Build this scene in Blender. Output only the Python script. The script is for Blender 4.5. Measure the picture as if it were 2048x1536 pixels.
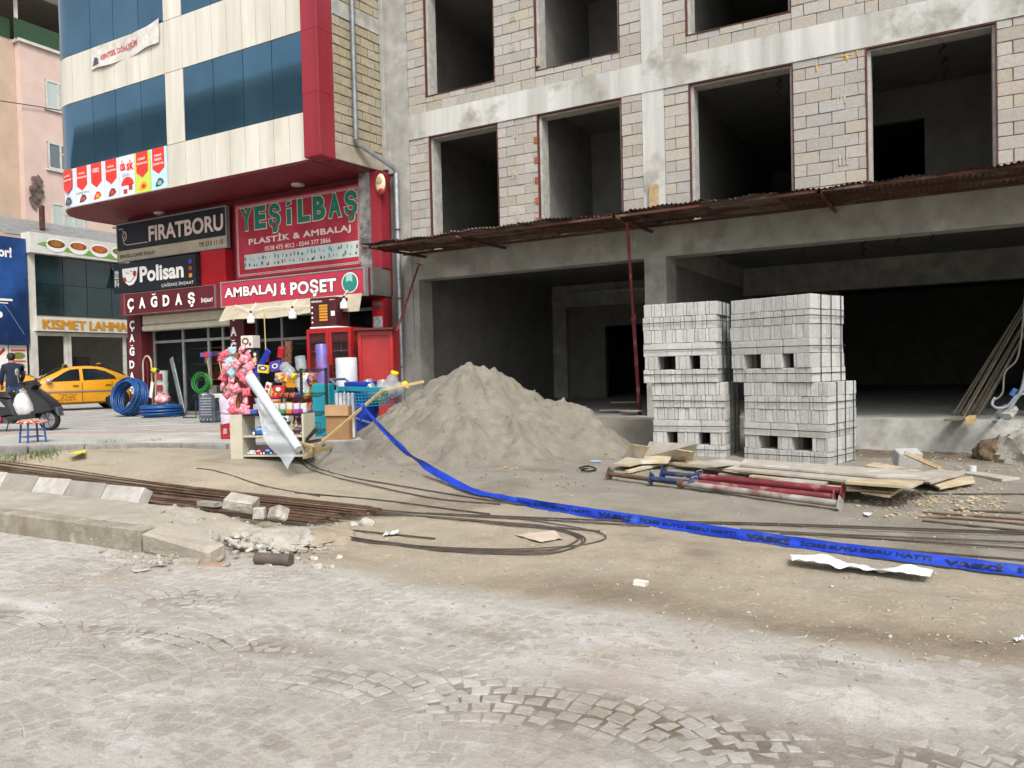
import bpy, math, random
import numpy as np
from mathutils import Matrix, Vector
random.seed(7)
for o in list(bpy.data.objects): bpy.data.objects.remove(o, do_unlink=True)
SC = bpy.context.scene
COL = SC.collection
# ---------------------------------------------------------------- camera
FPX = 1540.0; YAW = math.radians(29.04); PIT = math.asin(33/FPX); ROLL = .0247; CAMZ = 1.55
_F = Vector((-math.sin(YAW)*math.cos(PIT), math.cos(YAW)*math.cos(PIT), -math.sin(PIT)))
_R0 = Vector((math.cos(YAW), math.sin(YAW), 0)); _U0 = _R0.cross(_F)
_R = math.cos(ROLL)*_R0 - math.sin(ROLL)*_U0; _U = math.cos(ROLL)*_U0 + math.sin(ROLL)*_R0
CAM = Vector((0, 0, CAMZ))
cd = bpy.data.cameras.new('camera'); cam = bpy.data.objects.new('camera', cd); COL.objects.link(cam)
cd.sensor_fit = 'HORIZONTAL'; cd.sensor_width = 36; cd.lens = FPX/2048*36; cd.clip_start = .05; cd.clip_end = 2000
m = Matrix.Identity(4)
for i in range(3):
    m[i][0] = _R[i]; m[i][1] = _U[i]; m[i][2] = -_F[i]; m[i][3] = CAM[i]
cam.matrix_world = m
SC.camera = cam
# ---------------------------------------------------------------- sky, sun, exposure
W_ = bpy.data.worlds.new('World'); SC.world = W_; W_.use_nodes = True
nt = W_.node_tree; nt.nodes.clear()
SUN_EL, SUN_AZ = math.radians(50), math.radians(138)      # azimuth clockwise from +Y: behind the camera, to the right
sky = nt.nodes.new('ShaderNodeTexSky'); sky.sky_type = 'NISHITA'; sky.sun_disc = False
sky.sun_elevation = SUN_EL; sky.sun_rotation = SUN_AZ; sky.air_density = 1.0; sky.dust_density = 4.0; sky.ozone_density = 1.0
hs = nt.nodes.new('ShaderNodeHueSaturation'); hs.inputs['Saturation'].default_value = .3      # thin bright overcast
bg = nt.nodes.new('ShaderNodeBackground'); bg.inputs['Strength'].default_value = .15
wo = nt.nodes.new('ShaderNodeOutputWorld')
nt.links.new(sky.outputs[0], hs.inputs['Color']); nt.links.new(hs.outputs[0], bg.inputs[0]); nt.links.new(bg.outputs[0], wo.inputs[0])
sl = bpy.data.lights.new('sun', 'SUN'); so = bpy.data.objects.new('sun', sl); COL.objects.link(so)
sl.energy = 1.5; sl.angle = math.radians(14); sl.color = (1, .98, .95)
sd = Vector((math.sin(SUN_AZ)*math.cos(SUN_EL), math.cos(SUN_AZ)*math.cos(SUN_EL), math.sin(SUN_EL)))
so.rotation_euler = sd.to_track_quat('Z', 'Y').to_euler(); so.location = (0, -20, 40)
SC.view_settings.view_transform = 'Standard'; SC.view_settings.look = 'None'; SC.view_settings.gamma = 1
SC.view_settings.exposure = .76
SC.render.engine = 'CYCLES'; SC.cycles.max_bounces = 8; SC.cycles.diffuse_bounces = 4; SC.cycles.transparent_max_bounces = 12
SC.cycles.use_denoising = True
# ---------------------------------------------------------------- pixel rays of the 2048 x 1536 photograph
def ray(px, py): return _F + _R*((px-1024)/FPX) + _U*((768-py)/FPX)
def onY(px, py, Y): d = ray(px, py); return CAM + d*(Y/d.y)
def onX(px, py, X): d = ray(px, py); return CAM + d*(X/d.x)
def onZ(px, py, z): d = ray(px, py); return CAM + d*((z-CAMZ)/d.z)
def pj(p):
    d = Vector(p)-CAM; w = d.dot(_F)
    return (1024+FPX*d.dot(_R)/w, 768-FPX*d.dot(_U)/w, w)
def sstep(a, b, x):
    t = np.clip((x-a)/(b-a), 0, 1); return t*t*(3-2*t)
def gz(x, y):      # lie of the land: road at 0, rising a little towards the buildings and to the left
    x = np.asarray(x, float); y = np.asarray(y, float)
    b = sstep(4.5, 9.0, y)*(.10+.025*np.clip(-x-.5, 0, 11))
    r = sstep(11.6, 13.5, y)*.42*sstep(-2.6, -3.6, x)*sstep(-7.9, -7.3, x)
    kd = 8.22+.43*(x+9.5)-y
    b = np.maximum(b, .43*np.exp(-np.clip(kd, 0, 9)/6)*sstep(-6.0, -8.6, x)*sstep(5.2, 7.2, y)*(kd > -1.5))
    return np.minimum(b+r, .56)
def gpt(px, py, dz=0.0):
    d = ray(px, py); p = onZ(px, py, .1)
    for _ in range(12): p = onZ(px, py, float(gz(p.x, p.y))+dz)
    return p
# ---------------------------------------------------------------- numpy value noise
def _h(ix, iy, s):
    n = (ix*374761393 + iy*668265263 + s*974634777) & 0x7fffffff
    n = ((n ^ (n >> 13))*1274126177) & 0x7fffffff
    n = n ^ (n >> 16)
    return (n & 0xffff)/65535.0
def vn(x, y, s=0):
    x = np.asarray(x, float); y = np.asarray(y, float)
    ix = np.floor(x).astype(np.int64); iy = np.floor(y).astype(np.int64)
    fx = x-ix; fy = y-iy; fx = fx*fx*(3-2*fx); fy = fy*fy*(3-2*fy)
    a = _h(ix, iy, s); b = _h(ix+1, iy, s); c = _h(ix, iy+1, s); d = _h(ix+1, iy+1, s)
    return (a*(1-fx)+b*fx)*(1-fy)+(c*(1-fx)+d*fx)*fy
def fbm(x, y, o=4, s=0):
    t = 0; a = .5
    for i in range(o): t = t+a*vn(x*2**i, y*2**i, s+i*17); a *= .5
    return t/(1-.5**o)
# ---------------------------------------------------------------- materials
MATS = {}
def rgb(h):       # sRGB hex to linear
    v = [int(h[i:i+2], 16)/255 for i in (0, 2, 4)]
    return tuple(((c+.055)/1.055)**2.4 if c > .04045 else c/12.92 for c in v)
def M(name, c1, c2=None, sc=6.0, rough=.8, metal=0.0, bump=.0, bsc=60.0, rv=0.0, streak=False, spec=.4, lo=.35, hi=.65, c3=None, sc3=1.2, hue=0.0, trans=0.0, coat=0.0, alpha=1.0, dist=.02, det=6):
    if name in MATS: return MATS[name]
    if isinstance(c1, str): c1 = rgb(c1)
    if isinstance(c2, str): c2 = rgb(c2)
    if isinstance(c3, str): c3 = rgb(c3)
    mt = bpy.data.materials.new(name); mt.use_nodes = True; n = mt.node_tree; N = n.nodes; L = n.links.new
    b = N['Principled BSDF']; b.inputs['Roughness'].default_value = rough; b.inputs['Metallic'].default_value = metal
    b.inputs['Specular IOR Level'].default_value = spec; b.inputs['Coat Weight'].default_value = coat
    b.inputs['Transmission Weight'].default_value = trans; b.inputs['Alpha'].default_value = alpha
    g = N.new('ShaderNodeNewGeometry'); mp = N.new('ShaderNodeMapping'); L(g.outputs['Position'], mp.inputs['Vector'])
    if streak: mp.inputs['Scale'].default_value = (1, 1, .08)
    def noise(s, vec, d=det):
        t = N.new('ShaderNodeTexNoise'); t.inputs['Scale'].default_value = s; t.inputs['Detail'].default_value = d; t.inputs['Roughness'].default_value = .62
        L(vec, t.inputs['Vector']); return t.outputs['Fac']
    def mixc(fac, a, bb):
        x = N.new('ShaderNodeMix'); x.data_type = 'RGBA'; L(fac, x.inputs[0])
        for i, v in ((6, a), (7, bb)):
            if isinstance(v, tuple): x.inputs[i].default_value = v+(1,)
            else: L(v, x.inputs[i])
        return x.outputs[2]
    def ramp(fac, a, bb):
        r = N.new('ShaderNodeMapRange'); r.inputs[1].default_value = a; r.inputs[2].default_value = bb; L(fac, r.inputs[0]); return r.outputs[0]
    col = c1
    if c2: col = mixc(ramp(noise(sc, mp.outputs[0]), lo, hi), c1, c2)
    if c3: col = mixc(ramp(noise(sc3, g.outputs['Position']), .52, .66), col, c3)
    if rv or hue:
        oi = N.new('ShaderNodeObjectInfo'); h = N.new('ShaderNodeHueSaturation')
        L(ramp(oi.outputs['Random'], 0, 1), h.inputs['Value'])
        h.inputs['Value'].links[0].from_node.inputs[3].default_value = 1-rv; h.inputs['Value'].links[0].from_node.inputs[4].default_value = 1+rv
        if hue:
            mm = N.new('ShaderNodeMath'); mm.operation = 'FRACT'; m2 = N.new('ShaderNodeMath'); m2.operation = 'MULTIPLY'; m2.inputs[1].default_value = 37.7
            L(oi.outputs['Random'], m2.inputs[0]); L(m2.outputs[0], mm.inputs[0])
            L(ramp(mm.outputs[0], 0, 1), h.inputs['Saturation']); q = h.inputs['Saturation'].links[0].from_node; q.inputs[3].default_value = 1-hue; q.inputs[4].default_value = 1+hue*.4
        if isinstance(col, tuple): h.inputs['Color'].default_value = col+(1,)
        else: L(col, h.inputs['Color'])
        col = h.outputs[0]
    if isinstance(col, tuple): b.inputs['Base Color'].default_value = col+(1,)
    else: L(col, b.inputs['Base Color'])
    if bump:
        bp = N.new('ShaderNodeBump'); bp.inputs['Strength'].default_value = bump; bp.inputs['Distance'].default_value = dist
        L(noise(bsc, g.outputs['Position'], 4), bp.inputs['Height']); L(bp.outputs[0], b.inputs['Normal'])
    MATS[name] = mt; return mt
def P(name, c, rough=.5, **k): return M(name, c, rough=rough, **k)
# ---------------------------------------------------------------- mesh collecting
class MB:
    def __init__(s): s.v = []; s.f = []; s.m = []; s.mi = 0
    def add(s, vs, fs):
        o = len(s.v); s.v += [tuple(v) for v in vs]; s.f += [tuple(i+o for i in f) for f in fs]; s.m += [s.mi]*len(fs); return s
    def box(s, x0, x1, y0, y1, z0, z1, ch=0): return s.obox(Vector(((x0+x1)/2, (y0+y1)/2, (z0+z1)/2)), (abs(x1-x0), abs(y1-y0), abs(z1-z0)), None, ch)
    def obox(s, c, d, R=None, ch=0):
        h = Vector(d)/2; vs = []; fs = []
        if not ch:
            for a in (-1, 1):
                for b in (-1, 1):
                    for e in (-1, 1): vs.append(Vector((a*h.x, b*h.y, e*h.z)))
            fs = [(0, 1, 3, 2), (4, 6, 7, 5), (0, 4, 5, 1), (2, 3, 7, 6), (0, 2, 6, 4), (1, 5, 7, 3)]
        else:
            ch = min(ch, h.x*.9, h.y*.9, h.z*.9); idx = {}
            for a in (-1, 1):
                for b in (-1, 1):
                    for e in (-1, 1):
                        for k in range(3):
                            q = [h.x-ch, h.y-ch, h.z-ch]; q[k] = h[k]
                            idx[(a, b, e, k)] = len(vs); vs.append(Vector((a*q[0], b*q[1], e*q[2])))
            S = (-1, 1)
            def face(l):
                # orient outward
                p = [vs[i] for i in l]; nn = (p[1]-p[0]).cross(p[2]-p[0]); cc = sum(p, Vector())/len(p)
                fs.append(tuple(l) if nn.dot(cc) > 0 else tuple(reversed(l)))
            for a in S:
                face([idx[(a, b, e, 0)] for b, e in ((-1, -1), (1, -1), (1, 1), (-1, 1))])
                face([idx[(b, a, e, 1)] for b, e in ((-1, -1), (1, -1), (1, 1), (-1, 1))])
                face([idx[(b, e, a, 2)] for b, e in ((-1, -1), (1, -1), (1, 1), (-1, 1))])
                for b in S:
                    face([idx[(a, b, -1, 0)], idx[(a, b, 1, 0)], idx[(a, b, 1, 1)], idx[(a, b, -1, 1)]])
                    face([idx[(a, -1, b, 0)], idx[(a, 1, b, 0)], idx[(a, 1, b, 2)], idx[(a, -1, b, 2)]])
                    face([idx[(-1, a, b, 1)], idx[(1, a, b, 1)], idx[(1, a, b, 2)], idx[(-1, a, b, 2)]])
                    for e in S: face([idx[(a, b, e, k)] for k in range(3)])
        c = Vector(c)
        return s.add([c+(R @ v if R else v) for v in vs], fs)
    def bar(s, a, b, w, h=None, ch=0, up=(0, 0, 1)):      # box beam from a to b
        a = Vector(a); b = Vector(b); d = b-a; L_ = d.length; x = d/L_; u = Vector(up)
        if abs(x.dot(u)) > .98: u = Vector((0, 1, 0))
        y = u.cross(x).normalized(); z = x.cross(y)
        R = Matrix((x, y, z)).transposed(); return s.obox((a+b)/2, (L_, w, h or w), R, ch)
    def tube(s, pts, r, n=8, closed=False, cap=True):
        pts = [Vector(p) for p in pts]; k = len(pts); vs = []; fs = []; pn = None
        for i, p in enumerate(pts):
            if closed: t = pts[(i+1) % k]-pts[i-1]
            else: t = pts[min(i+1, k-1)]-pts[max(i-1, 0)]
            t = t.normalized() if t.length > 1e-9 else Vector((0, 0, 1))
            if pn is None:
                pn = Vector((0, 0, 1)) if abs(t.z) < .9 else Vector((1, 0, 0))
            pn = (pn-t*pn.dot(t)); pn = pn.normalized() if pn.length > 1e-6 else t.orthogonal().normalized()
            bn = t.cross(pn); rr = r[i] if isinstance(r, (list, tuple)) else r
            for j in range(n):
                a = 2*math.pi*j/n; vs.append(p+(pn*math.cos(a)+bn*math.sin(a))*rr)
        for i in range(k if closed else k-1):
            i2 = (i+1) % k
            for j in range(n): j2 = (j+1) % n; fs.append((i*n+j, i*n+j2, i2*n+j2, i2*n+j))
        if cap and not closed: fs.append(tuple(range(n-1, -1, -1))); fs.append(tuple((k-1)*n+j for j in range(n)))
        return s.add(vs, fs)
    def lathe(s, prof, n=16, c=(0, 0, 0), R=None, sx=1, sy=1):
        vs = []; fs = []; c = Vector(c)
        for r, z in prof:
            for j in range(n):
                a = 2*math.pi*j/n; v = Vector((r*sx*math.cos(a), r*sy*math.sin(a), z)); vs.append(c+(R @ v if R else v))
        for i in range(len(prof)-1):
            for j in range(n): j2 = (j+1) % n; fs.append((i*n+j, i*n+j2, (i+1)*n+j2, (i+1)*n+j))
        if prof[0][0] > 1e-6: fs.append(tuple(range(n-1, -1, -1)))
        if prof[-1][0] > 1e-6: fs.append(tuple((len(prof)-1)*n+j for j in range(n)))
        return s.add(vs, fs)
    def ell(s, c, r, n=12, k=8, R=None):
        pr = [(max(1e-5, math.sin(math.pi*i/k)), -math.cos(math.pi*i/k)) for i in range(k+1)]
        vs = []; fs = []; c = Vector(c)
        for q, z in pr:
            for j in range(n):
                a = 2*math.pi*j/n; v = Vector((q*r[0]*math.cos(a), q*r[1]*math.sin(a), z*r[2])); vs.append(c+(R @ v if R else v))
        for i in range(k):
            for j in range(n): j2 = (j+1) % n; fs.append((i*n+j, i*n+j2, (i+1)*n+j2, (i+1)*n+j))
        return s.add(vs, fs)
    def prism(s, poly, f0, f1):       # polygon (u,v) list; f0/f1 map (u,v)->3D for front and back
        n = len(poly); ar = sum(poly[i][0]*poly[(i+1) % n][1]-poly[(i+1) % n][0]*poly[i][1] for i in range(n))
        vs = [f0(*p) for p in poly]+[f1(*p) for p in poly]
        fs = [tuple(range(n)), tuple(range(2*n-1, n-1, -1))]+[(i, i+n, (i+1) % n+n, (i+1) % n) for i in range(n)]
        return s.add(vs, fs)
    def grid(s, fn, us, vs_):
        vs = [fn(u, v) for v in vs_ for u in us]; n = len(us)
        return s.add(vs, [(j*n+i, j*n+i+1, (j+1)*n+i+1, (j+1)*n+i) for j in range(len(vs_)-1) for i in range(n-1)])
    def quad(s, a, b, c, d): return s.add([a, b, c, d], [(0, 1, 2, 3)])
    def rock(s, c, r, seed=0, n=9, k=6, flat=.7, R=None):
        rr = random.Random(seed); c = Vector(c); vs = []; fs = []
        pl = [(Vector((rr.uniform(-1, 1), rr.uniform(-1, 1), rr.uniform(-1, 1))).normalized(), rr.uniform(.55, .85)) for _ in range(9)]
        for i in range(k+1):
            th = math.pi*i/k
            for j in range(n):
                a = 2*math.pi*j/n+i*.3; v = Vector((math.sin(th)*math.cos(a), math.sin(th)*math.sin(a), -math.cos(th)))
                q = 1.0
                for nn, dd in pl:
                    t = v.dot(nn)
                    if t > dd/1.0*q if q else 0: q = min(q, dd/t)
                v = Vector((v.x*r[0], v.y*r[1], v.z*r[2]))*q*(1+rr.uniform(-.05, .05)); vs.append(c+(R @ v if R else v))
        for i in range(k):
            for j in range(n): j2 = (j+1) % n; fs.append((i*n+j, i*n+j2, (i+1)*n+j2, (i+1)*n+j))
        return s.add(vs, fs)
    def pillow(s, w, h, t, seed=0, n=8):
        r = random.Random(seed); us = [i/n*2-1 for i in range(n+1)]; nz_ = {}
        for sg in (-1, 1):
            def fn(u, v):
                k = (u, v); nz_.setdefault(k, (r.uniform(-.03, .03), r.uniform(-.03, .03), r.uniform(.75, 1.1)))
                q = nz_[k]; return ((u*(1-.06*(1-abs(v))**2)+q[0])*w, sg*t*(1-u**4)*(1-v**4)*q[2], (v*(1-.05*(1-abs(u))**2)+q[1])*h)
            s.grid(fn, us if sg < 0 else us[::-1], us)
        return s
    def lump(s, c, r, seed=0, n=44, k=28, rough=.55, R=None):
        o = len(s.v); s.ell((0, 0, 0), (1, 1, 1), n, k); c = Vector(c); out = []
        for v in s.v[o:]:
            a = np.array(v[0]*1.7+seed*3.1+v[2]); b = np.array(v[1]*1.7-v[2]*1.9+seed)
            q = .72+rough*float(fbm(a, b, 4, seed))+.16*abs(float(vn(a*3.1, b*3.1, seed+5))-.5)+.10*(float(vn(a*9, b*9, seed+9))-.5)
            p = Vector((v[0]*r[0], v[1]*r[1], v[2]*r[2]))*q; out.append(tuple(c+(R @ p if R else p)))
        s.v[o:] = out; return s
    def mesh(s, name, mats, smooth=False):
        me = bpy.data.meshes.new(name); me.from_pydata([tuple(v) for v in s.v], [], s.f); 
        for mm in (mats if isinstance(mats, (list, tuple)) else [mats]): me.materials.append(mm)
        if any(s.m): me.polygons.foreach_set('material_index', s.m)
        if smooth:
            me.polygons.foreach_set('use_smooth', [True]*len(me.polygons)); me.update()
            try: me.set_sharp_from_angle(angle=math.radians(smooth if not isinstance(smooth, bool) else 40))
            except Exception: pass
        me.update(); return me
WM = {}
def tagp(o, label=None, cat=None, group=None, kind=None):
    if label: o['label'] = label
    if cat: o['category'] = cat
    if group: o['group'] = group
    if kind: o['kind'] = kind
    return o
def put(o, parent=None, mw=None, local=False):
    COL.objects.link(o); mw = mw or Matrix.Identity(4)
    if parent is not None:
        o.parent = parent
        if local: o.matrix_basis = mw; WM[o.name] = WM[parent.name] @ mw; return o
        o.matrix_parent_inverse = WM[parent.name].inverted(); o.matrix_basis = mw
    else: o.matrix_basis = mw
    WM[o.name] = mw; return o
def thing(name, label, cat, loc=(0, 0, 0), rz=0.0, group=None):
    o = bpy.data.objects.new(name, None); o.empty_display_size = .1
    put(o, None, Matrix.Translation(Vector(loc)) @ Matrix.Rotation(rz, 4, 'Z')); return tagp(o, label, cat, group)
def O(name, mb, mat, parent=None, label=None, cat=None, group=None, kind=None, smooth=False, local=False, mw=None):
    me = mb.mesh(name, mat, smooth) if isinstance(mb, MB) else mb
    o = bpy.data.objects.new(name, me); put(o, parent, mw, local)
    return tagp(o, label, cat, group, kind)
def clone(root, mw, label=None, parent=None):
    c = root.copy(); COL.objects.link(c); c.parent = parent
    if parent is None: c.matrix_basis = mw
    for ch in [q for q in bpy.data.objects if q.parent == root]: clone(ch, None, None, c)
    if label: c['label'] = label
    if parent is None: WM[c.name] = mw
    return c
_tc = {}
def textmesh(body, bold=.0, spacing=1.0):
    k = (body, bold, spacing)
    if k in _tc: return _tc[k]
    cu = bpy.data.curves.new('t', 'FONT'); cu.body = body; cu.offset = bold; cu.space_character = spacing; cu.resolution_u = 3; cu.fill_mode = 'FRONT'
    ob = bpy.data.objects.new('t', cu); COL.objects.link(ob); me = bpy.data.meshes.new_from_object(ob)
    vs = np.array([tuple(v.co) for v in me.vertices]); fs = [tuple(p.vertices) for p in me.polygons]
    bpy.data.objects.remove(ob); bpy.data.curves.remove(cu); bpy.data.meshes.remove(me)
    if len(vs):
        vs[:, 0] = (vs[:, 0]-vs[:, 0].min())/max(1e-6, np.ptp(vs[:, 0])); vs[:, 1] = (vs[:, 1]-vs[:, 1].min())/max(1e-6, np.ptp(vs[:, 1]))
    _tc[k] = (vs, fs); return _tc[k]
def breve(fn, mat, parent, u0=.2, u1=.8, v0=1.08, v1=1.24):
    mb = MB(); n = 8; o = []; i_ = []
    for k in range(n+1):
        t = math.pi*k/n; o.append((u0+(u1-u0)*(.5-.5*math.cos(t)), v1-(v1-v0)*math.sin(t))); i_.append((u0+(u1-u0)*(.5-.32*math.cos(t)), v1-(v1-v0)*.4*math.sin(t)))
    mb.add([fn(*p) for p in o+i_], [(k, k+1, n+2+k, n+1+k) for k in range(n)]); return O('letter', mb, mat, parent)
def text(body, fn, mat, parent, bold=.0, name='lettering', spacing=1.0):   # fn maps (u,v) in the unit square to 3D
    vs, fs = textmesh(body, bold, spacing); mb = MB(); mb.add([fn(v[0], v[1]) for v in vs], fs); return O(name, mb, mat, parent)
def rectY(x0, x1, z0, z1, Y, x1z0=None):        # text rectangle on a facade plane Y
    return lambda u, v: (x0+(x1-x0)*u, Y, z0+(z1-z0)*v)
def rectX(y0, y1, z0, z1, X): return lambda u, v: (X, y0+(y1-y0)*u, z0+(z1-z0)*v)
def MX(loc, rz=0, rx=0, ry=0, s=(1, 1, 1)):
    return Matrix.LocRotScale(Vector(loc), Matrix.Rotation(rz, 3, 'Z') @ Matrix.Rotation(ry, 3, 'Y') @ Matrix.Rotation(rx, 3, 'X'), Vector(s))
def RZ(a): return Matrix.Rotation(a, 3, 'Z')
def RX(a): return Matrix.Rotation(a, 3, 'X')
def RY(a): return Matrix.Rotation(a, 3, 'Y')
U = random.uniform
# ---------------------------------------------------------------- shared materials
m_conc = M('concrete', '9c9b94', '84837c', 3, .9, bump=.25, bsc=25, c3='adaba2', sc3=.9)
m_concw = M('pale concrete', 'a9a8a2', '85847e', 2.6, .85, bump=.2, bsc=30, c3='b9b8b3', sc3=1.4)
m_plast = M('grey plaster', '787772', '676762', 2.2, .95, bump=.15, bsc=20)
m_block = M('pumice block', 'a59f94', '979086', 30, .95, bump=.5, bsc=120, rv=.10, hue=.6)
m_mort = M('mortar', '6d675f', '59544d', 12, .95)
m_redfr = M('red oxide frame', '5a2a26', '42221f', 9, .7, bump=.1)
m_rust = M('rusty sheet', '5a3024', '3c2620', 5, .75, metal=.2, bump=.2, bsc=30, c3='6d5a50', sc3=2.5)
m_zinc = M('zinc', 'a9adb0', '8d9194', 9, .45, metal=.7)
m_wood = M('weathered wood', 'b79f78', '8d7554', 14, .85, bump=.3, bsc=60, c3='a9a190', rv=.12)
m_black = P('black', '141517', .45)
m_white = P('white paint', 'dcdcda', .5)
# ---------------------------------------------------------------- ground: one sheet, fine where the camera is near
xs = np.concatenate([[-260, -160, -100, -70, -50, -40, -34, -30, -27, -24, -21, -19, -17, -16, -15], np.arange(-14, -7, .09), np.arange(-7, 2.2, .04), np.arange(2.2, 5, .15), [5.5, 6.5, 8, 10, 14, 20, 30, 50, 90, 160, 260]])
ys = np.concatenate([[-220, -120, -60, -30, -15, -8, -5, -3, -1.5, -.5, .2, .7, 1.1], np.arange(1.3, 7.5, .04), np.arange(7.5, 14, .08), [14.5, 15.5, 17, 19, 22, 26, 32, 45, 70, 120, 240]])
GX, GY = np.meshgrid(xs, ys)
def dust_exposed(x, y):       # where traffic has swept the dust off the setts: diagonal wheel swaths
    w = fbm(x*1.3+3, y*1.3, 4, 11)
    a = np.exp(-((y-(2.78+.06*x*0+.16*(x+5.2)-.02*(x+5.2)**2*0)+.0)**2)/.02)*sstep(-2.2, -3.2, x)
    yy = 2.97+.05*(x+2.84)+.10*np.clip(x+1.9, 0, 9)
    b = np.exp(-((y-yy-.04*np.sin(x*3))**2)/.085)*sstep(-3.4, -2.7, x)
    c = np.exp(-((x+4.6)**2)/.6-((y-3.5)**2)/.12)*.75
    d = np.exp(-((x+.55)**2)/.3-((y-3.0)**2)/.10)*.7
    return np.clip((np.maximum(np.maximum(a*.9, b), np.maximum(c, d)))*(.45+1.1*w)-.12, 0, 1)
EX = dust_exposed(GX, GY)
paved = 1-sstep(4.30, 4.75, GY+.35*(fbm(GX*.8, GY*.8, 4, 5)-.5)+.03*(GX+1))
rough_ = .035*(fbm(GX*1.1, GY*1.1, 5, 3)-.5)*sstep(4.2, 5, GY)+.022*(fbm(GX*9, GY*9, 4, 9)-.5)*sstep(4.2, 5, GY)+.006*(fbm(GX*7, GY*7, 3, 21)-.5)
dust = .010*(fbm(GX*2.2, GY*2.2, 5, 31)-.45)*paved
GZ = gz(GX, GY)+rough_+dust-.0075*EX*paved
GZ += .05*np.exp(-((GX-.02-(-.02))**2*5+(GY-3.95)**2*9))*0
hump = .055*np.exp(-((GX+.38)**2/.09+(GY-3.72)**2/.035)); GZ += hump*(.6+.8*fbm(GX*8, GY*8, 3, 77))
n_, k_ = GX.shape[1], GX.shape[0]
gm = bpy.data.meshes.new('ground')
idx = np.arange(n_*k_).reshape(k_, n_)
fq = np.stack([idx[:-1, :-1], idx[:-1, 1:], idx[1:, 1:], idx[1:, :-1]], -1).reshape(-1, 4)
gm.from_pydata(np.stack([GX, GY, GZ], -1).reshape(-1, 3).tolist(), [], fq.tolist())
gm.polygons.foreach_set('use_smooth', [True]*len(gm.polygons))
def attr(me, nm, arr):
    a = me.attributes.new(nm, 'FLOAT', 'POINT'); a.data.foreach_set('value', np.asarray(arr, np.float32).ravel())
# colour zones of the ground itself: dusty paving, tan earth, dark damp soil, grey sand
n1 = fbm(GX*.9, GY*.9, 5, 41); n2 = fbm(GX*2.5+7, GY*2.5, 4, 43)
dark = np.clip(np.exp(-((GY-4.72-.04*(GX+1))**2/.05))*sstep(-3.6, -1.9, GX)*(n2*2.2-.35), 0, 1)
dark = np.maximum(dark, np.clip(np.exp(-((GX+2.05)**2/.5+(GY-4.85)**2/.12))*1.5*n1*1.3, 0, 1))
dark = dark*.72
dark = np.maximum(dark, np.clip(EX*1.1, 0, 1)*paved)
dark = np.maximum(dark, np.clip((n1-.62)*4, 0, .5)*sstep(4.2, 5, GY))
for (bx, by, br) in ((-3.55, 2.55, .10), (-3.0, 2.15, .05), (-2.45, 2.28, .05), (-2.75, 2.5, .07), (-3.3, 1.95, .04)):
    dark = np.maximum(dark, sstep(.62, .3, np.hypot(GX-bx, GY-by)/br*.5+.35*(n2-.5))*.55)
sand = np.clip(sstep(6.4, 8.2, GY+1.6*(n1-.5)+.12*(GX+5))*sstep(-11, -8.5, GX)*1.0, 0, 1)*sstep(15, 13, GY)
soil = sstep(12.2, 12.7, GY+.8*(n1-.5))*sstep(-2.4, -1.2, GX)
attr(gm, 'paved', paved); attr(gm, 'dark', dark); attr(gm, 'sandy', sand); attr(gm, 'soil', soil)
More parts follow.
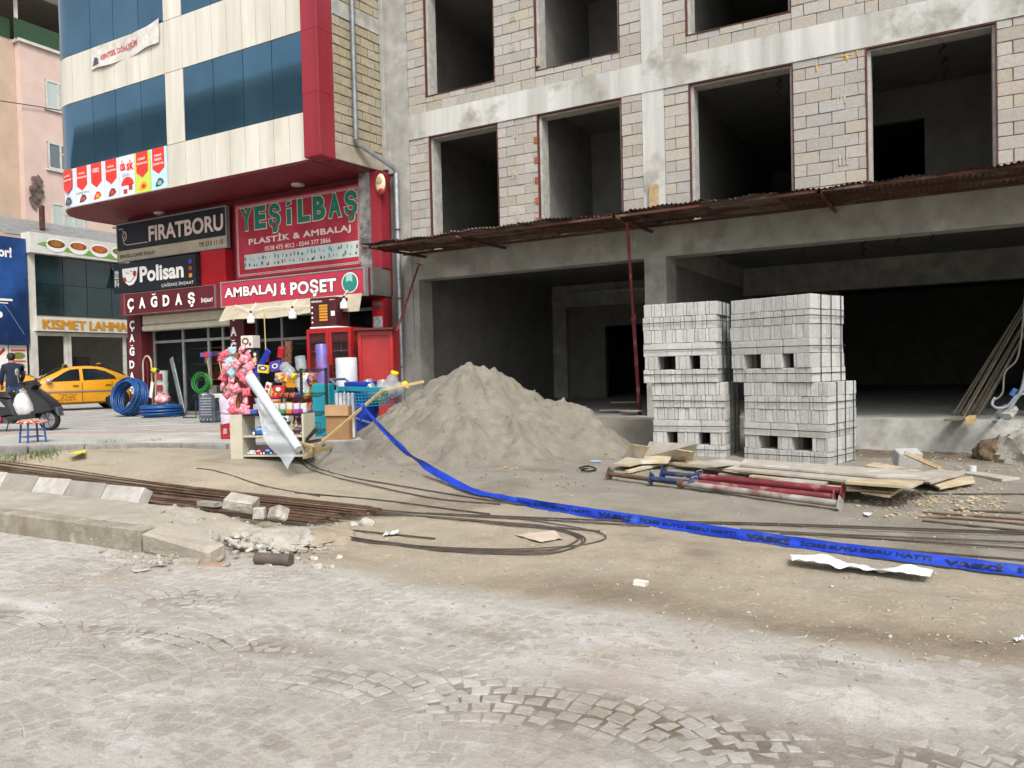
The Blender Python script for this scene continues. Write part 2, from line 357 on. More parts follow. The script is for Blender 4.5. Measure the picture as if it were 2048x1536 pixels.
def ground_mat(sett=False):
    mt = bpy.data.materials.new('dusty sett' if sett else 'dusty ground'); mt.use_nodes = True; n = mt.node_tree; N = n.nodes; L = n.links.new; b = N['Principled BSDF']
    b.inputs['Roughness'].default_value = .95; b.inputs['Specular IOR Level'].default_value = .15
    g = N.new('ShaderNodeNewGeometry')
    def nz(s, d=8, r=.65, off=0, st=(1, 1, 1)):
        mp = N.new('ShaderNodeMapping'); mp.inputs['Location'].default_value = (off, off*.7, 0); mp.inputs['Scale'].default_value = st; L(g.outputs['Position'], mp.inputs[0])
        t = N.new('ShaderNodeTexNoise'); t.inputs['Scale'].default_value = s; t.inputs['Detail'].default_value = d; t.inputs['Roughness'].default_value = r; L(mp.outputs[0], t.inputs['Vector']); return t.outputs['Fac']
    def rng(x, a, c, lo=0., hi=1.):
        r = N.new('ShaderNodeMapRange'); r.inputs[1].default_value = a; r.inputs[2].default_value = c; r.inputs[3].default_value = lo; r.inputs[4].default_value = hi; L(x, r.inputs[0]); return r.outputs[0]
    def mix(fac, a, c):
        x = N.new('ShaderNodeMix'); x.data_type = 'RGBA'; L(fac, x.inputs[0])
        for i, v in ((6, a), (7, c)):
            if isinstance(v, str): x.inputs[i].default_value = rgb(v)+(1,)
            else: L(v, x.inputs[i])
        return x.outputs[2]
    def at(nm):
        if sett: v = N.new('ShaderNodeValue'); v.outputs[0].default_value = 1.0 if nm == 'paved' else (.16 if nm == 'dark' else 0.0); return v.outputs[0]
        a = N.new('ShaderNodeAttribute'); a.attribute_name = nm; return a.outputs['Fac']
    def mul(a, c): x = N.new('ShaderNodeMath'); x.operation = 'MULTIPLY'; L(a, x.inputs[0]); L(c, x.inputs[1]); return x.outputs[0]
    pav = mix(rng(nz(1.4, off=3), .38, .62), 'b0aca5', 'a6a198')
    pav = mix(rng(nz(5, 6, .7, 9), .50, .72), pav, 'bfbcb7')
    pav = mix(rng(nz(.7, 4, .5, 22), .55, .75), pav, 'a89e90')
    pav = mix(rng(nz(14, 6, .7, 2), .56, .75), pav, '8e8576')
    pav = mix(rng(nz(1.3, 7, .7, 41, (.6, 1.5, 1)), .53, .70), pav, '8f887c')
    pav = mix(rng(nz(2.6, 7, .7, 57, (.55, 1.3, 1)), .53, .70), pav, 'c4c1bc')
    pav = mix(rng(nz(60, 4, .8, 63), .58, .72), pav, 'cbc8c3')
    pav = mix(rng(nz(75, 4, .8, 71), .60, .74), pav, '77706a')
    tan = mix(rng(nz(2.2, off=5), .35, .65), 'a39884', '938876')
    tan = mix(rng(nz(.9, 5, .6, 31), .5, .7), tan, '969082')
    tan = mix(rng(nz(22, 6, .7, 14), .55, .75), tan, 'bcb09a')
    tan = mix(rng(nz(70, 4, .8, 81), .60, .74), tan, '6a5e4d')
    tan = mix(rng(nz(1.6, 7, .7, 91, (.4, 1.7, 1)), .54, .70), tan, '887c6a')
    col = mix(at('paved'), tan, pav)
    snd = mix(rng(nz(3, off=8), .35, .65), '8b867a', '7d786d'); col = mix(at('sandy'), col, snd)
    sol = mix(rng(nz(9, off=4), .4, .6), '5d5347', '7a6e5e'); col = mix(at('soil'), col, sol)
    col = mix(mul(at('dark'), rng(nz(7, 6, .7, 17), .3, .55, .45, 1)), col, '6a5e4e')
    if sett:
        oi = N.new('ShaderNodeObjectInfo'); h = N.new('ShaderNodeHueSaturation'); L(rng(oi.outputs['Random'], 0, 1, .92, 1.07), h.inputs['Value']); L(col, h.inputs['Color']); col = h.outputs[0]
    L(col, b.inputs['Base Color'])
    bp = N.new('ShaderNodeBump'); bp.inputs['Strength'].default_value = .95; bp.inputs['Distance'].default_value = .02; L(nz(38, 8, .72), bp.inputs['Height'])
    b2 = N.new('ShaderNodeBump'); b2.inputs['Strength'].default_value = .5; b2.inputs['Distance'].default_value = .004; L(nz(160, 4, .7), b2.inputs['Height'])
    L(bp.outputs[0], b2.inputs['Normal']); L(b2.outputs[0], b.inputs['Normal']); return mt
m_ground = ground_mat(); gm.materials.append(m_ground)
ground = O('ground', gm, None, kind='structure'); tagp(ground, 'dusty paved road and earth of the building site')
def ghit(x, y):               # height of the finished ground sheet
    i = int(np.clip(np.searchsorted(xs, x)-1, 0, len(xs)-2)); j = int(np.clip(np.searchsorted(ys, y)-1, 0, len(ys)-2))
    u = (x-xs[i])/(xs[i+1]-xs[i]); v = (y-ys[j])/(ys[j+1]-ys[j])
    return float((GZ[j, i]*(1-u)+GZ[j, i+1]*u)*(1-v)+(GZ[j+1, i]*(1-u)+GZ[j+1, i+1]*u)*v)
# setts in segmental arcs, partly buried under the dust
m_sett = ground_mat(True)
def sett_mesh(seed):
    r = random.Random(seed); mb = MB(); mb.obox((0, 0, -.045), (.097, .097, .09), None, .008)
    mb.v = [(x*(1+r.uniform(-.08, .08)), y*(1+r.uniform(-.08, .08)), z+r.uniform(-.004, .004)) for x, y, z in mb.v]
    return mb.mesh('sett', m_sett)
SETT = [sett_mesh(i) for i in range(8)]
cand = []; rs = random.Random(5)
ch_ = 1.25; Rr = .95; 
for ci in range(-8, 3):
    cx = ci*ch_ - .2
    for row in range(-14, 60):
        cy = row*.104+.6
        na = int(1.44/.104/1.0)
        for k in range(-6, 7):
            a = k*.104/Rr
            x = cx+Rr*math.sin(a); y = cy+Rr*math.cos(a)-Rr*.6
            if abs(x-cx) > ch_/2: continue
            if not (1.5 < y < 4.5): continue
            x += rs.uniform(-.006, .006); y += rs.uniform(-.006, .006)
            px, py, w = pj((x, y, 0))
            if not (-60 < px < 2110 and py < 1600): continue
            e = float(dust_exposed(np.array(x), np.array(y)))
            cand.append((e, x, y, -a+rs.uniform(-.06, .06), w))
# the setts that show largest become parts of the road, the buried rest one mass
cand.sort(key=lambda t: -(t[0]+.02/t[4]))
rest = MB()
for i, (e, x, y, a, w) in enumerate(cand):
    tz = .0018-.003*min(1, e*1.7)+rs.uniform(-.003, .003)+.004*(float(fbm(np.array(x*1.7), np.array(y*1.7), 3, 123))-.5)*2
    if i < 300:
        O('sett', SETT[i % 8], None, ground, mw=MX((x, y, tz), a, rs.uniform(-.03, .03), rs.uniform(-.03, .03), (rs.uniform(.93, 1.04), rs.uniform(.9, 1.04), 1)))
    else:
        R = RZ(a) @ RX(rs.uniform(-.03, .03)) @ RY(rs.uniform(-.03, .03))
        rest.obox(Vector((x, y, tz-.045)), (.097*rs.uniform(.94, 1.03), .097*rs.uniform(.94, 1.03), .09), R, .008)
O('buried_setts', rest, m_sett, ground, kind='stuff')
# ---------------------------------------------------------------- raised pavement before the shops, with its kerb
m_walk = M('pavement slab', 'a3a29d', '908f8a', 3, .9, bump=.25, bsc=60, c3='b1aca2', sc3=.8)
m_kerb = M('kerbstone', '86847e', '6d6b65', 6, .9, bump=.3, bsc=40, rv=.08)
KP = [Vector((-60, -13.5)), Vector((-26, 1.2)), Vector((-16.5, 5.3)), Vector((-12.55, 6.95)), Vector((-11.1, 7.85)), Vector((-9.5, 8.22)), Vector((-8.1, 8.75)), Vector((-7.6, 9.2)), Vector((-7.45, 10.2)), Vector((-7.4, 13.74))]
wk = MB(); top = [(p.x, p.y) for p in KP]+[(-7.41, 13.9), (-10.6, 13.9), (-10.6, 40), (-60, 40)]
wk.prism(top, lambda x, y: (x, y, .5), lambda x, y: (x, y, -.2))
walk = O('pavement', wk, m_walk, kind='structure', label='raised grey pavement in front of the shops')
kp = []
for a, b in zip(KP[1:-2], KP[2:-1]):
    L_ = (b-a).length; k = max(1, round(L_/.75)); kp += [(a+(b-a)*(i/k), a+(b-a)*((i+1)/k)) for i in range(k)]
for a, b in kp:
    if pj((b.x, b.y, .5))[0] < -60: continue
    d = (b-a).normalized(); nrm = Vector((d.y, -d.x)); c = (a+b)/2+nrm*.07
    mb = MB(); mb.obox((c.x, c.y, .508-.25+U(-.012, .006)), ((b-a).length-.012, .15, .5), RZ(math.atan2(d.y, d.x)+U(-.015, .015)), .012); O('kerbstone', mb, m_kerb, walk)
# warm strip and slab joints set in the pavement
m_strip = M('terracotta strip', 'a08a7c', '948579', 4, .9)
mb = MB(); a = onZ(-30, 864, .5); b = onZ(470, 864, .5); b = Vector((b.x, a.y+(b.y-a.y), .5))
mb.prism([(a.x-6, a.y-2.55), (b.x, b.y), (b.x-.05, b.y+.42), (a.x-6, a.y-2.1)], lambda x, y: (x, y, .504), lambda x, y: (x, y, .49)); O('tactile_strip', mb, m_strip, walk)
m_joint = P('joint', '6f6d68', .95)
mb = MB()
for i in range(24): mb.box(-30, -7.6, 13.6-i*.4, 13.612-i*.4, .495, .503) if 13.6-i*.4 > 9.3 else None
for i in range(26): x = -28+i*.8; mb.box(x, x+.012, 9.4, 13.6, .494, .5025)
O('slab_joints', mb, m_joint, walk)
# ---------------------------------------------------------------- building under construction
FY = 13.75
site = thing('unfinished_building', 'bare concrete and pumice block building still under construction with empty window openings', 'building', (-4.5, FY, .6))
XL, XR = -10.44, 4.2
def part(name, boxes, mat, parent=site, ch=0):
    mb = MB()
    for b in boxes: mb.box(*b, ch=ch)
    return O(name, mb, mat, parent)
ZB1, ZT1, ZB2, ZT2 = 3.51, 4.12, 6.55, 7.08
# frame: columns, beams, slabs
def rough_box(x0, x1, y0, y1, z0, z1, seed, amp=.012, step=.3):   # cast concrete with slightly uneven faces
    mb = MB(); nx = max(2, int((x1-x0)/step)+1); nz = max(2, int((z1-z0)/step)+1); nn = np.linspace
    def fr(x, z): 
        e = min(1, 4*min((x-x0)/(x1-x0), (x1-x)/(x1-x0)))*min(1, 4*min((z-z0)/(z1-z0), (z1-z)/(z1-z0)))
        return (x, y0+amp*(float(vn(x*2.3, z*2.3, seed))-.5), z)
    mb.box(x0, x1, y0+.004+amp, y1, z0, z1); mb.grid(fr, list(nn(x0, x1, nx)), list(nn(z0, z1, nz)))
    a = list(nn(x0, x1, nx)); c = list(nn(z0, z1, nz))
    for z, s in ((z0, 0), (z1, 1)): mb.grid(lambda x, t: fr(x, z) if t == 0 else (x, y0+.006+amp, z), a, [0, 1])
    for x, s in ((x0, 0), (x1, 1)): mb.grid(lambda z, t: fr(x, z) if t == 0 else (x, y0+.006+amp, z), c, [0, 1])
    return mb
m_colw = M('stained pale column', 'bdbdb9', '9a9994', 2.0, .85, bump=.25, bsc=22, streak=True, c3='86847d', sc3=1.1)
for (x0, x1, z0, z1, mt, sd) in ((-10.44, -10.05, .45, 5.9, m_conc, 1), (-10.66, -10.05, 5.9, 10.1, m_conc, 2), (-4.76, -4.345, .3, ZB1, m_conc, 3), (-4.74, -4.325, ZT1, ZB2, m_colw, 4), (-4.735, -4.32, ZT2, 10.1, m_colw, 5), (1.85, 2.3, .6, 10, m_conc, 6)):
    O('column', rough_box(x0, x1, FY-.015, FY+.6, z0, z1, sd), mt, site)
O('column', rough_box(-10.05, -9.9, FY+.01, FY+.5, .45, ZB1, 9), m_conc, site)
O('beam', rough_box(-10.05, XR, FY-.005, FY+.4, ZB1, ZT1, 11, .014), m_conc, site)
O('beam', rough_box(-10.05, XR, FY-.022, FY+.4, ZB2, ZT2, 12, .014), m_colw, site)
for z, y0 in ((3.95, FY+.4), (6.9, FY+.4), (9.9, FY+.02)): part('floor_slab', [(XL, XR, y0, 31, z, z+.16)], m_plast)
part('ground_slab', [(-10.44, -3.0, FY-.05, 31, .2, .58), (-3.0, XR, 13.42, 31, -.1, .585)], m_conc)
O('foundation_wall', rough_box(-3.0, 1.35, 13.38, 13.44, -.15, .592, 14, .03, .15), m_concw, site)
# party walls and rooms behind the openings
part('party_wall', [(-10.44, -10.2, FY+.55, 31, .55, 10)], m_plast)
part('back_wall', [(XL, XR, 31, 31.2, .5, 10)], m_plast)
part('end_wall', [(XR-.2, XR, FY+.4, 31, .5, 10)], m_plast)
part('partition', [(-4.62, -4.42, FY+.6, 21, .58, 3.95)], m_plast)
part('inner_beam', [(-10.2, -4.62, 21, 21.4, 3.3, 3.95), (-4.42, XR, 20.4, 20.8, 3.25, 3.95), (-4.65, -4.40, FY+.6, 21, 3.45, 3.949)], m_conc)
[part('inner_column', [q_], m_conc) for q_ in ((-10.2, -9.75, 20.99, 21.45, .58, 3.3), (-4.75, -4.3, 21.01, 21.5, .58, 3.95), (1.55, 2.0, 15.6, 16.1, .58, 3.95))]
part('inner_wall', [(-9.75, -8.6, 21.2, 21.4, .58, 3.3), (-6.9, -4.75, 21.2, 21.4, .58, 3.3), (-8.6, -6.9, 21.2, 21.4, 2.7, 3.3), (-4.3, -2.2, 21.1, 21.3, .58, 3.25)], m_plast)
part('ceiling_pipe', [(-9.7, -4.7, 20.7, 20.78, 3.62, 3.7)], m_zinc)
def room(x0, x1, yb, z0, z1, door=None):
    part('partition', [(x0-.09, x0+.09, FY+.2, 31, z0, z1)], m_plast)
    if yb: 
        if door: part('room_wall', [(x0+.09, door[0], yb, yb+.18, z0, z1), (door[1], x1-.09, yb, yb+.18, z0, z1), (door[0], door[1], yb, yb+.18, door[2], z1)], m_plast)
        else: part('room_wall', [(x0+.09, x1-.09, yb, yb+.18, z0, z1)], m_plast)
for z0, z1 in ((4.11, 6.9), (7.06, 9.9)):
    d = z0+2.15
    room(-10.3, -7.2, 19.5, z0, z1); room(-7.1, -4.5, 16.7, z0, z1, (-6.0, -4.9, d)); room(-4.2, -1.6, 23, z0, z1); room(-1.5, 1.45, 17.3, z0, z1, (-1.35, -.2, d)); room(1.55, XR, 18, z0, z1)
# openings
WIN1 = [(-9.53, -7.83), (-6.92, -5.15), (-3.87, -2.10), (-.985, .805)]
WIN2 = [(-9.58, -7.86), (-6.93, -5.16), (-3.9, -2.11), (-.985, .805)]
def spans(wins): 
    e = [-10.05]+[v for w in wins for v in w]+[1.85]; return [(e[i], e[i+1]) for i in range(0, len(e), 2)]
# backing of the block walls (joints are seen against it)
bk = []
for wins, z0, z1 in ((WIN1, ZT1, ZB2), (WIN2, ZT2, 9.9)):
    for a, b in spans(wins):
        for c, d in ([(a, -4.735), (-4.325, b)] if a < -4.7 < b else [(a, b)]):
            bk.append((c+.005, d-.005, FY+.022, FY+.19, z0-.01, z1+.01))
for a, b in WIN2: bk.append((a-.02, b+.02, FY+.022, FY+.19, ZT2-.01, 7.40))
part('mortar_backing', bk, m_mort)
um = MB(); um.obox((0, 0, 0), (.4, .2, .2), None, .007)
BLK = []
for sd in range(6):
    r = random.Random(sd); q = MB(); q.obox((0, 0, 0), (.4, .2, .2), None, .008); q.v = [(x+r.uniform(-.004, .004), y+r.uniform(-.003, .003), z+r.uniform(-.003, .003)) for x, y, z in q.v]; BLK.append(q.mesh('block', m_block))
m_brick = M('red hollow brick', '9a5a42', '7c4636', 20, .9, bump=.4, bsc=90, rv=.15)
RBK = MB(); RBK.obox((0, 0, 0), (.4, .2, .2), None, .008); RBK = RBK.mesh('brick', m_brick)
nblk = 0; over = MB()
def lay(x0, x1, z0, z1, odd=0, h=.2, L_=.4, infill=False):
    global nblk
    z = z0; r = odd
    while z < z1-.02:
        hh = min(h, z1-z); x = x0; first = True
        w = L_ if r % 2 == 0 else L_*.5
        while x < x1-.01:
            ww = min(w, x1-x)
            if x1-(x+ww) < .07: ww = x1-x
            px, py, d = pj((x+ww/2, FY, z+hh/2))
            if py+hh/2*FPX/d > -15 and px < 2600:
                mw = MX((x+ww/2, FY+.1+U(-.007, .007), z+hh/2), U(-.008, .008), U(-.012, .012), U(-.006, .006), ((ww-.008)/.4, 1, (hh-.008)/.2))
                O('block', BLK[nblk % 6], None, site, mw=mw); nblk += 1
            x += ww; w = L_; first = False
        z += hh; r += 1
for k, wins in enumerate((WIN1, WIN2)):
    z0, z1 = ((ZT1-.1, ZB2), (ZT2, 9.9))[k]
    for a, b in spans(wins):
        for c, d in ([(a, -4.735), (-4.325, b)] if a < -4.7 < b else [(a, b)]): lay(c, d, z0, z1, int(c*7) % 2)
    if k:
        for i, (a, b) in enumerate(wins): lay(a, b, ZT2, 7.40, i % 2)
# fill-in pieces of red brick on the jamb and thin upright slips in the block work
for z in (4.45, 4.85, 5.25, 5.65, 6.05): O('brick', RBK, None, site, mw=MX((-6.955, FY+.085, z), 0, 0, 0, (.2, 1.0, .7)))
m_slip = M('mortar filled slip', 'b3aa9b', '8d857a', 12, .9, bump=.4)
for x, z in ((-7.5, 4.55), (-7.52, 5.36), (-7.5, 6.16), (-1.42, 5.72), (-1.4, 4.72), (-7.5, 7.9), (-7.48, 8.5), (-6.98, 7.5)):
    for j in range(3):
        mb = MB(); mb.box(x+j*.052, x+j*.052+.03, FY-.012, FY+.1, z, z+.17, .004); O('slip', mb, m_slip, site)
m_foam = M('yellow mounting foam', 'c9a55c', 'a98845', 20, .8, bump=.6)
for x, z in ((-1.72, 6.4), (-1.25, 6.42), (-1.1, 6.48)):
    mb = MB(); mb.rock((x, FY-.004, z), (.02, .014, .08), int(x*100) % 97); O('foam_blob', mb, m_foam, site)
mb = MB(); mb.rock((-1.3, FY-.004, 6.49), (.16, .012, .012), 4); O('foam_blob', mb, m_foam, site)
# steel window sub-frames, plaster reveals
m_reveal = M('plaster reveal', 'a9a7a0', '8f8d86', 8, .9, bump=.3)
for k, wins in enumerate((WIN1, WIN2)):
    for a, b in wins:
        z0, z1 = ((4.1, ZB2), (7.40, 9.9))[k]
        fr = MB(); t = .024
        fr.box(a, a+t, FY-.012, FY+.05, z0, z1); fr.box(b-t*.6, b, FY-.012, FY+.05, z0, z1); fr.box(a+t, b-t*.6, FY-.012, FY+.05, z1-t, z1-.001)
        if k: fr.box(a+t, b-t*.6, FY-.012, FY+.05, z0, z0+.015)
        O('window_frame', fr, m_redfr, site)
        rv = MB(); rv.box(a+.002, a+.075, FY+.055, FY+.34, z0, z1-.002); rv.box(b-.05, b-.002, FY+.055, FY+.34, z0, z1-.002); rv.box(a+.075, b-.05, FY+.06, FY+.34, z1-.05, z1-.003); O('reveal', rv, m_reveal, site)
        if k: s = MB(); s.box(a, b, FY+.02, FY+.3, 7.37, 7.405); O('sill', s, m_reveal, site)
# wires hanging from ceilings
wr = [(-5.6, 15.2, 6.9, .35), (-2.6, 15.4, 6.9, .3), (-2.4, 16.6, 6.9, .32), (.1, 15.2, 6.9, .45), (.15, 15.9, 6.9, .4), (-2.3, 16, 3.95, .35), (-1.3, 17, 3.95, .35), (-.1, 16.2, 3.95, .3), (-.6, 15, 3.95, .5), (-7.2, 16.5, 3.95, .25)]
for x, y, z, l in wr:
    mb = MB(); mb.tube([(x+.05*math.sin(i*1.9), y, z-l*i/7) for i in range(8)], .012, 5); O('hanging_wire', mb, m_black, site)
# ---------------------------------------------------------------- sheet metal canopy over the ground floor
can = thing('sheet_canopy', 'rusty sheet metal canopy jutting from the unfinished building above its ground floor', 'canopy', (-4, FY, 4.05))
m_sheet = M('rusty brown sheet', '5e473b', '463329', 3.5, .7, metal=.15, bump=.25, bsc=25, c3='7c766c', sc3=1.3, streak=False, rv=.18)
m_sheetg = M('grey sheet', '8d8a83', '6a5a4c', 3, .6, metal=.3, bump=.2, c3='5b3a2b', sc3=1.6, rv=.12)
x = -10.1; i = 0
while x < 2.6:
    w = U(.85, 1.5); y0 = 12.02+U(-.05, .06); z0 = 4.07+U(-.03, .03)
    mb = MB(); nn = int(w/.05); tilt = U(-.02, .02)
    def fn(u, v, zz=z0, yy=y0, t=tilt):
        return (u, v, zz+.018*math.sin(u/.076*2*math.pi)*1.0 + .03*(v-12)+t*(u-x) + (.012*math.sin(u*9+v*3) if v < 12.3 else 0))
    us = list(np.linspace(x, x+w+.06, nn*2)); vs = [y0, y0+.06, y0+.5, y0+1.0, FY+.0]
    mb.grid(fn, us, vs); mb.grid(lambda u, v: tuple(Vector(fn(u, v))+Vector((0, 0, .004))), us, list(reversed(vs)))
    O('canopy_sheet', mb, m_sheetg if i % 4 == 2 else m_sheet, can); x += w; i += 1
for y, z in ((12.1, 4.01), (12.75, 4.02), (13.45, 4.03)):
    mb = MB(); mb.bar((-10.05, y, z), (2.6, y, z+.01), .05, .04); O('purlin', mb, m_rust, can)
# outrigger tubes
for px, py in ((925, 476), (1227, 432), (1640, 385), (770, 499)):
    p = onZ(px, py, 3.98); mb = MB(); mb.tube([(p.x, 11.88, 3.965), (p.x+.02, FY-.02, 3.985)], .03, 10, cap=False); mb.tube([(p.x, 11.881, 3.965), (p.x+.02, FY-.02, 3.985)], .024, 10, cap=False); O('outrigger_tube', mb, m_rust, can)
mb = MB(); w0 = onY(1297, 395, FY-.08); mb.obox((w0.x+.09, FY-.07, w0.z-.08), (.16, .07, .62), RY(.03), .006); O('timber_offcut', mb, m_wood, label='short timber offcut standing on the canopy before the pale column', cat='timber')
# ---------------------------------------------------------------- office building over the shops
off = thing('office_building', 'blue glass and cream clad office building with a red corner pier over two shops', 'building', (-15.5, 13, .5))
CY = 12.1
m_clad = M('cream cladding', 'cfcbc0', 'b9b4a6', 2.2, .5, streak=True, bump=.03, c3='c5bfb0', sc3=1.6, rv=.03)
m_redc = M('red cladding', '8f2833', '7d212c', 3, .42, streak=True, rv=.04)
m_sof = M('soffit red', '7a2a33', '6a232c', 2, .5)
m_glass = M('blue curtain glass', '4f7389', '44687e', .8, .05, metal=.75, spec=.8, rv=.08)
m_gap = P('joint black', '1c1d1f', .8)
m_alum = M('aluminium profile', 'a5a6a3', '8c8d8a', 8, .45, metal=.4)
XC0, XC1, RC = -20.75, -11.42, 1.15      # cladding from the curved left corner to the red pier
def cpt(s, off_=0.0):    # point at length s along the curved facade (s = x on the straight part)
    xs0 = XC0+RC
    if s >= xs0: return Vector((s, CY-off_, 0)), 0.0
    a = min((xs0-s)/RC, math.pi/2); rr = RC+off_
    e = (xs0-s)-RC*math.pi/2
    if e > 0: return Vector((XC0-off_, CY+RC+e, 0)), -math.pi/2
    return Vector((xs0-rr*math.sin(a), CY+RC-rr*math.cos(a), 0)), -a
def cpanel(name, s0, s1, z0, z1, mat, gap=.007, th=.03, off_=0.0, parent=None):
    mb = MB(); k = 1 if s0 >= XC0+RC-.01 else max(1, int((s1-s0)/.18)); ss = list(np.linspace(s0+gap, s1-gap, k+1)); a0 = z0+gap; a1 = z1-gap
    f = [cpt(s, off_+th)[0] for s in ss]; b = [cpt(s, off_)[0] for s in ss]; n = k+1
    vs = [(p.x, p.y, z) for p in f for z in (a0, a1)]+[(p.x, p.y, z) for p in b for z in (a0, a1)]; o = 2*n; fs = []
    for i in range(k):
        j = 2*i; fs += [(j, j+2, j+3, j+1), (o+j, o+j+1, o+j+3, o+j+2), (j+1, j+3, o+j+3, o+j+1), (j, o+j, o+j+2, j+2)]
    fs += [(0, 1, o+1, o), (2*k, o+2*k, o+2*k+1, 2*k+1)]
    mb.add(vs, fs); return O(name, mb, mat, parent or off, smooth=35)
# core behind the cladding
core = MB(); pl = [(cpt(s, -.01)[0].x, cpt(s, -.01)[0].y) for s in np.linspace(XC0-.6, XC0+RC, 14)]+[(-11.2, CY+.01), (-11.2, 12.5), (-10.95, 13.7), (-10.95, 24), (XC0+.01, 24)]
core.prism(pl, lambda x, y: (x, y, 5.98), lambda x, y: (x, y, 19)); O('core_wall', core, m_gap, off)
PB = [-20.75-.9, -19.6-.55, -18.61, -17.69, -16.72, -15.82]     # left pane edges along s
PBr = [-15.19, -14.19, -13.24, -12.37, -11.47]
bands = [(6.97, 8.64), (9.85, 11.55), (12.75, 14.45), (15.7, 17.4)]
spand = [(5.97, 6.97), (8.64, 9.85), (11.55, 12.75), (14.45, 15.7), (17.4, 19)]
SIDE = [XC0+RC-RC*math.pi/2-t for t in (5.2, 4.2, 3.2, 2.2, 1.2)]
LE = XC0+RC-RC*math.pi/2
edges = SIDE+[LE-.05, LE+.55, LE+1.2, -18.61, -17.69, -16.72, -15.82]
for z0, z1 in bands[:3]:
    for a, b in list(zip(edges, edges[1:]))+list(zip(PBr, PBr[1:])): cpanel('window_pane', a, b, z0, z1, m_glass, .009, .022)
    cpanel('cladding_panel', -15.82, -15.19, z0, z1, m_clad); cpanel('cladding_panel', -11.47, -11.30, z0, z1, m_clad)
def halves(e): 
    r = []
    for a, b in zip(e, e[1:]): r += [(a, (a+b)/2), ((a+b)/2, b)]
    return r
for i, (z0, z1) in enumerate(spand[:4]):
    for a, b in halves(PBr)+[(-11.47, -11.30), (-15.82, -15.19)]: cpanel('cladding_panel', a, b, z0, z1, m_clad)
    for a, b in halves(edges): cpanel('cladding_panel', a, b, z0, z1, m_clad)
# vertical red pier on the right corner
for k in range(9):
    z0 = 5.95+k*1.27
    mb = MB(); mb.box(-11.30, -10.86, 11.84, 12.28, z0+.006, z0+1.264, .004); O('pier_panel', mb, m_redc, off)
mb = MB(); mb.box(-11.295, -10.865, 11.845, 12.275, 5.94, 17.5); O('pier_core', mb, m_redc, off)
# soffit of the overhang, in big panels, lamps let in
sx = [-20.3, -18.6, -17.0, -15.4, -13.8, -12.2, -11.31, -10.85]
for a, b in zip(sx, sx[1:]):
    if a < -19.7:
        mb = MB(); q = [(cpt(s)[0].x, cpt(s)[0].y) for s in np.linspace(LE-1.2, -18.61, 16)]+[(-18.61, 13.9), (XC0, 13.9)]
        mb.prism(q, lambda x, y: (x, y, 5.935), lambda x, y: (x, y, 5.975)); O('soffit_panel', mb, m_sof, off)
    else:
        mb = MB(); mb.box(a+.008, b-.008, CY+.005 if b < -11.3 else 12.29, 13.9, 5.935, 5.975); O('soffit_panel', mb, m_sof, off)
for px, py in ((320, 426), (596, 369), (236, 455)):
    p = onZ(px, py, 5.93); mb = MB(); mb.lathe([(.16, 5.935), (.15, 5.90), (.08, 5.88), (1e-4, 5.875)], 18, (p.x, p.y, 0)); O('soffit_lamp', mb, P('opal lamp', 'b9b2a6', .3), off, smooth=True)
# ground floor shell
m_bord = M('burgundy panel', '6b2630', '5c2029', 3, .45)
sh = MB(); sh.box(-19.75, -10.6, 18.5, 24, .45, 5.94); sh.box(-19.75, -19.55, 13.78, 18.5, .45, 5.94); sh.box(-10.66, -10.5, 13.78, 18.5, .45, 5.94); sh.box(-15.42, -15.3, 13.95, 18.5, .45, 3.4)
sh.box(-19.55, -10.66, 13.95, 18.5, 3.35, 5.93); sh.box(-19.56, -10.66, 13.9, 18.5, .45, .515); O('shop_walls', sh, M('shop inside', '5f5e59', '52514d', 3, .9), off)
up = MB(); up.box(-19.75, -10.62, 13.72, 13.94, 3.25, 5.93); O('upper_wall', up, m_bord, off)
# side wall of block work, slightly skewed, between the pier and the new building
m_oldb = M('old block', '9b9177', '877e69', 14, .95, bump=.5, bsc=80, rv=.1, hue=.3)
A0, A1 = Vector((-10.855, 12.29, 0)), Vector((-10.70, 13.73, 0)); dv = (A1-A0); SL = dv.length; dv = dv/SL; ang = math.atan2(dv.y, dv.x); nv = Vector((dv.y, -dv.x, 0))
mb = MB(); mb.obox(A0+dv*SL/2-nv*.06+Vector((0, 0, 9.5)), (SL, .1, 7.1), RZ(ang)); O('side_wall', mb, M('old mortar', '6f6858', '5d5749', 6, .95), off)
OB = MB(); OB.obox((0, 0, 0), (.4, .1, .2), None, .01); OB = OB.mesh('block', m_oldb)
r_ = random.Random(3)
z = 6.32; row = 0
while z < 10.2:
    if 7.98+.0 < z < 8.0: pass
    s = 0; w = .4 if row % 2 else .2
    while s < SL-.03:
        ww = min(w, SL-s); ww = SL-s if SL-s-ww < .06 else ww
        if not (8.55 < z+.1 < 8.85 and False):
            p = A0+dv*(s+ww/2)+Vector((0, 0, z+.1))-nv*(.045-r_.uniform(-.008, .008))
            O('block', OB, None, off, mw=MX(p, ang+r_.uniform(-.02, .02), 0, r_.uniform(-.02, .02), ((ww-.018)/.4, 1, .91+r_.uniform(-.05, .05))))
        s += ww; w = .4
    z += .2; row += 1
    if 8.9 < z < 9.1: z += .36
mb = MB(); mb.obox(A0+dv*SL/2-nv*.04+Vector((0, 0, 9.1)), (SL, .11, .34), RZ(ang), .01); O('ring_beam', mb, m_conc, off)
mb = MB(); mb.obox(A0+dv*SL/2-nv*.042+Vector((0, 0, 6.13)), (SL, .11, .36), RZ(ang), .01); O('ring_beam', mb, M('stained concrete', '9a9384', '857d6c', 4, .9, bump=.3), off)
mb = MB(); mb.box(-10.70, -10.60, 13.62, 13.74, 5.97, 10.3, .01); O('ring_column', mb, m_conc, off)
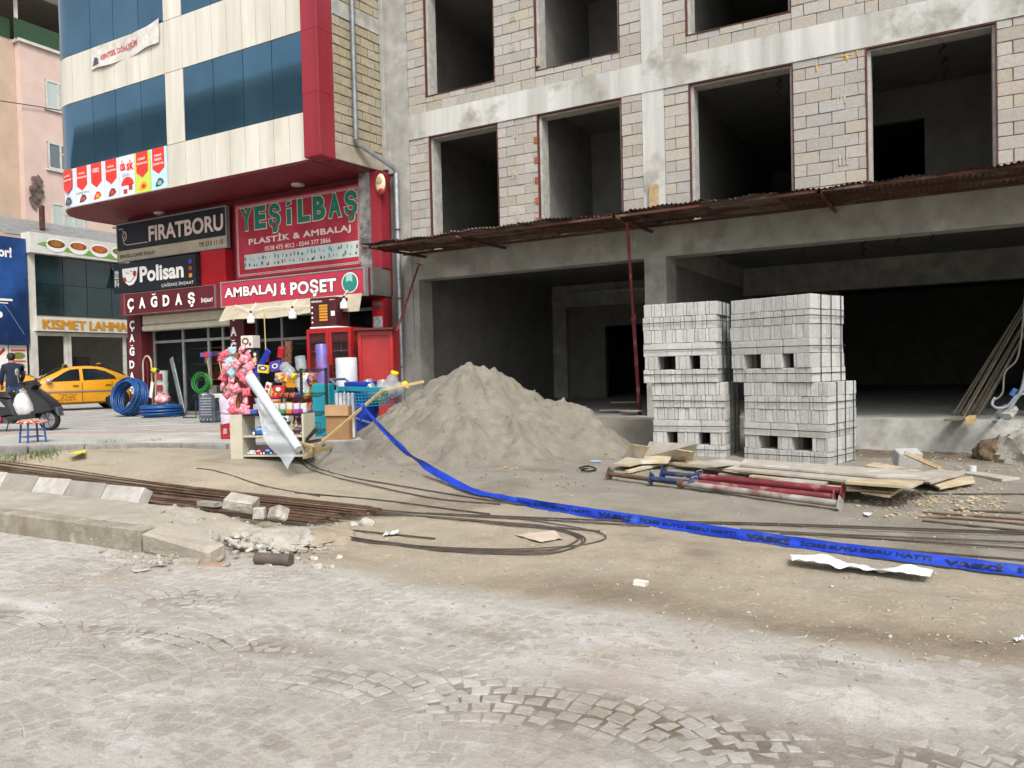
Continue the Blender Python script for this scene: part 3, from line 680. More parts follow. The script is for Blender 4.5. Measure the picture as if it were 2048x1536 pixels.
# ---------------------------------------------------------------- shop front level
m_can1 = M('burgundy canopy', '6d2832', '5f222b', 2.5, .4, streak=True)
m_dark = M('dim panel', '6c6a66', '5c5a57', 3, .5)
cb = MB(); cb.box(-19.30, -10.66, 13.12, 13.9, 3.2, 3.78); O('canopy_box', cb, m_can1, off)
cb = MB(); cb.box(-10.70, -10.64, 13.1, 13.9, 3.19, 3.79); O('canopy_end', cb, m_dark, off)
# pillars
m_pil = M('pillar burgundy', '5a2029', '4d1b23', 3, .4)
for x0, x1, y0 in ((-19.55, -18.98, 13.45), (-15.50, -15.0, 13.45)):
    mb = MB(); mb.box(x0, x1, y0, 13.9, .5, 3.2, .006); O('pillar', mb, m_pil, off)
mb = MB(); mb.box(-10.98, -10.66, 13.55, 13.9, .5, 3.2, .006); O('pillar', mb, m_redc, off)
mb = MB(); mb.box(-11.2, -10.9, 13.40, 13.72, 3.8, 5.93); O('steel_panel', mb, M('scuffed steel', '8f8f8d', '4b4b4a', 4, .4, metal=.5, c3='b5b5b2'), off)
mb = MB(); mb.box(-10.899, -10.62, 13.42, 13.72, 3.8, 5.93); O('red_panel', mb, m_redc, off)
# shop windows
m_sglass = P('shop glass', '20282a', .03, alpha=.22, spec=.6)
def storefront(x0, x1, z1, cuts, transom, Y=13.85, door=None, dark=False):
    fr = MB(); t = .07
    for x in [x0]+cuts+[x1]: fr.box(x-t/2, x+t/2, Y-.03, Y+.03, .52, z1)
    for a, b in zip([x0]+cuts, cuts+[x1]):
        for z in (.52, transom, z1-t): fr.box(a+t/2, b-t/2, Y-.028, Y+.028, z, z+t)
    O('window_frame', fr, m_alum, off)
    for a, b in zip([x0]+cuts, cuts+[x1]):
        for za, zb in ((.52+t, transom), (transom+t, z1-t)):
            if door and abs(a-door) < .01 and za < 1: continue
            g = MB(); g.box(a+t/2, b-t/2, Y-.006, Y+.006, za, zb); O('window_pane', g, m_sglass, off)
storefront(-18.95, -15.52, 3.0, [-17.75, -16.75, -16.2], 2.45, door=-16.75)
storefront(-14.98, -11.0, 3.0, [-14.1, -13.0, -12.0], 2.35, door=-13.0)
mb = MB(); mb.box(-18.97, -15.5, 13.5, 13.8, 2.95, 3.2, .02); mb.box(-18.97, -15.5, 13.47, 13.8, 2.78, 2.94, .03); O('roller_shutter_box', mb, M('cream metal', 'c3bca9', 'b3ac98', 4, .5), off)
# goods inside the shops, seen dimly through the glass
rg = random.Random(12); cols = [P('goods %d' % i, c, .5) for i, c in enumerate(('b3322b', 'd8d5cc', '3a66a8', 'd59a2f', '4f7f4a', '8a8f95', 'c96a2c', '6a3b2a'))]
for (x0, x1) in ((-18.8, -15.7), (-14.8, -11.1)):
    for y in (14.9, 16.6):
        for z in (.95, 1.4, 1.85, 2.3):
            mb = MB(); mb.box(x0, x1, y, y+.4, z, z+.03); O('shelf', mb, m_alum, off)
    gi = 0
    for y in (14.9, 16.6):
        for z in (.53, .98, 1.43, 1.88):
            x = x0+.05
            while x < x1-.3:
                w = rg.uniform(.12, .34); h = rg.uniform(.18, .4)
                if rg.random() < .8:
                    mb = MB(); mb.box(x, x+w*.92, y+.06, y+.34, z+.002, z+h, .01); O('shelf_goods', mb, cols[rg.randrange(8)], off)
                x += w
# ---------------------------------------------------------------- signs on the office building
m_signd = M('dark sign face', '23282f', '1d2228', 2, .35, c3='2b3036')
m_cream = M('cream sign face', 'b3a892', 'a0957f', 3, .5)
m_pinkw = P('pinkish white print', 'd8c3bb', .5); m_prw = P('white print', 'e4e2de', .5); m_blk = P('black print', '18181a', .5)
m_sred = M('red sign face', 'a32b3c', '8f2434', 2, .45, c3='ab3443'); m_sgreen = P('green print', '14705a', .5)
m_mar = M('maroon sign face', '5d2229', '501d24', 2.5, .4)
def board(name, label, x0, x1, z0, z1, Y, th, mat, frame=None, fw=.03):
    t = thing(name, label, 'sign', ((x0+x1)/2, Y, z0)); mb = MB(); mb.box(x0, x1, Y, Y+th, z0, z1); O('panel', mb, mat, t)
    if frame:
        f = MB(); e = .012
        f.box(x0-fw, x0, Y-e, Y+th, z0-fw, z1+fw); f.box(x1, x1+fw, Y-e, Y+th, z0-fw, z1+fw); f.box(x0, x1, Y-e, Y+th, z1, z1+fw); f.box(x0, x1, Y-e, Y+th, z0-fw, z0); O('frame', f, frame, t)
    def at(u0, u1, v0, v1, d=.006): return rectY(x0+(x1-x0)*u0, x0+(x1-x0)*u1, z0+(z1-z0)*v0, z0+(z1-z0)*v1, Y-d)
    return t, at
def plate(t, fn, mat, name='print', poly=None):
    poly = poly or [(0, 0), (1, 0), (1, 1), (0, 1)]; mb = MB(); mb.add([fn(*p) for p in poly], [tuple(range(len(poly)))]); return O(name, mb, mat, t)
def disc(n=20, a0=0, a1=2*math.pi, r=.5): return [(.5+r*math.cos(a0+(a1-a0)*i/n), .5+r*math.sin(a0+(a1-a0)*i/n)) for i in range(n)]
# 1 pipe dealer's sign
t, at = board('shop_sign', 'dark sign reading FIRATBORU over a beige strip with telephone number', -19.93, -15.6, 4.76, 5.76, 13.52, .1, m_signd, m_alum)
plate(t, at(0, 1, 0, .28, .003), m_cream, 'strip')
text('FIRATBORU', at(.31, .98, .42, .84), m_pinkw, t, .028); text('Tlf: 210 11 15', at(.765, .975, .08, .2), m_blk, t, .02); text('EFEOĞLU ZAFER İNŞAAT', at(.02, .37, .05, .2), m_blk, t, .025)
mb = MB(); f_ = at(0, 1, 0, 1, .012); mb.tube([f_(.30, .42), (f_(.1, .42)), f_(.07, .46), f_(.06, .6), f_(.09, .68), f_(.09, .78), f_(.06, .8), f_(.06, .88), f_(.02, .88)], .011, 5)
mb.tube([f_(.075+.02*math.cos(a), .66+.1*math.sin(a)) for a in np.linspace(0, 6.1, 14)], .01, 5); O('pipe_emblem', mb, m_pinkw, t)
# 2 paint sign
t, at = board('shop_sign', 'charcoal Polisan paint sign with white smiling pot emblem, under the FIRATBORU sign', -19.85, -16.5, 3.83, 4.64, 13.3, .2, m_signd)
text('Polisan', at(.34, .865, .3, .82), m_prw, t, .035); text('ÇAĞDAŞ İNŞAAT', at(.6, .975, .05, .2), m_prw, t, .0)
text('塗', at(.015, .075, .52, .8), m_prw, t); text('料', at(.015, .075, .22, .5), m_prw, t)
plate(t, at(.12, .32, .24, .82), m_prw, 'emblem', [(0, 1), (.02, .55), (.15, .2), (.42, 0), (.68, .05), (.9, .35), (1, 1)])
plate(t, at(.13, .17, .36, .54, .009), P('cheek red', 'b3262c', .5), 'emblem', disc()); plate(t, at(.255, .3, .52, .72, .009), P('cheek red', 'b3262c', .5), 'emblem', disc())
fe = at(0, 1, 0, 1, .01); mb = MB(); mb.tube([fe(.165+.11*i/8, .42-.10*math.sin(math.pi*i/8)+.012*i) for i in range(9)], .008, 4)
for u, v in ((.185, .62), (.235, .66)): mb.tube([fe(u+.016*math.cos(a), v+.05*math.sin(a)) for a in np.linspace(.3, 2.8, 7)], .007, 4)
O('emblem_line', mb, m_blk, t)
for v, c in ((.72, '3b46a8'), (.5, '8f4431'), (.28, 'd98232')): plate(t, at(.925, .96, v, v+.13), P('swatch '+c, c, .5), 'swatch')
mb = MB(); mb.box(-16.48, -15.58, 13.45, 13.7, 3.8, 4.7); O('red_panel', mb, M('bright red panel', 'a81f26', '971a21', 2, .35), off)
# 3 fascia lettering
t, at = board('shop_sign', 'burgundy fascia sign reading ÇAĞDAŞ İNŞAAT above the hardware shop door', -19.07, -15.57, 3.215, 3.755, 13.08, .04, m_mar, P('thin trim', '8a6a6c', .5), .012)
for i, ch in enumerate('ÇAĞDAŞ'):
    u = .04+i*.1375; lo = .10 if ch in 'ÇŞ' else .24; text(ch.replace('Ğ', 'G'), at(u, u+.075, lo, .78, .025), m_prw, t, .045, 'letter')
    if ch == 'Ğ': breve(at(u, u+.075, lo, .78, .025), m_prw, t)
text('İNŞAAT', at(.86, .985, .22, .5), m_prw, t, .02)
# 4 big red sign
t, at = board('shop_sign', 'large red sign reading YEŞİLBAŞ PLASTİK & AMBALAJ with ornamental border', -15.25, -11.22, 3.9, 5.74, 13.5, .12, m_sred)
for i, ch in enumerate('YEŞİLBAŞ'):
    u = .055+i*.1175; w = .095 if ch != 'İ' else .04; lo = .56 if ch == 'Ş' else .635; hi = .935 if ch != 'İ' else .93
    u += .03 if ch == 'İ' else 0
    if ch == 'İ':
        for d_, mt_, e_ in ((.005, m_pinkw, .006), (.012, m_sgreen, 0)): plate(t, at(u-e_, u+.034+e_, .635-e_*2, .835+e_*2, d_), mt_, 'letter'); plate(t, at(u-e_, u+.034+e_, .868-e_, .935+e_*2, d_), mt_, 'letter', [(0, 0), (1, .25), (1, 1), (0, .75)])
        continue
    text(ch, at(u-.006, u+w+.006, lo-.012, hi+.012, .005), m_pinkw, t, .075, 'letter'); text(ch, at(u, u+w, lo, hi, .012), m_sgreen, t, .05, 'letter')
text('PLASTİK & AMBALAJ', at(.115, .92, .42, .545), m_pinkw, t, .03, spacing=1.1); text('0538 475 4012 - 0544 377 3866', at(.25, .77, .335, .395), m_pinkw, t, .015)
plate(t, at(.075, .975, .12, .315, .004), M('product strip', 'b9c4bd', 'a8b5b2', 3, .5), 'strip')
gp = [P('print %s' % c, c, .5) for c in ('3d4a52', '5d8fa0', '86a9a6', '2d6a8a', '6c6a5c', '9a5a4a')]; rq = random.Random(8)
for i in range(54):
    u = .085+.86*(i % 27)/26+rq.uniform(-.01, .01); v = .15+.08*(i // 27)+rq.uniform(-.01, .01); w = rq.uniform(.008, .018); h = rq.uniform(.03, .06)
    plate(t, at(u, u+w, v, v+h, .008), gp[rq.randrange(6)], 'product_print', [(0, 0), (.9, .05), (1, .6), (.6, 1), (.1, .9)])
mb = MB(); fe = at(0, 1, 0, 1, .008)
for i in range(60):
    for v in (.045, .955): c = fe(.03+.94*i/59, v); mb.tube([(c[0]+.033*math.cos(a), c[1], c[2]+.026*math.sin(a)) for a in np.linspace(0, 5.5, 7)], .006, 4, closed=True)
for i in range(25):
    for u in (.022, .978): c = fe(u, .07+.86*i/24); mb.tube([(c[0]+.026*math.cos(a), c[1], c[2]+.033*math.sin(a)) for a in np.linspace(0, 5.5, 7)], .006, 4, closed=True)
O('border_ornament', mb, m_pinkw, t)
# 5 projecting sign
t, at = board('shop_sign', 'pinkish red projecting sign reading AMBALAJ & POŞET with round green emblem', -15.2, -10.78, 3.2, 3.76, 12.98, .11, M('pink red face', 'b2394c', 'a53245', 2, .4), m_alum)
for w_, x0_, x1_, lo in (('AMBALAJ', .025, .415, .24), ('&', .445, .485, .26), ('POŞET', .515, .825, .08)):
    text(w_, at(x0_-.003, x1_+.003, lo-.03, .80, .004), m_blk, t, .06, spacing=1.08); text(w_, at(x0_, x1_, lo, .77, .010), m_prw, t, .035, spacing=1.08)
plate(t, at(.86, .965, .1, .9), m_prw, 'emblem', disc()); plate(t, at(.866, .959, .14, .86, .010), P('teal print', '2f7f74', .4), 'emblem', disc())
plate(t, at(.89, .93, .52, .84, .013), P('pale teal print', '8fc0b8', .4), 'emblem', [(0, 0), (.5, .2), (1, 0), (1, 1), (0, 1)])
# 6 upright lettering on the pillars
t = thing('pillar_sign', 'white upright letters ÇAĞDAŞ running down the left burgundy pillar', 'sign', (-19.26, 13.44, .8))
for ch, y in (('Ç', 651), ('A', 676), ('Ğ', 702), ('D', 729), ('A', 752), ('Ş', 776)):
    c = onY(264, y, 13.44); h = .135 if ch in 'ÇŞĞ' else .11; fr_ = rectY(c.x-.105, c.x+.105, c.z-h-(.03 if ch in 'ÇŞ' else 0), c.z+h*(.8 if ch == 'Ğ' else 1), 13.438); text(ch.replace('Ğ', 'G'), fr_, m_prw, t, .045, 'letter')
    if ch == 'Ğ': breve(fr_, m_prw, t)
text('İNŞ', rectY(-19.42, -19.12, .72, .85, 13.438), m_prw, t, .02, 'letter')
t = thing('pillar_sign', 'white upright letters ÇAĞDAŞ on the middle pillar beside the candy stand', 'sign', (-15.25, 13.44, .8))
for ch, y in (('Ç', 631), ('A', 663), ('Ğ', 693), ('D', 722), ('A', 750)):
    c = onY(467, y, 13.44); h = .14 if ch in 'ÇŞĞ' else .115; fr_ = rectY(c.x-.105, c.x+.105, c.z-h, c.z+h*(.8 if ch == 'Ğ' else 1), 13.438); text(ch.replace('Ğ', 'G'), fr_, m_prw, t, .045, 'letter')
    if ch == 'Ğ': breve(fr_, m_prw, t)
# 7 small red sign on right pillar
t, at = board('small_sign', 'narrow red sign with grey picture on the right pillar above the coolers', -10.98, -10.66, 2.35, 3.12, 13.47, .05, M('vermilion face', 'b32228', 'a11c22', 3, .4))
plate(t, at(.12, .9, .08, .52), M('picture print', 'c9ccd0', '6d747c', 14, .5), 'picture'); plate(t, at(.15, .88, .72, .8), gp[0], 'lettering_block'); plate(t, at(.15, .88, .84, .93), gp[4], 'lettering_block')
# 8 siren
c = onY(760, 367, 13.36); t = thing('alarm_siren', 'cream alarm siren with red base under the soffit at the building corner', 'siren', (c.x, 13.42, c.z-.2))
mb = MB(); mb.ell((c.x, 13.38, c.z), (.13, .06, .22), 16, 10); O('housing', mb, P('siren cream', 'c9b99a', .4), t, smooth=True); mb = MB(); mb.lathe([(.085, 0), (.07, .012), (.03, .018), (1e-4, .02)], 16, (c.x, 13.32, c.z+.06), RX(math.pi/2)); O('grille', mb, P('siren grille', 'a08f6e', .5), t)
mb = MB(); mb.ell((c.x+.02, 13.385, c.z-.16), (.1, .062, .1), 14, 8); O('strobe', mb, P('siren red', '8f2a22', .3), t, smooth=True)
# 9 poster band
t = thing('poster_band', 'row of seven insurance posters with red ribbons below the left blue windows', 'poster', (-17.7, CY, 5.97))
pe = [-20.02+i*.6 for i in range(8)]; words = ['İŞYERİ|SİGORTASI', 'TRAFİK|SİGORTASI', 'KASKO', 'SAĞLIK|SİGORTASI', '', 'KONUT|SİGORTASI', 'FERDİ|KAZA|SİGORTASI']
m_rib = P('ribbon red', 'd2362c', .5); fills = ['c9d3dc', 'd0d5da', 'ccd6df', 'c5cfd8', 'cdd3e0', 'b9c94f', 'b3cfdc']
def cfn(s0, s1, z0, z1, d): return lambda u, v: tuple(cpt(s0+(s1-s0)*u, d)[0]+Vector((0, 0, z0+(z1-z0)*v)))
def cplate(par, s0, s1, z0, z1, d, mat, name, poly=None):
    k = 1 if s0 >= XC0+RC else 5
    if poly is None: poly = [(i/k, 0) for i in range(k+1)]+[(1-i/k, 1) for i in range(k+1)]
    f_ = cfn(s0, s1, z0, z1, d); mb = MB()
    if k == 1: mb.add([f_(*p) for p in poly], [tuple(range(len(poly)))])
    elif len(poly) == 12: mb.add([f_(i/k, v) for v in (0, 1) for i in range(k+1)], [(i, i+1, i+k+2, i+k+1) for i in range(k)])
    else: mb.add([f_(*p) for p in poly], [tuple(range(len(poly)))])
    return O(name, mb, mat, par)
zt = 6.965; zb = 5.99
for i in range(7):
    a, b = pe[i]+.012, pe[i+1]-.012
    p = cpanel('poster', a, b, zb, zt, P('poster %s' % fills[i], fills[i], .45), .0, .012, .034, t); D = .049 if i else .078
    w = b-a
    if i == 4:
        text('da', cfn(a+w*.05, a+w*.42, zt-.36, zt-.1, D), m_rib, p, .04); text('sk', cfn(a+w*.5, a+w*.98, zt-.38, zt-.12, D), m_rib, p, .04)
        for j in range(3): text(('ZORUNLU', 'DEPREM', 'SİGORTASI')[j], cfn(a+w*.2, a+w*.68, zt-.46-j*.045, zt-.435-j*.045, D), m_blk, p)
        cplate(p, a+w*.1, a+w*.95, zb+.25, zb+.45, D, m_rib, 'umbrella_print', [(math.cos(x)*.5+.5, math.sin(x)) for x in np.linspace(0, math.pi, 12)])
        cplate(p, a+w*.6, a+w*.85, zb+.12, zb+.26, D, P('print brick', 'a8382f', .5), 'house_print'); cplate(p, a+w*.25, a+w*.5, zb+.05, zb+.16, D, P('print brick', 'a8382f', .5), 'house_print')
    else:
        cplate(p, a+w*.1, b-w*.14, zt-.62, zt-.002, D, m_rib, 'ribbon', [(0, 1), (0, .22), (.5, 0), (1, .22), (1, 1)])
        ws = words[i].split('|')
        for j, wd in enumerate(ws): text(wd, cfn(a+w*(.15 if len(wd) > 6 else .25), b-w*(.19 if len(wd) > 6 else .3), zt-.2-.1*j-.04*(len(ws) == 1), zt-.14-.1*j+.01*(len(ws) == 1), D+.004), m_prw, p, .02)
        pc = [(gp[0], gp[4]), (gp[0], m_rib), (m_rib, cols[3]), (cols[7], m_rib), None, (cols[3], m_rib), (gp[0], gp[2])][i]
        cplate(p, a+w*.25, a+w*.8, zb+.06, zb+.26, D, pc[0], 'picture', [(0, 0), (.6, .05), (1, .4), (.8, .9), (.4, 1), (.1, .5)]); cplate(p, a+w*.4, a+w*.68, zb+.09, zb+.2, D+.003, pc[1], 'picture', disc(10))
        if i == 1: text('DEMEYİN!', cfn(a+w*.05, b-w*.03, zb+.27, zb+.35, D), m_blk, p, -.005)
# 10 cloth banner
t = thing('cloth_banner', 'torn white cloth banner reading KENTSEL DÖNÜŞÜM hanging over the cream panels', 'banner', (-17.2, CY-.06, 9.4))
def bfn(u, v, d=0): 
    x = -18.55+2.62*u; return (x, CY-.06-.03*math.sin(u*9)*(1-v)-d, 9.28+.12*u-.10*math.sin(u*math.pi)*.5+v*(.44+.1*u)+.012*math.sin(u*17+v*3))
mb = MB(); mb.grid(lambda u, v: bfn(u, v), list(np.linspace(0, 1, 26)), list(np.linspace(0, 1, 6))); O('cloth', mb, M('dirty white cloth', 'cfcbc5', 'b3aea6', 5, .9), t, smooth=True)
text('KENTSEL DÖNÜŞÜM', lambda u, v: bfn(.16+.53*u, .3+.4*v, .008), P('faded red', 'b1484a', .6), t, .03)
mb = MB(); mb.add([bfn(.03+.1*u, .15+.5*v, .008) for u, v in ((0, 0), (1, .1), (.8, .8), (.3, 1))], [(0, 1, 2, 3)]); O('picture', mb, gp[0], t)
# 11 valance and bulbs under the projecting sign
t = thing('awning_valance', 'beige fabric valance hanging below the AMBALAJ & POŞET sign', 'awning', (-12.9, 12.9, 2.85))
mb = MB(); mb.grid(lambda u, v: (-15.0+4.2*u+(.10*(1-v) if u > .97 else 0), 12.93+.04*math.sin(u*34)*(1-v)-.25*(1-v), 2.83+.38*v+.03*(u-.5)+.02*math.sin(u*11)*(1-v)), list(np.linspace(0, 1, 60)), list(np.linspace(0, 1, 5))); O('fabric', mb, M('beige fabric', 'b4aa95', 'a0967f', 4, .9), t, smooth=True)
for px, py, lb in ((502, 637, 'left'), (585, 628, 'middle'), (688, 608, 'right')):
    c = onY(px, py, 12.6); t = thing('light_bulb', 'white %s bulb of the three hanging under the AMBALAJ & POŞET sign' % lb if lb != 'middle' else 'white middle bulb of the three hanging under the AMBALAJ & POŞET sign', 'bulb', (c.x, 12.6, c.z), group='bulbs under the sign')
    mb = MB(); mb.lathe([(.02, .12), (.03, .10), (.045, .06), (.085, .02), (.088, -.09), (.07, -.11), (1e-4, -.115)], 14, c); O('bulb', mb, P('bulb white', 'dadad6', .3), t, smooth=40)
    mb = MB(); mb.lathe([(.022, .18), (.024, .12)], 10, c); O('socket', mb, m_black, t); mb = MB(); mb.tube([c+Vector((0, 0, .18)), c+Vector((.03, .1, .3)), (c.x-.02, 12.78, 3.2)], .008, 5); O('cord', mb, m_prw, t)
t = MB(); p0 = [onY(470, 610, 12.8), onY(502, 622, 12.7), onY(545, 614, 12.75), onY(585, 612, 12.7), onY(630, 612, 12.75), onY(688, 598, 12.7)]; t.tube(p0, .008, 5); O('electric_cable', t, m_prw, label='thin white cable strung between the three bulbs under the red sign', cat='cable')
# 12 downpipe
t = thing('downpipe', 'galvanised downpipe running down the block side wall and past the red corner', 'pipe', (-10.5, 13.5, .5))
q = [onX(702, -60, -10.70), onX(712, 280, -10.70)]; e = onY(792, 343, 13.62); b_ = onY(799, 700, 13.62); b_ = Vector((e.x+.01, 13.62, .5))
mb = MB(); mb.tube([q[0], q[1]], .055, 12); O('upper_pipe', mb, M('dull zinc', '84888a', '6d7173', 6, .5, metal=.5), t, smooth=True)
mb = MB(); mb.tube([q[1]+Vector((0, 0, .02)), q[1]+Vector((.0, .06, -.06)), e+Vector((0, -.06, .06)), e+Vector((0, 0, -.04))], .052, 12); O('elbow_pipe', mb, m_zinc, t, smooth=True)
mb = MB(); mb.tube([e, b_], .056, 12); O('lower_pipe', mb, m_zinc, t, smooth=True)
for z in (1.6, 3.1, 4.6):
    mb = MB(); mb.lathe([(.062, 0), (.062, .04)], 12, (e.x, 13.62, z)); O('clamp', mb, m_rust, t)
# ---------------------------------------------------------------- side street at the left: restaurant, hoarding, pink flats
RXp = -31.3
res = thing('restaurant_building', 'low restaurant with dark upper glazing, food picture sign and yellow lettering', 'building', (RXp, 19.3, .5))
m_rw = M('restaurant white', 'c9c6bd', 'b3afa5', 3, .6); m_dglass = M('dark glass', '1e2a2e', '263a3d', .9, .07, spec=.8, metal=.2, rv=.3); m_rin = M('room beige', 'a39b8c', '8d8678', 2, .9)
mb = MB(); mb.box(-38, RXp-4.0, 17.2, 28, .5, 7.0); mb.box(-38, RXp-.3, 17.2, 17.38, .5, 7.0); mb.box(-38, RXp-.02, 17.38, 28, 3.98, 4.1); mb.box(-38, RXp-.02, 17.38, 28, 6.3, 6.5); mb.box(-38, RXp+.3, 17.2, 28, .42, .52); O('wall', mb, m_rin, res)
mb = MB(); mb.box(RXp-.1, RXp+.06, 17.36, 17.62, .5, 6.6); O('corner_post', mb, m_rw, res)
ye = [17.62, 18.75, 19.75, 20.85, 22.2, 23.6]
for a, b in zip(ye, ye[1:]):
    for z0, z1 in ((4.12, 5.35), (5.37, 6.5)):
        mb = MB(); mb.box(RXp-.02, RXp+.01, a+.015, b-.015, z0, z1); O('upper_pane', mb, m_dglass, res)
mb = MB(); mb.add([(RXp+.02, 20.9, 6.3), (RXp+.02, 22.0, 6.3), (RXp+.45, 22.0, 5.45), (RXp+.45, 20.9, 5.45)], [(0, 1, 2, 3)]); O('open_sash', mb, M('sash glass', '7fa3b5', '6c91a5', 2, .1), res)
for y in (18.7, 18.85, 21.3): mb = MB(); mb.box(RXp-.06, RXp+.05, y, y+.13, .5, 3.35); O('shop_post', mb, m_rw, res)
mb = MB(); mb.box(RXp-.06, RXp+.08, 17.6, 23.6, 3.28, 3.42); O('lintel', mb, m_rw, res)
for a, b in ((17.7, 18.7), (18.98, 21.3)): mb = MB(); mb.box(RXp-.03, RXp-.015, a, b, .9 if a > 18 else .55, 3.28); O('shop_pane', mb, m_sglass, res)
mb = MB(); mb.box(RXp-.08, RXp+.02, 18.98, 23.6, .5, .9); O('plinth', mb, m_rw, res)
mb = MB(); mb.box(-34.2, -33.6, 20.6, 21.25, .52, 2.5, .02); O('drinks_cooler', mb, M('cola red', '6d2a28', '4d2220', 6, .4), res)
mb = MB(); mb.box(-34.9, -34.8, 18.3, 19.7, 1.1, 2.5); O('wall_poster', mb, M('pale poster', '9a9a86', '87876f', 3, .6), res)
# sloping tin roof above the food sign
mb = MB()
for i in range(7): mb.obox((RXp-1.0-i*.35, 20.5, 7.42+i*.16), (.42, 7, .04), RY(.42))
O('tin_roof', mb, M('grey tin', '8f9292', '777a7b', 4, .5, metal=.3), res); mb = MB(); mb.tube([(-33.2, 19.1, 7.9), (-33.2, 19.1, 8.9)], .11, 10); O('flue', mb, m_rust, res)
def boardX(name, label, y0, y1, z0, z1, X, th, mat):
    t = thing(name, label, 'sign', (X, (y0+y1)/2, z0)); mb = MB(); mb.box(X-th, X, y0, y1, z0, z1); O('panel', mb, mat, t)
    return t, (lambda u0, u1, v0, v1, d=.01: rectX(y0+(y1-y0)*u0, y0+(y1-y0)*u1, z0+(z1-z0)*v0, z0+(z1-z0)*v1, X+d))
t, at = boardX('food_sign', 'white restaurant sign with four pictures of dishes on a green swoosh', 17.3, 22.4, 6.52, 7.32, RXp+.35, .6, M('sign white', 'd3d2cc', 'c4c2ba', 3, .5))
plate(t, at(0, 1, .0, 1, .012), P('swoosh green', '6f9e3e', .5), 'swoosh', [(.05, .45), (.2, .25), (.45, .15), (1, .05), (1, .2), (.6, .4), (.3, .42), (.12, .6)])
for i, (c1, c2) in enumerate((('6b4a20', 'a8782a'), ('8a4a1c', 'b37a33'), ('a2451f', 'c9783a'), ('4d7a2a', 'b5532c'))):
    u = .13+i*.18; plate(t, at(u-.01, u+.15, .14, .84, .016), m_prw, 'plate', [(.5+.5*math.cos(a), .5+.5*math.sin(a)) for a in np.linspace(0, 6.1, 18)])
    plate(t, at(u, u+.14, .28+.04*(i % 2), .80, .022), P('dish %d' % i, c1, .5), 'dish', [(.5+.5*math.cos(a), .5+.38*math.sin(a)) for a in np.linspace(0, 6.1, 16)]); plate(t, at(u+.025, u+.115, .38, .72, .028), M('dish top %d' % i, c2, c1, 16, .5), 'dish', disc(12))
t, at = boardX('name_sign', 'long white sign with KISMET LAHMACUN in yellow letters', 17.5, 23.4, 3.46, 4.02, RXp+.3, .3, M('sign cream', 'd0cdc4', 'c2beb4', 3, .5))
m_amb = M('amber letter', 'c98d1d', 'b97f18', 3, .4)
for dx, dd in ((-.005, .02), (0, .024), (.005, .028)): text('KISMET', at(.035+dx, .33+dx, .16, .82, dd), m_amb, t); text('LAHMACUN', at(.36+dx, .83+dx, .16, .82, dd), m_amb, t)
# blue hoarding and shutter behind the person
t = thing('billboard', 'dark blue night sky billboard cut by the left edge of the picture', 'billboard', (RXp, 15, 2.9))
mb = MB(); mb.box(RXp-.3, RXp+.1, 11.5, 17.28, 2.93, 7.05); O('panel', mb, M('billboard blue', '17315c', '0f2244', .35, .4, c3='27508f', sc3=.25), t)
fa = lambda u0, u1, v0, v1, d=.12: rectX(11.5+5.78*u0, 11.5+5.78*u1, 2.93+4.12*v0, 2.93+4.12*v1, RXp+d)
text('or!', fa(.82, .905, .805, .90), m_prw, t, .04); plate(t, fa(.6, .90, .40, .42), m_prw, 'print'); plate(t, fa(.6, .87, .375, .385), m_prw, 'print'); plate(t, fa(.80, .835, .24, .30), m_prw, 'print', disc())
mb = MB(); mb.tube([(RXp+.11, 15.9, 5.0), (RXp+.11, 16.5, 4.3), (RXp+.11, 17.1, 3.3)], .012, 4); O('light_trail', mb, P('pale blue print', '6f8bb5', .5), t)
t = thing('shuttered_shop', 'cream roller shutter and menu panels under the blue billboard', 'shop front', (RXp, 15, .5))
mb = MB(); mb.box(RXp-3, RXp-.2, 8, 17.2, .5, 7.0); O('wall', mb, m_rin, t)
for i in range(17):
    mb = MB(); mb.box(RXp-.2, RXp-.12, 13.2, 15.8, .6+i*.14, .73+i*.14, .02); O('shutter_slat', mb, M('shutter cream', 'b9b2a3', 'aaa393', 5, .5), t)
mb = MB(); mb.box(RXp-.2, RXp-.06, 15.9, 16.55, .5, 2.9); O('menu_panel', mb, m_prw, t)
mb = MB(); mb.box(RXp-.2, RXp-.05, 16.6, 17.25, .5, 2.9); mp_ = O('menu_panel', mb, P('menu white', 'cfccc4', .5), t)
for i, c in enumerate(('6f7a35', '8a8a45', '5e7a2e', 'a8b06a', '8a9a4a')):
    plate(mp_, rectX(16.68, 17.18, 2.35-i*.42, 2.62-i*.42, RXp-.04), P('wrap '+c, c, .5), 'picture', disc(12)); plate(mp_, rectX(16.65, 17.2, 2.66-i*.42, 2.72-i*.42, RXp-.04), m_rib, 'caption')
plate(t, rectX(16.0, 16.4, 1.55, 1.95, RXp-.05), P('round badge', '5a7a9a', .5), 'badge', disc()); plate(t, rectX(16.0, 16.45, 2.5, 2.8, RXp-.05), P('pepper red', 'b0302c', .5), 'badge', [(0, .3), (.6, 0), (1, .6), (.9, 1), (.6, .5)])
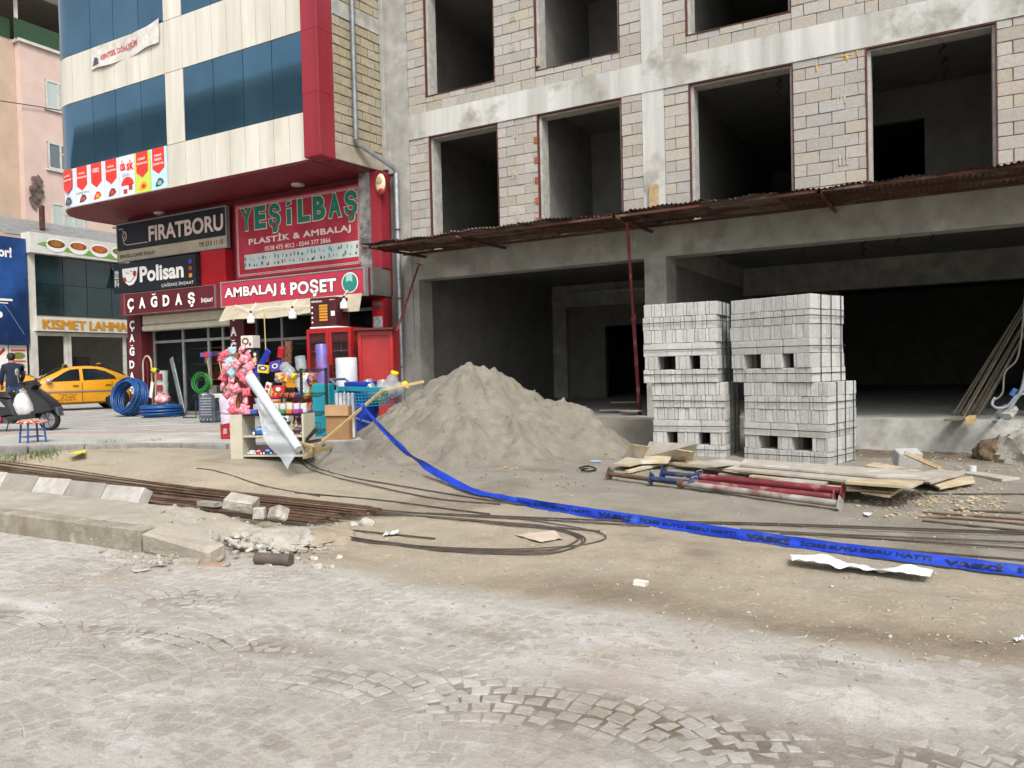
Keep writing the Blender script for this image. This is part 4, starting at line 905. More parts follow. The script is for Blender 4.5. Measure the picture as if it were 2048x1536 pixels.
# pink apartment house
PXp = -36.0
pk = thing('pink_apartment_house', 'weathered pink apartment house with roof terrace behind the restaurant', 'building', (PXp, 22, .5))
m_pink = M('pink render', 'cbb4a9', 'c1a89e', 1.2, .9, bump=.1, c3='c8b3a0', sc3=.5); m_pink2 = M('beige render', 'bda692', 'b09a88', 1.2, .9)
mb = MB(); mb.box(-50, PXp, 20.0, 32, .5, 16.75); O('wall', mb, m_pink, pk); mb = MB(); mb.box(-50, PXp-.4, 14, 19.99, .5, 16.9); O('wall', mb, m_pink2, pk)
mb = MB(); mb.box(-50, PXp+.12, 19.9, 32, 16.75, 16.88); O('terrace_edge', mb, m_rw, pk)
mb = MB(); mb.box(PXp-.05, PXp+.02, 19.8, 32, 16.88, 17.75); O('terrace_screen', mb, M('green screen', '2c4a33', '223d2a', 12, .8), pk)
mb = MB(); mb.box(PXp-.4, PXp-.36, 17.6, 19.8, 16.9, 17.75); O('terrace_screen', mb, MATS['green screen'], pk)
for y in (19.9, 22.1, 23.8): mb = MB(); mb.box(PXp-.2, PXp-.08, y, y+.12, 16.88, 19.4); O('terrace_post', mb, m_rw if y < 20 else m_zinc, pk)
mb = MB(); mb.box(-48, PXp+.5, 17.5, 32, 19.1, 19.4); O('terrace_roof', mb, m_rw, pk); mb = MB(); mb.box(-48, PXp-.1, 17.7, 32, 19.05, 19.1); O('terrace_ceiling', mb, m_dark, pk)
mb = MB(); mb.box(-48, PXp+.25, 18.5, 32, 19.45, 19.8); O('roof_tiles', mb, M('rusty tile', '9a6a4e', '80583f', 5, .9), pk); mb = MB(); mb.box(PXp-6, PXp-5.9, 20, 32, 16.9, 19.1); O('terrace_wall', mb, m_pink2, pk)
def pwin(y0, y1, z0, z1, curt):
    w = MB(); w.box(PXp-.02, PXp+.02, y0, y1, z0, z1); f = O('window', w, P('pane curtain' if curt else 'pane sky', 'a9b4b0' if curt else '5c666c', .1, spec=.8), pk)
    fr = MB(); t = .09
    for y in (y0, y0+(y1-y0)*.33, y0+(y1-y0)*.62, y1-t): fr.box(PXp, PXp+.05, y, y+t, z0, z1)
    for z in (z0, z1-t): fr.box(PXp+.001, PXp+.049, y0, y1, z, z+t)
    fr.box(PXp+.002, PXp+.048, y0+(y1-y0)*.33, y0+(y1-y0)*.62, z1-.5, z1-.44); O('window_frame', fr, m_rw, f)
    s = MB(); s.box(PXp-.02, PXp+.1, y0-.1, y1+.1, z0-.09, z0-.001); O('sill', s, m_rw, f)
pwin(21.07, 22.75, 14.1, 15.42, True); pwin(21.07, 22.75, 11.3, 12.56, False); pwin(21.15, 22.75, 8.65, 9.75, True); pwin(21.07, 22.75, 5.6, 6.9, False)
mb = MB(); 
for (y, z, r) in ((20.45, 10.0, .3), (20.5, 10.5, .24), (20.35, 9.6, .2)): mb.add([(PXp+.012, y+r*math.cos(a)*(1+.3*math.sin(3*a)), z+1.5*r*math.sin(a)*(1+.2*math.cos(5*a))) for a in np.linspace(0, 6.1, 18)], [tuple(range(18))]); mb.v = [(vx+.001*len(mb.v), vy, vz) for vx, vy, vz in mb.v]
O('soot_stain', mb, M('soot', '7d6a63', '3e3735', 3, .95), pk)
mb = MB(); mb.tube([onX(-10, 200, -35.9), onX(70, 212, -35.9), onX(142, 224, -35.9)], .02, 5); O('overhead_cable', mb, m_black, label='thin dark cable running across the pink apartment house', cat='cable')
# ---------------------------------------------------------------- a far row of houses across the street behind, to close the side street
t = thing('background_house', 'pale far house closing the end of the side street behind the office building', 'building', (-26, 60, .5)); mb = MB(); mb.box(-34, -12, 60, 70, .4, 14); O('wall', mb, m_pink2, t)
for i in range(5):
    for j in range(3): mb = MB(); mb.box(-32.6+i*4, -31.0+i*4, 59.93, 60.02, 2.5+j*3.4, 4+j*3.4); O('window', mb, m_dglass, t)

# ---------------------------------------------------------------- tall block across the main street, outside the frame, that the blue glass mirrors
t = thing('opposite_apartment_block', 'grey apartment block across the street, seen mirrored in the blue glass', 'building', (-52, -16, 0)); m_opp = M('opposite render', '8f8d88', '7f7d78', 1.5, .9)
mb = MB(); mb.box(-80, -33, -26, -14, -.2, 21); O('wall', mb, m_opp, t); mb = MB(); mb.box(-80.5, -32.4, -26.5, -13.2, 21, 21.5); O('eaves', mb, m_rw, t)
for j in range(6):
    mb = MB(); mb.box(-80, -33, -14.02, -13.2, 3.2+j*3, 3.45+j*3); O('balcony_slab', mb, m_rw, t)
    for i in range(11): mb = MB(); mb.box(-78+i*4.2, -76+i*4.2, -13.99, -13.9, 4.3+j*3, 5.7+j*3); O('window', mb, m_dglass, t)
# ---------------------------------------------------------------- building site: helpers on the ground sheet
def G(px, py, dz=0.0):
    p = gpt(px, py)
    for _ in range(6): p = onZ(px, py, ghit(p.x, p.y)+dz)
    return p
def spline(pts, k=6, closed=False):
    pts = [Vector(p) for p in pts]; n = len(pts); out = []
    for i in range(n if closed else n-1):
        a, b, c, d = (pts[(i-1) % n] if closed or i else pts[0]), pts[i], pts[(i+1) % n], (pts[(i+2) % n] if closed or i+2 < n else pts[-1])
        for j in range(k):
            t = j/k; out.append(.5*((2*b)+(c-a)*t+(2*a-5*b+4*c-d)*t*t+(3*b-a-3*c+d)*t**3))
    if not closed: out.append(pts[-1])
    return out
# sand pile
m_sand = M('building sand', '8b8578', '767165', 4.5, .97, bump=.9, bsc=48, c3='7f796b', sc3=1.8, dist=.04)
SX = np.arange(-10.2, -3.0, .035); SY = np.arange(7.7, 13.2, .035); PX_, PY_ = np.meshgrid(SX, SY)
wx = PX_+.34*(fbm(PX_*1.6, PY_*1.6, 4, 61)-.5); wy = PY_+.34*(fbm(PX_*1.6+9, PY_*1.6, 4, 62)-.5)
pk_ = [(925, 722, 10.35, .72), (950, 733, 10.45, .8), (985, 735, 10.6, .74), (1010, 748, 10.7, .74), (1045, 768, 10.85, .7), (1075, 793, 10.95, .72), (900, 738, 10.25, .74), (860, 762, 10.1, .74), (820, 788, 9.95, .74), (1120, 797, 11.0, .72), (1160, 806, 11.05, .74), (1185, 830, 11.1, .74), (905, 800, 9.6, .7), (960, 850, 9.3, .62)]
SZ = np.full(PX_.shape, -9.0)
def ridge(line, sl):
    global SZ
    Q = [onY(px, py, Y) for px, py, Y in line]
    for a, b in zip(Q, Q[1:]):
        L2 = (b.x-a.x)**2+(b.y-a.y)**2; tt = np.clip(((wx-a.x)*(b.x-a.x)+(wy-a.y)*(b.y-a.y))/L2, 0, 1); h_ = a.z+(b.z-a.z)*tt-sl*np.hypot(wx-a.x-tt*(b.x-a.x), wy-a.y-tt*(b.y-a.y))
        SZ = np.maximum(SZ, h_+.03)
ridge([(700, 880, 9.7), (755, 828, 9.85), (820, 785, 10.05), (880, 748, 10.25), (925, 722, 10.4), (952, 736, 10.5), (985, 734, 10.6), (1020, 750, 10.7), (1055, 775, 10.85), (1092, 806, 10.95)], .80)
ridge([(1088, 806, 10.95), (1118, 797, 11.0), (1158, 806, 11.05), (1190, 838, 11.1)], .82)
ridge([(925, 722, 10.4), (915, 790, 9.8), (930, 850, 9.3)], .78)
ridge([(1010, 752, 10.7), (1020, 810, 10.1), (1040, 870, 9.6)], .78)
base = gz(PX_, PY_); hgt = SZ-base
hh_ = np.where(hgt > .20, hgt, .20*np.exp(np.clip((hgt-.20)/.12, -8, 0)))       # concave foot spreading out
hh_ = hh_-.20*math.exp(-3.0)
am = np.clip(hh_*2.2, 0, 1)
p0_ = onY(940, 725, 10.45); th_ = np.arctan2(PY_-p0_.y, PX_-p0_.x)+6; rr_ = np.hypot(PY_-p0_.y, PX_-p0_.x)
gul = 1-np.abs(2*fbm(PX_*2.1+4*0, PY_*1.2, 4, 71)-1); scarp = np.floor((hh_+.25*fbm(PX_*1.3, PY_*1.3, 3, 72))*5)/5-(hh_+.25*fbm(PX_*1.3, PY_*1.3, 3, 72))
hh_ = hh_+am*(-.06*np.clip(gul-.8, 0, 1)*2+.20*(fbm(PX_*4.5, PY_*4.5, 7, 73)-.5)+.07*(np.abs(fbm(PX_*11, PY_*11, 3, 79)-.5)-.12)+.13*(fbm(th_*5.5, rr_*.7, 4, 75)-.5)*np.clip(rr_*1.5, 0, 1)+.20*scarp*np.clip((fbm(PX_*.9, PY_*.9, 3, 74)-.45)*5, 0, 1))
SZ = base+hh_-.012
sm = bpy.data.meshes.new('sand_pile'); n_, k_ = len(SX), len(SY); idx = np.arange(n_*k_).reshape(k_, n_)
keep = (hh_ > -.03); fq = np.stack([idx[:-1, :-1], idx[:-1, 1:], idx[1:, 1:], idx[1:, :-1]], -1).reshape(-1, 4); fq = fq[keep.ravel()[fq].any(1)]
used = np.unique(fq); remap = np.full(n_*k_, -1); remap[used] = np.arange(len(used))
sm.from_pydata(np.stack([PX_, PY_, SZ], -1).reshape(-1, 3)[used].tolist(), [], remap[fq].tolist()); sm.materials.append(m_sand); sm.polygons.foreach_set('use_smooth', [True]*len(sm.polygons))
O('sand_pile', sm, None, label='big heap of grey building sand in front of the unfinished building', cat='sand pile')
rk = random.Random(2); mb = MB()
for i in range(420):
    a = rk.randrange(len(SX)); b = rk.randrange(len(SY))
    if hh_[b, a] > .0 or (SX[a] > -8 and SY[b] < 10): q = rk.uniform(.008, .028); mb.rock((SX[a], SY[b], max(SZ[b, a], ghit(SX[a], SY[b]))+q*.3), (q, q*.8, q*.6), i, 5, 3)
O('sand_lumps', mb, m_sand, kind='stuff', label='small lumps of sand fallen from the heap')
# ---------------------------------------------------------------- block pallets
m_pum = M('pale pumice block', 'b4b3b0', '9f9e9a', 28, .95, bump=.55, bsc=95, rv=.10, c3='b3b1ad', sc3=3)
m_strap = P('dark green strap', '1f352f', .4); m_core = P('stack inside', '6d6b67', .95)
PBM = []
for sd_ in range(5):
    r = random.Random(50+sd_); q = MB(); q.obox((0, 0, 0), (.1, .2, .2), None, .0045); q.v = [(x+r.uniform(-.0025, .0025), y+r.uniform(-.003, .003), z+r.uniform(-.003, .003)) for x, y, z in q.v]; PBM.append(q.mesh('block', m_pum))
def pallet(label, corner, rz, w, d, lh, seed, pattern='SFLSSS'):
    r = random.Random(seed); t = thing('block_pallet', label, 'block stack', corner, rz, 'strapped block pallets')
    Mw = WM[t.name]; n = 0
    def blk(x0, x1, y0, y1, z0, z1):
        nonlocal n
        g = .0055; mw = Mw @ MX(((x0+x1)/2, (y0+y1)/2, (z0+z1)/2), r.uniform(-.006, .006), 0, r.uniform(-.004, .004), ((x1-x0-g)/.1, (y1-y0-g)/.2, (z1-z0-g*.8)/.2)); O('block', PBM[n % 5], None, t, mw=mw); n += 1
    core = MB(); z = 0.0
    for li, L_ in enumerate(pattern):
        ox = r.uniform(-.016, .016); oy = r.uniform(-.012, .012); z1 = z+lh; sd = [d*k/4 for k in range(5)]
        if L_ in 'SF':
            xs_ = [-w]; al = r.randrange(2)
            while xs_[-1] < -.05:
                ww = (.112, .052)[(len(xs_)+al) % 2]*r.uniform(.93, 1.07); xs_.append(min(0, xs_[-1]+ww))
            if xs_[-1] < 0: xs_[-1] = 0
            holes = ((-w*.77, -w*.63), (-w*.36, -w*.22)) if L_ == 'F' else ()
            for a, b in zip(xs_, xs_[1:]):
                if any(h0-.02 < (a+b)/2 < h1+.02 for h0, h1 in holes): continue
                f = r.uniform(-.008, .008); blk(a+ox, b+ox, oy+f, d/4+oy+f, z, z1)
            for k in range(1, 4):
                f = r.uniform(-.008, .008); blk(-.13+ox+f, ox+f, sd[k]+oy, sd[k+1]+oy, z, z1)
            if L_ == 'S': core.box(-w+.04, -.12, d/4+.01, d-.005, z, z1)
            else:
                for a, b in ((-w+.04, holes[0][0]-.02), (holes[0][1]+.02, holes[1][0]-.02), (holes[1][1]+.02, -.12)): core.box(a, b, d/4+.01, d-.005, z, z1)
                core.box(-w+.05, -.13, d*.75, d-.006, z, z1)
            for k in range(1, 4): blk(-w+ox, -w+.1+ox, sd[k]+oy, sd[k+1]+oy, z, z1)
        else:
            for k in range(3): f = r.uniform(-.006, .006); blk(-w+w*k/3+ox, -w+w*(k+1)/3+ox, oy+f, d/4+oy, z, z1)
            yy = d/4; k = 0
            while yy < d-.03:
                ww = (.068, .1)[k % 2]; f = r.uniform(-.012, .012); blk(-.39+ox+f, ox+f, yy+oy, min(d, yy+ww)+oy, z, z1); yy += ww; k += 1
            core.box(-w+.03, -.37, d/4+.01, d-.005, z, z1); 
        z = z1
    O('stack_core', core, m_core, t, local=True)
    for zz in (lh*.62, lh*2.5, lh*4.55):
        s = MB(); tl = r.uniform(-.012, .012); s.bar((-w-.012, -.024, zz-tl), (.024, -.024, zz+tl), .004, .012); s.bar((.024, -.026, zz+tl), (.024, d, zz), .004, .012); O('strap', s, m_strap, t, local=True)
    for yy in (d*.25, d*.55, d*.85):
        s = MB(); s.bar((.021, yy, 0), (.021, yy+.03, lh*len(pattern)), .014, .004); s.bar((.02, yy+.03, lh*len(pattern)+.004), (-w, yy+.03, lh*len(pattern)+.004), .014, .003); O('strap', s, m_strap, t, local=True)
    return t
c1 = onZ(1657, 929, .15); c2 = onZ(1453, 916, .15); R_ = math.radians
c1.z = ghit(c1.x, c1.y)-.005; c2.z = ghit(c2.x, c2.y)-.01
pallet('lower right strapped pallet of pale pumice blocks, nearest the foundation wall', c1, R_(-16), 1.22, .95, .188, 1)
h1 = c1.z+.188*6; u_ = c1+Vector((-.20, -.02, 0)); pallet('upper right strapped pallet of pale pumice blocks, tallest of the four', (u_.x, u_.y, h1+.004), R_(-21), 1.24, .92, .199, 2)
pallet('lower left strapped pallet of pale pumice blocks, behind the leaning boards', c2, R_(0), 1.10, .88, .185, 3)
h2 = c2.z+.185*6; u_ = c2+Vector((-.09, -.02, 0)); pallet('upper left strapped pallet of pale pumice blocks, beside the red prop', (u_.x, u_.y, h2+.004), R_(1.5), 1.12, .88, .199, 4)
# ---------------------------------------------------------------- boards
m_ply = M('worn formwork board', 'b8a88a', '9c8c70', 7, .85, bump=.3, bsc=50, c3='b3aea2', sc3=2.2, rv=.13); m_plyg = M('grey formwork board', 'a39c90', '8a8378', 6, .85, bump=.3, bsc=50, c3='b8b3a8', sc3=3, rv=.1)
def boardq(q, z, th=.022, mat=None, label='pale formwork board in the flat heap before the block pallets', group='formwork boards in the heap', seed=0):
    zs = z if isinstance(z, (list, tuple)) else [z]*4; P_ = [onZ(px, py, zz) for (px, py), zz in zip(q, zs)]
    nn = (P_[1]-P_[0]).cross(P_[2]-P_[0]).normalized(); nn = nn if nn.z > 0 else -nn
    mb = MB(); mb.add(P_+[p-nn*th for p in P_], [(0, 1, 2, 3), (7, 6, 5, 4)]+[(i, i+4, (i+1) % 4+4, (i+1) % 4) for i in range(4)])
    return O('formwork_board', mb, mat or m_ply, label=label, cat='board', group=group)
zb_ = .12
BQ = [([(1395, 931), (1500, 922), (1880, 962), (1640, 985)], zb_+.03), ([(1490, 917), (1890, 946), (1852, 960), (1480, 929)], zb_+.22), ([(1480, 927), (1842, 963), (1826, 973), (1450, 937)], zb_+.19), ([(1700, 955), (1847, 962), (1822, 973), (1690, 964)], zb_+.215),
      ([(1600, 962), (1800, 975), (1790, 984), (1590, 971)], zb_+.12), ([(1725, 978), (1806, 975), (1778, 991), (1722, 983)], zb_+.11), ([(1379, 927), (1427, 931), (1486, 925), (1446, 917)], zb_+.21), ([(1430, 934), (1500, 945), (1536, 939), (1483, 927)], zb_+.16),
      ([(1498, 951), (1560, 958), (1605, 946), (1538, 939)], zb_+.15), ([(1549, 960), (1647, 967), (1672, 955), (1603, 949)], zb_+.155), ([(1436, 947), (1494, 954), (1500, 950), (1446, 942)], zb_+.10), ([(1345, 925), (1440, 938), (1480, 934), (1400, 921)], zb_+.12), ([(1800, 950), (1878, 938), (1930, 944), (1860, 965)], zb_+.10), ([(1850, 962), (1945, 952), (1950, 962), (1880, 975)], zb_+.05)]
BL = ['large bottom board under the whole flat heap of boards before the pallets', 'long grey board along the back of the heap, nearest the right pallet', 'long grey board just in front of the rearmost long one in the heap', 'short pale board lying on the right end of the long grey boards', 'pale strip board low in the right half of the heap behind the props', 'small pale board at the front right corner of the heap', 'grey square board at the back left of the heap before the gap between pallets', 'pale square board leftmost in the front row of square ones on the heap', 'pale square board in the middle of the front row of square ones', 'grey square board rightmost in the front row of square ones', 'narrow pale board edge under the front row of square ones beside the blue props', 'pale board at left of the heap between the leaning boards and the square ones', 'grey board jutting out at the right end of the heap', 'lowest splintered board at the far right end of the heap']
for i, (q, z) in enumerate(BQ): boardq(q, z, mat=m_plyg if i in (1, 2, 6, 9, 12) else m_ply, label=BL[i])
boardq([(1226, 928), (1259, 930), (1302, 920), (1254, 914)], .27, label='small pale board at the left end of the board heap', group=None)
boardq([(1250, 941), (1257, 942), (1336, 924), (1331, 919)], .22, .03, label='narrow pale plank end pointing at the sand pile', group=None)
boardq([(1249, 914), (1264, 888), (1300, 893), (1284, 920)], [.24, .45, .46, .25], label='worn square board leaning left of the grey one by the lower left pallet', group=None)
boardq([(1338, 922), (1345, 896), (1388, 903), (1370, 925)], [.22, .42, .42, .22], label='brown square board leaning on the lower left pallet', group=None)
boardq([(1286, 915), (1299, 883), (1392, 888), (1384, 920)], [.27, .47, .5, .27], .018, m_plyg, label='wide grey weathered board leaning against the lower left pallet', group=None)
boardq([(1270, 926), (1290, 905), (1352, 898), (1336, 924)], [.26, .30, .36, .27], .018, label='pale split board lying over the left end of the heap', group=None)
boardq([(1917, 943), (1926, 939), (2040, 955), (2004, 958)], .13, .03, m_plyg, label='long grey plank lying alone before the foundation wall at right', group=None)
boardq([(1729, 931), (1748, 924), (1842, 940), (1822, 945)], .2, .02, label='splintered plank piece beside the broken block', group=None)
mb = MB(); a = onZ(1810, 906, .42); b = onZ(1884, 939, .13); mb.bar(a, b, .035, .05, .004); O('timber_batten', mb, m_wood, label='pale batten propped up on the broken block by the foundation wall', cat='timber')
c = onZ(1806, 937, .1); mb = MB(); mb.obox((c.x+.05, c.y+.12, .22), (.3, .2, .22), RZ(.4) @ RX(.25), .012); O('broken_block', mb, m_pum, label='single grey block lying tilted before the foundation wall', cat='block')
# ---------------------------------------------------------------- steel props
m_pred = M('red prop paint', '7a2630', '5c2027', 6, .55, bump=.1, c3='8f6a66', sc3=5); m_pblue = M('blue prop paint', '24365f', '1c2b4d', 8, .5, c3='57504c', sc3=6); m_pgrey = M('cement crusted steel', '9a958f', '7a726a', 6, .7, bump=.3, c3='6a4c3c', sc3=4); m_pbrn = M('rusty prop', '5d4436', '4a362c', 8, .8, bump=.2)
def prop(label, A, B, split, r1, r2, m1, m2, plates=True, group='lying steel props'):
    A = Vector(A); B = Vector(B); d = (B-A).normalized(); S = A+(B-A)*split; t = thing('steel_prop', label, 'prop', (A+B)/2 if plates else B, group=group)
    mb = MB(); mb.tube([A, S+d*.05], r1, 12); O('inner_tube', mb, m1, t, smooth=True); mb = MB(); mb.tube([S, B], r2, 12); O('outer_tube', mb, m2, t, smooth=True)
    mb = MB(); mb.tube([S-d*.03, S+d*.04], r2*1.35, 12); O('collar', mb, m1 if m2 is m_pred else m_pbrn, t)
    mb = MB(); mb.tube([S-d*.015+Vector((0, 0, r2*1.5)), S+d*.02+Vector((.03, .02, r2*2)), S+d*.05+Vector((0, .03, r2))], .007, 6); O('locking_pin', mb, m_zinc, t)
    y = d.cross(Vector((0, 0, 1))); y = y.normalized() if y.length > .2 else Vector((1, 0, 0)); z = y.cross(d); R = Matrix((d, y, z)).transposed()
    for p, mt in ((A, m1), (B, m2)): mb = MB(); mb.obox(p, (.008, .13, .13), R @ RX(.5), .001); O('end_plate', mb, mt, t)
    for k in range(3): q = A.lerp(S, .35+.22*k); mb = MB(); mb.tube([q-y*(r1*1.03), q+y*(r1*1.03)], .007, 6); O('pin_hole', mb, m_black, t)
    return t
prop('long lying prop, rusty at left and crusted grey at right, nearest the camera', G(1219, 948, .07), G(1680, 1008, .065), .36, .026, .036, m_pbrn, m_pgrey)
prop('lying red prop with a blue inner tube, next to the grey crusted one', G(1302, 957, .09), G(1668, 994, .07), .25, .028, .036, m_pblue, m_pred)
prop('lying red prop with a blue inner tube, farthest from the camera', G(1326, 946, .10), G(1686, 982, .13), .22, .028, .038, m_pblue, m_pred)
prop('upright red prop holding up the canopy left of the block pallets', onZ(1254, 442, 3.97), G(1282, 868), .42, .026, .034, m_pred, m_pred, False, None)
a = onY(838, 528, 13.2); b = Vector((-10.45, 12.55, .5)); prop('slanting red prop between the red cooler and the concrete column', a, b, .42, .024, .033, m_pred, m_pred, False, None)
# ---------------------------------------------------------------- reinforcing bars
m_bar = M('rusted bar', '5f4636', '463528', 9, .85, bump=.3, bsc=90, rv=.25, c3='6f5644', sc3=4); m_bard = M('dark bar', '4f463e', '3b342f', 8, .7, rv=.2)
rb_ = random.Random(4)
for i in range(30):
    y0 = 5.62+.021*i+rb_.uniform(-.012, .012); x1 = -5.35+.011*i+rb_.uniform(-.12, .12); lay = rb_.randrange(3); z = .035+.017*lay+float(gz(-6, y0))
    pts = [(-13.5, y0+.25+rb_.uniform(-.06, .06), z+.12), (-11, y0+.1+rb_.uniform(-.05, .05), z+.10), (-8.5, y0+rb_.uniform(-.03, .03), z+.05), (x1, y0-.02, z)]
    pts = [(x_, y_, max(z_, ghit(x_, y_)+.03+.017*lay)) for x_, y_, z_ in pts]
    sp_ = spline(pts, 4)
    for q_ in sp_: q_.z = max(q_.z, ghit(q_.x, q_.y)+.012+.015*lay)
    mb = MB(); mb.tube(sp_, .0095, 6); O('reinforcing_bar', mb, m_bar, label='rusty reinforcing bar of the long bundle behind the broken kerb island', cat='rebar', group='rebar bundle')
def gbar(label, pts, r=.008, mat=m_bard, dz=.012, k=5, group=None, cat='rebar', name='reinforcing_bar', closed=False):
    P_ = [G(px, py, dz) for px, py in pts]; sp = spline(P_, k, closed)
    for p in sp: p.z = max(p.z, ghit(p.x, p.y)+r*.7)
    mb = MB(); mb.tube(sp, r, 6, closed); return O(name, mb, mat, label=label, cat=cat, group=group)
lg = 'loose thin dark bars on the sand'
LL = 'loose dark thin bar lying on the earth between the rebar bundle and the blue tape'
for pts in ([(562, 937), (680, 957), (860, 995), (1000, 1008)], [(580, 938), (700, 955), (900, 988), (1100, 1018)], [(590, 985), (760, 1000), (900, 1018), (980, 1028)], [(395, 973), (470, 976), (640, 992)], [(735, 1018), (900, 1030), (1100, 1040), (1300, 1052)], [(735, 1020), (860, 1034), (1080, 1052), (1200, 1062)], [(560, 1046), (640, 1054), (870, 1077)]): gbar(LL, pts, group=lg)
RL = 'long thin bar lying along the blue tape on the right'
for pts in ([(853, 1026), (1200, 1040), (1600, 1052), (2500, 1085)], [(1200, 1040), (1500, 1046), (1800, 1056), (2500, 1080)], [(1480, 1058), (1700, 1070), (2500, 1102)], [(1560, 1066), (1800, 1080), (2500, 1128)], [(1650, 1085), (1900, 1108), (2500, 1156)]): gbar(RL, pts, group='long bars along the blue tape')
R2 = 'bar of the small loose bundle at the right edge below the wood chips'
for pts in ([(1845, 1024), (1950, 1032), (2450, 1066)], [(1835, 1034), (1950, 1040), (2450, 1084)], [(1845, 1041), (1950, 1052), (2450, 1100)], [(1900, 1019), (1980, 1023), (2450, 1040)], [(1850, 988), (1950, 988), (2450, 988)]): gbar(R2, pts, .010, m_bar if rb_.random() < .5 else m_bard, group='small bundle at right')
# hooped wire
for i, (dx, dy) in enumerate(((0, 0), (6, -2), (-8, -5))):
    gbar('outermost bend of hooped dark wire lying on the earth' if i == 9 else 'thin dark wire bent back in a wide hoop on the earth', [(615+dx, 1058+dy), (720, 1082+dy), (880, 1101+dy), (1040, 1108+dy*1.3), (1120+dx, 1103+dy), (1163+dx, 1085+dy), (1150+dx, 1068), (1095, 1052-dy), (1000, 1044-dy), (880, 1034), (740, 1024-dy)], .007, k=8, group='hooped wires', cat='wire', name='hooped_wire')
gbar('thin wire hoop reaching farthest right, past the other hoops', [(620, 1060), (800, 1088), (1000, 1098), (1140, 1092), (1198, 1082), (1211, 1072), (1180, 1060), (1100, 1046), (1000, 1033)], .006, k=8, cat='wire', name='hooped_wire')
# ---------------------------------------------------------------- kerb island at the left with broken end
m_isl = M('cracked island concrete', 'a29b8e', '8c8578', 3, .95, bump=.5, bsc=30, c3='97907f', sc3=1.5, dist=.03)
isl = thing('kerb_island', 'raised kerb island with a broken right end in the left foreground', 'kerb island', (-8, 4.8, 0))
us = np.linspace(-14, -4.6, 150); vs = np.linspace(4.42, 5.5, 28); mb = MB()
def ifn(u, v):
    e = float(sstep(-6.6, -4.9, u+.5*(float(fbm(u*2, v*2, 3, 88))-.5))); h = .2*(1-e)+.0*e
    rough = .012+.05*float(sstep(-7.4, -6.3, u))*(1-e)+.03*e
    h += rough*2*(float(fbm(u*3.2, v*3.2, 5, 90))-.5)-.05*float(sstep(-6.2, -5.2, u))*(1-e)
    ed = float(sstep(5.5, 5.15, v)); return (u, v, max(h*ed, 0)+float(gz(u, v))-.02*(1-ed)-.015*e)
mb.grid(ifn, list(us), list(vs)); O('island_top', mb, m_isl, isl, smooth=60)
m_kf = M('island kerb', '8e877a', '77705f', 5, .95, bump=.5, bsc=35, rv=.06, c3='9f998d', sc3=3)
x = -14.0
while x < -6.45:
    w = .98; mb = MB(); mb.box(x+.008, x+w-.006, 4.29, 4.46, -.06, .205, .014); mb.v = [(a+U(-.004, .004), b+U(-.004, .004), c_+U(-.004, .004)) for a, b, c_ in mb.v]; O('kerbstone', mb, m_kf, isl); x += w
a0 = Vector((-6.12, 4.4, .09)); mb = MB(); mb.obox(a0+Vector((.45, -.05, -.01)), (.92, .2, .2), RZ(-.05) @ RY(.06) @ RX(.1), .03); mb.v = [(p[0]+U(-.015, .015), p[1]+U(-.012, .012), p[2]+U(-.012, .012)) for p in mb.v]; O('loose_kerbstone', mb, m_isl, label='broken loose kerbstone at the end of the kerb island', cat='kerbstone')
# painted kerb lengths lying at the back of the island
m_kw = M('chipped white paint', 'b0aca5', '8d8981', 5, .85, bump=.3, c3='a59f95', sc3=4); m_kg = M('bare kerb', '8f8a80', '7d786e', 5, .9, bump=.3)
for i in range(7):
    xa = -12.4+i*.68; mb = MB(); mb.obox((xa+.3, 5.42-.0*i, .2-.012*i+.06), (.66, .14, .25), RX(-.55) @ RZ(U(-.02, .02)), .012); O('kerbstone', mb, m_kw if i % 2 == 0 else m_kg, isl)
# broken concrete
m_rub = M('broken concrete', 'a8a398', '8b8578', 5, .95, bump=.7, bsc=30, c3='b9b5ab', sc3=3, dist=.03)
def rubble(label, px, py, r, seed, mat=m_rub, dz=0, rz=0, tilt=0, name='concrete_chunk', boxy=True):
    p = G(px, py); q = MB()
    if boxy: q.obox((0, 0, 0), (2*r[0], 2*r[1], 2*r[2]), RZ(rz) @ RX(tilt) @ RY(tilt*.6), min(r)*.22); rr = random.Random(seed); q.v = [Vector(v)*(1+rr.uniform(-.13, .13)) for v in q.v]
    else:
        q.lump((0, 0, 0), r, seed)
    mn = min(Vector(v).z for v in q.v) if boxy else -r[2]*.4; q.v = [(v[0]+p.x, v[1]+p.y+r[1], v[2]-mn+p.z+dz-.015) for v in q.v]; return O(name, q, mat, label=label, cat='rubble', smooth=False if boxy else 55)
rubble('largest tilted concrete slab chunk on top of the island rubble', 470, 1060, (.15, .08, .055), 1, dz=.17, rz=.3, tilt=.35)
rubble('small square concrete cube between two larger chunks on the rubble', 513, 1068, (.055, .05, .055), 2, dz=.15, rz=.5)
rubble('wedge of concrete leaning at the right of the island rubble', 548, 1072, (.11, .06, .06), 3, dz=.12, rz=-.5, tilt=-.4)
rubble('rounded big lump of concrete at the broken end of the kerb island', 497, 1106, (.40, .32, .12), 4, boxy=False, name='concrete_lump')
rubble('low spread lump of crushed concrete right of the island end', 562, 1096, (.42, .34, .08), 14, M('earthy rubble', '9a8d78', '847763', 5, .95, bump=.6, bsc=40), boxy=False, name='concrete_lump')
rubble('dark grey slab bit lying behind the island rubble', 412, 1030, (.13, .05, .025), 5, m_kg, dz=.1)
rubble('flat grey stone by the right foot of the rubble', 612, 1078, (.1, .08, .05), 6, m_kg, rz=.6)
rubble('white crumbling lump beside the rebar ends', 725, 1052, (.08, .06, .06), 7, m_kw, boxy=False)
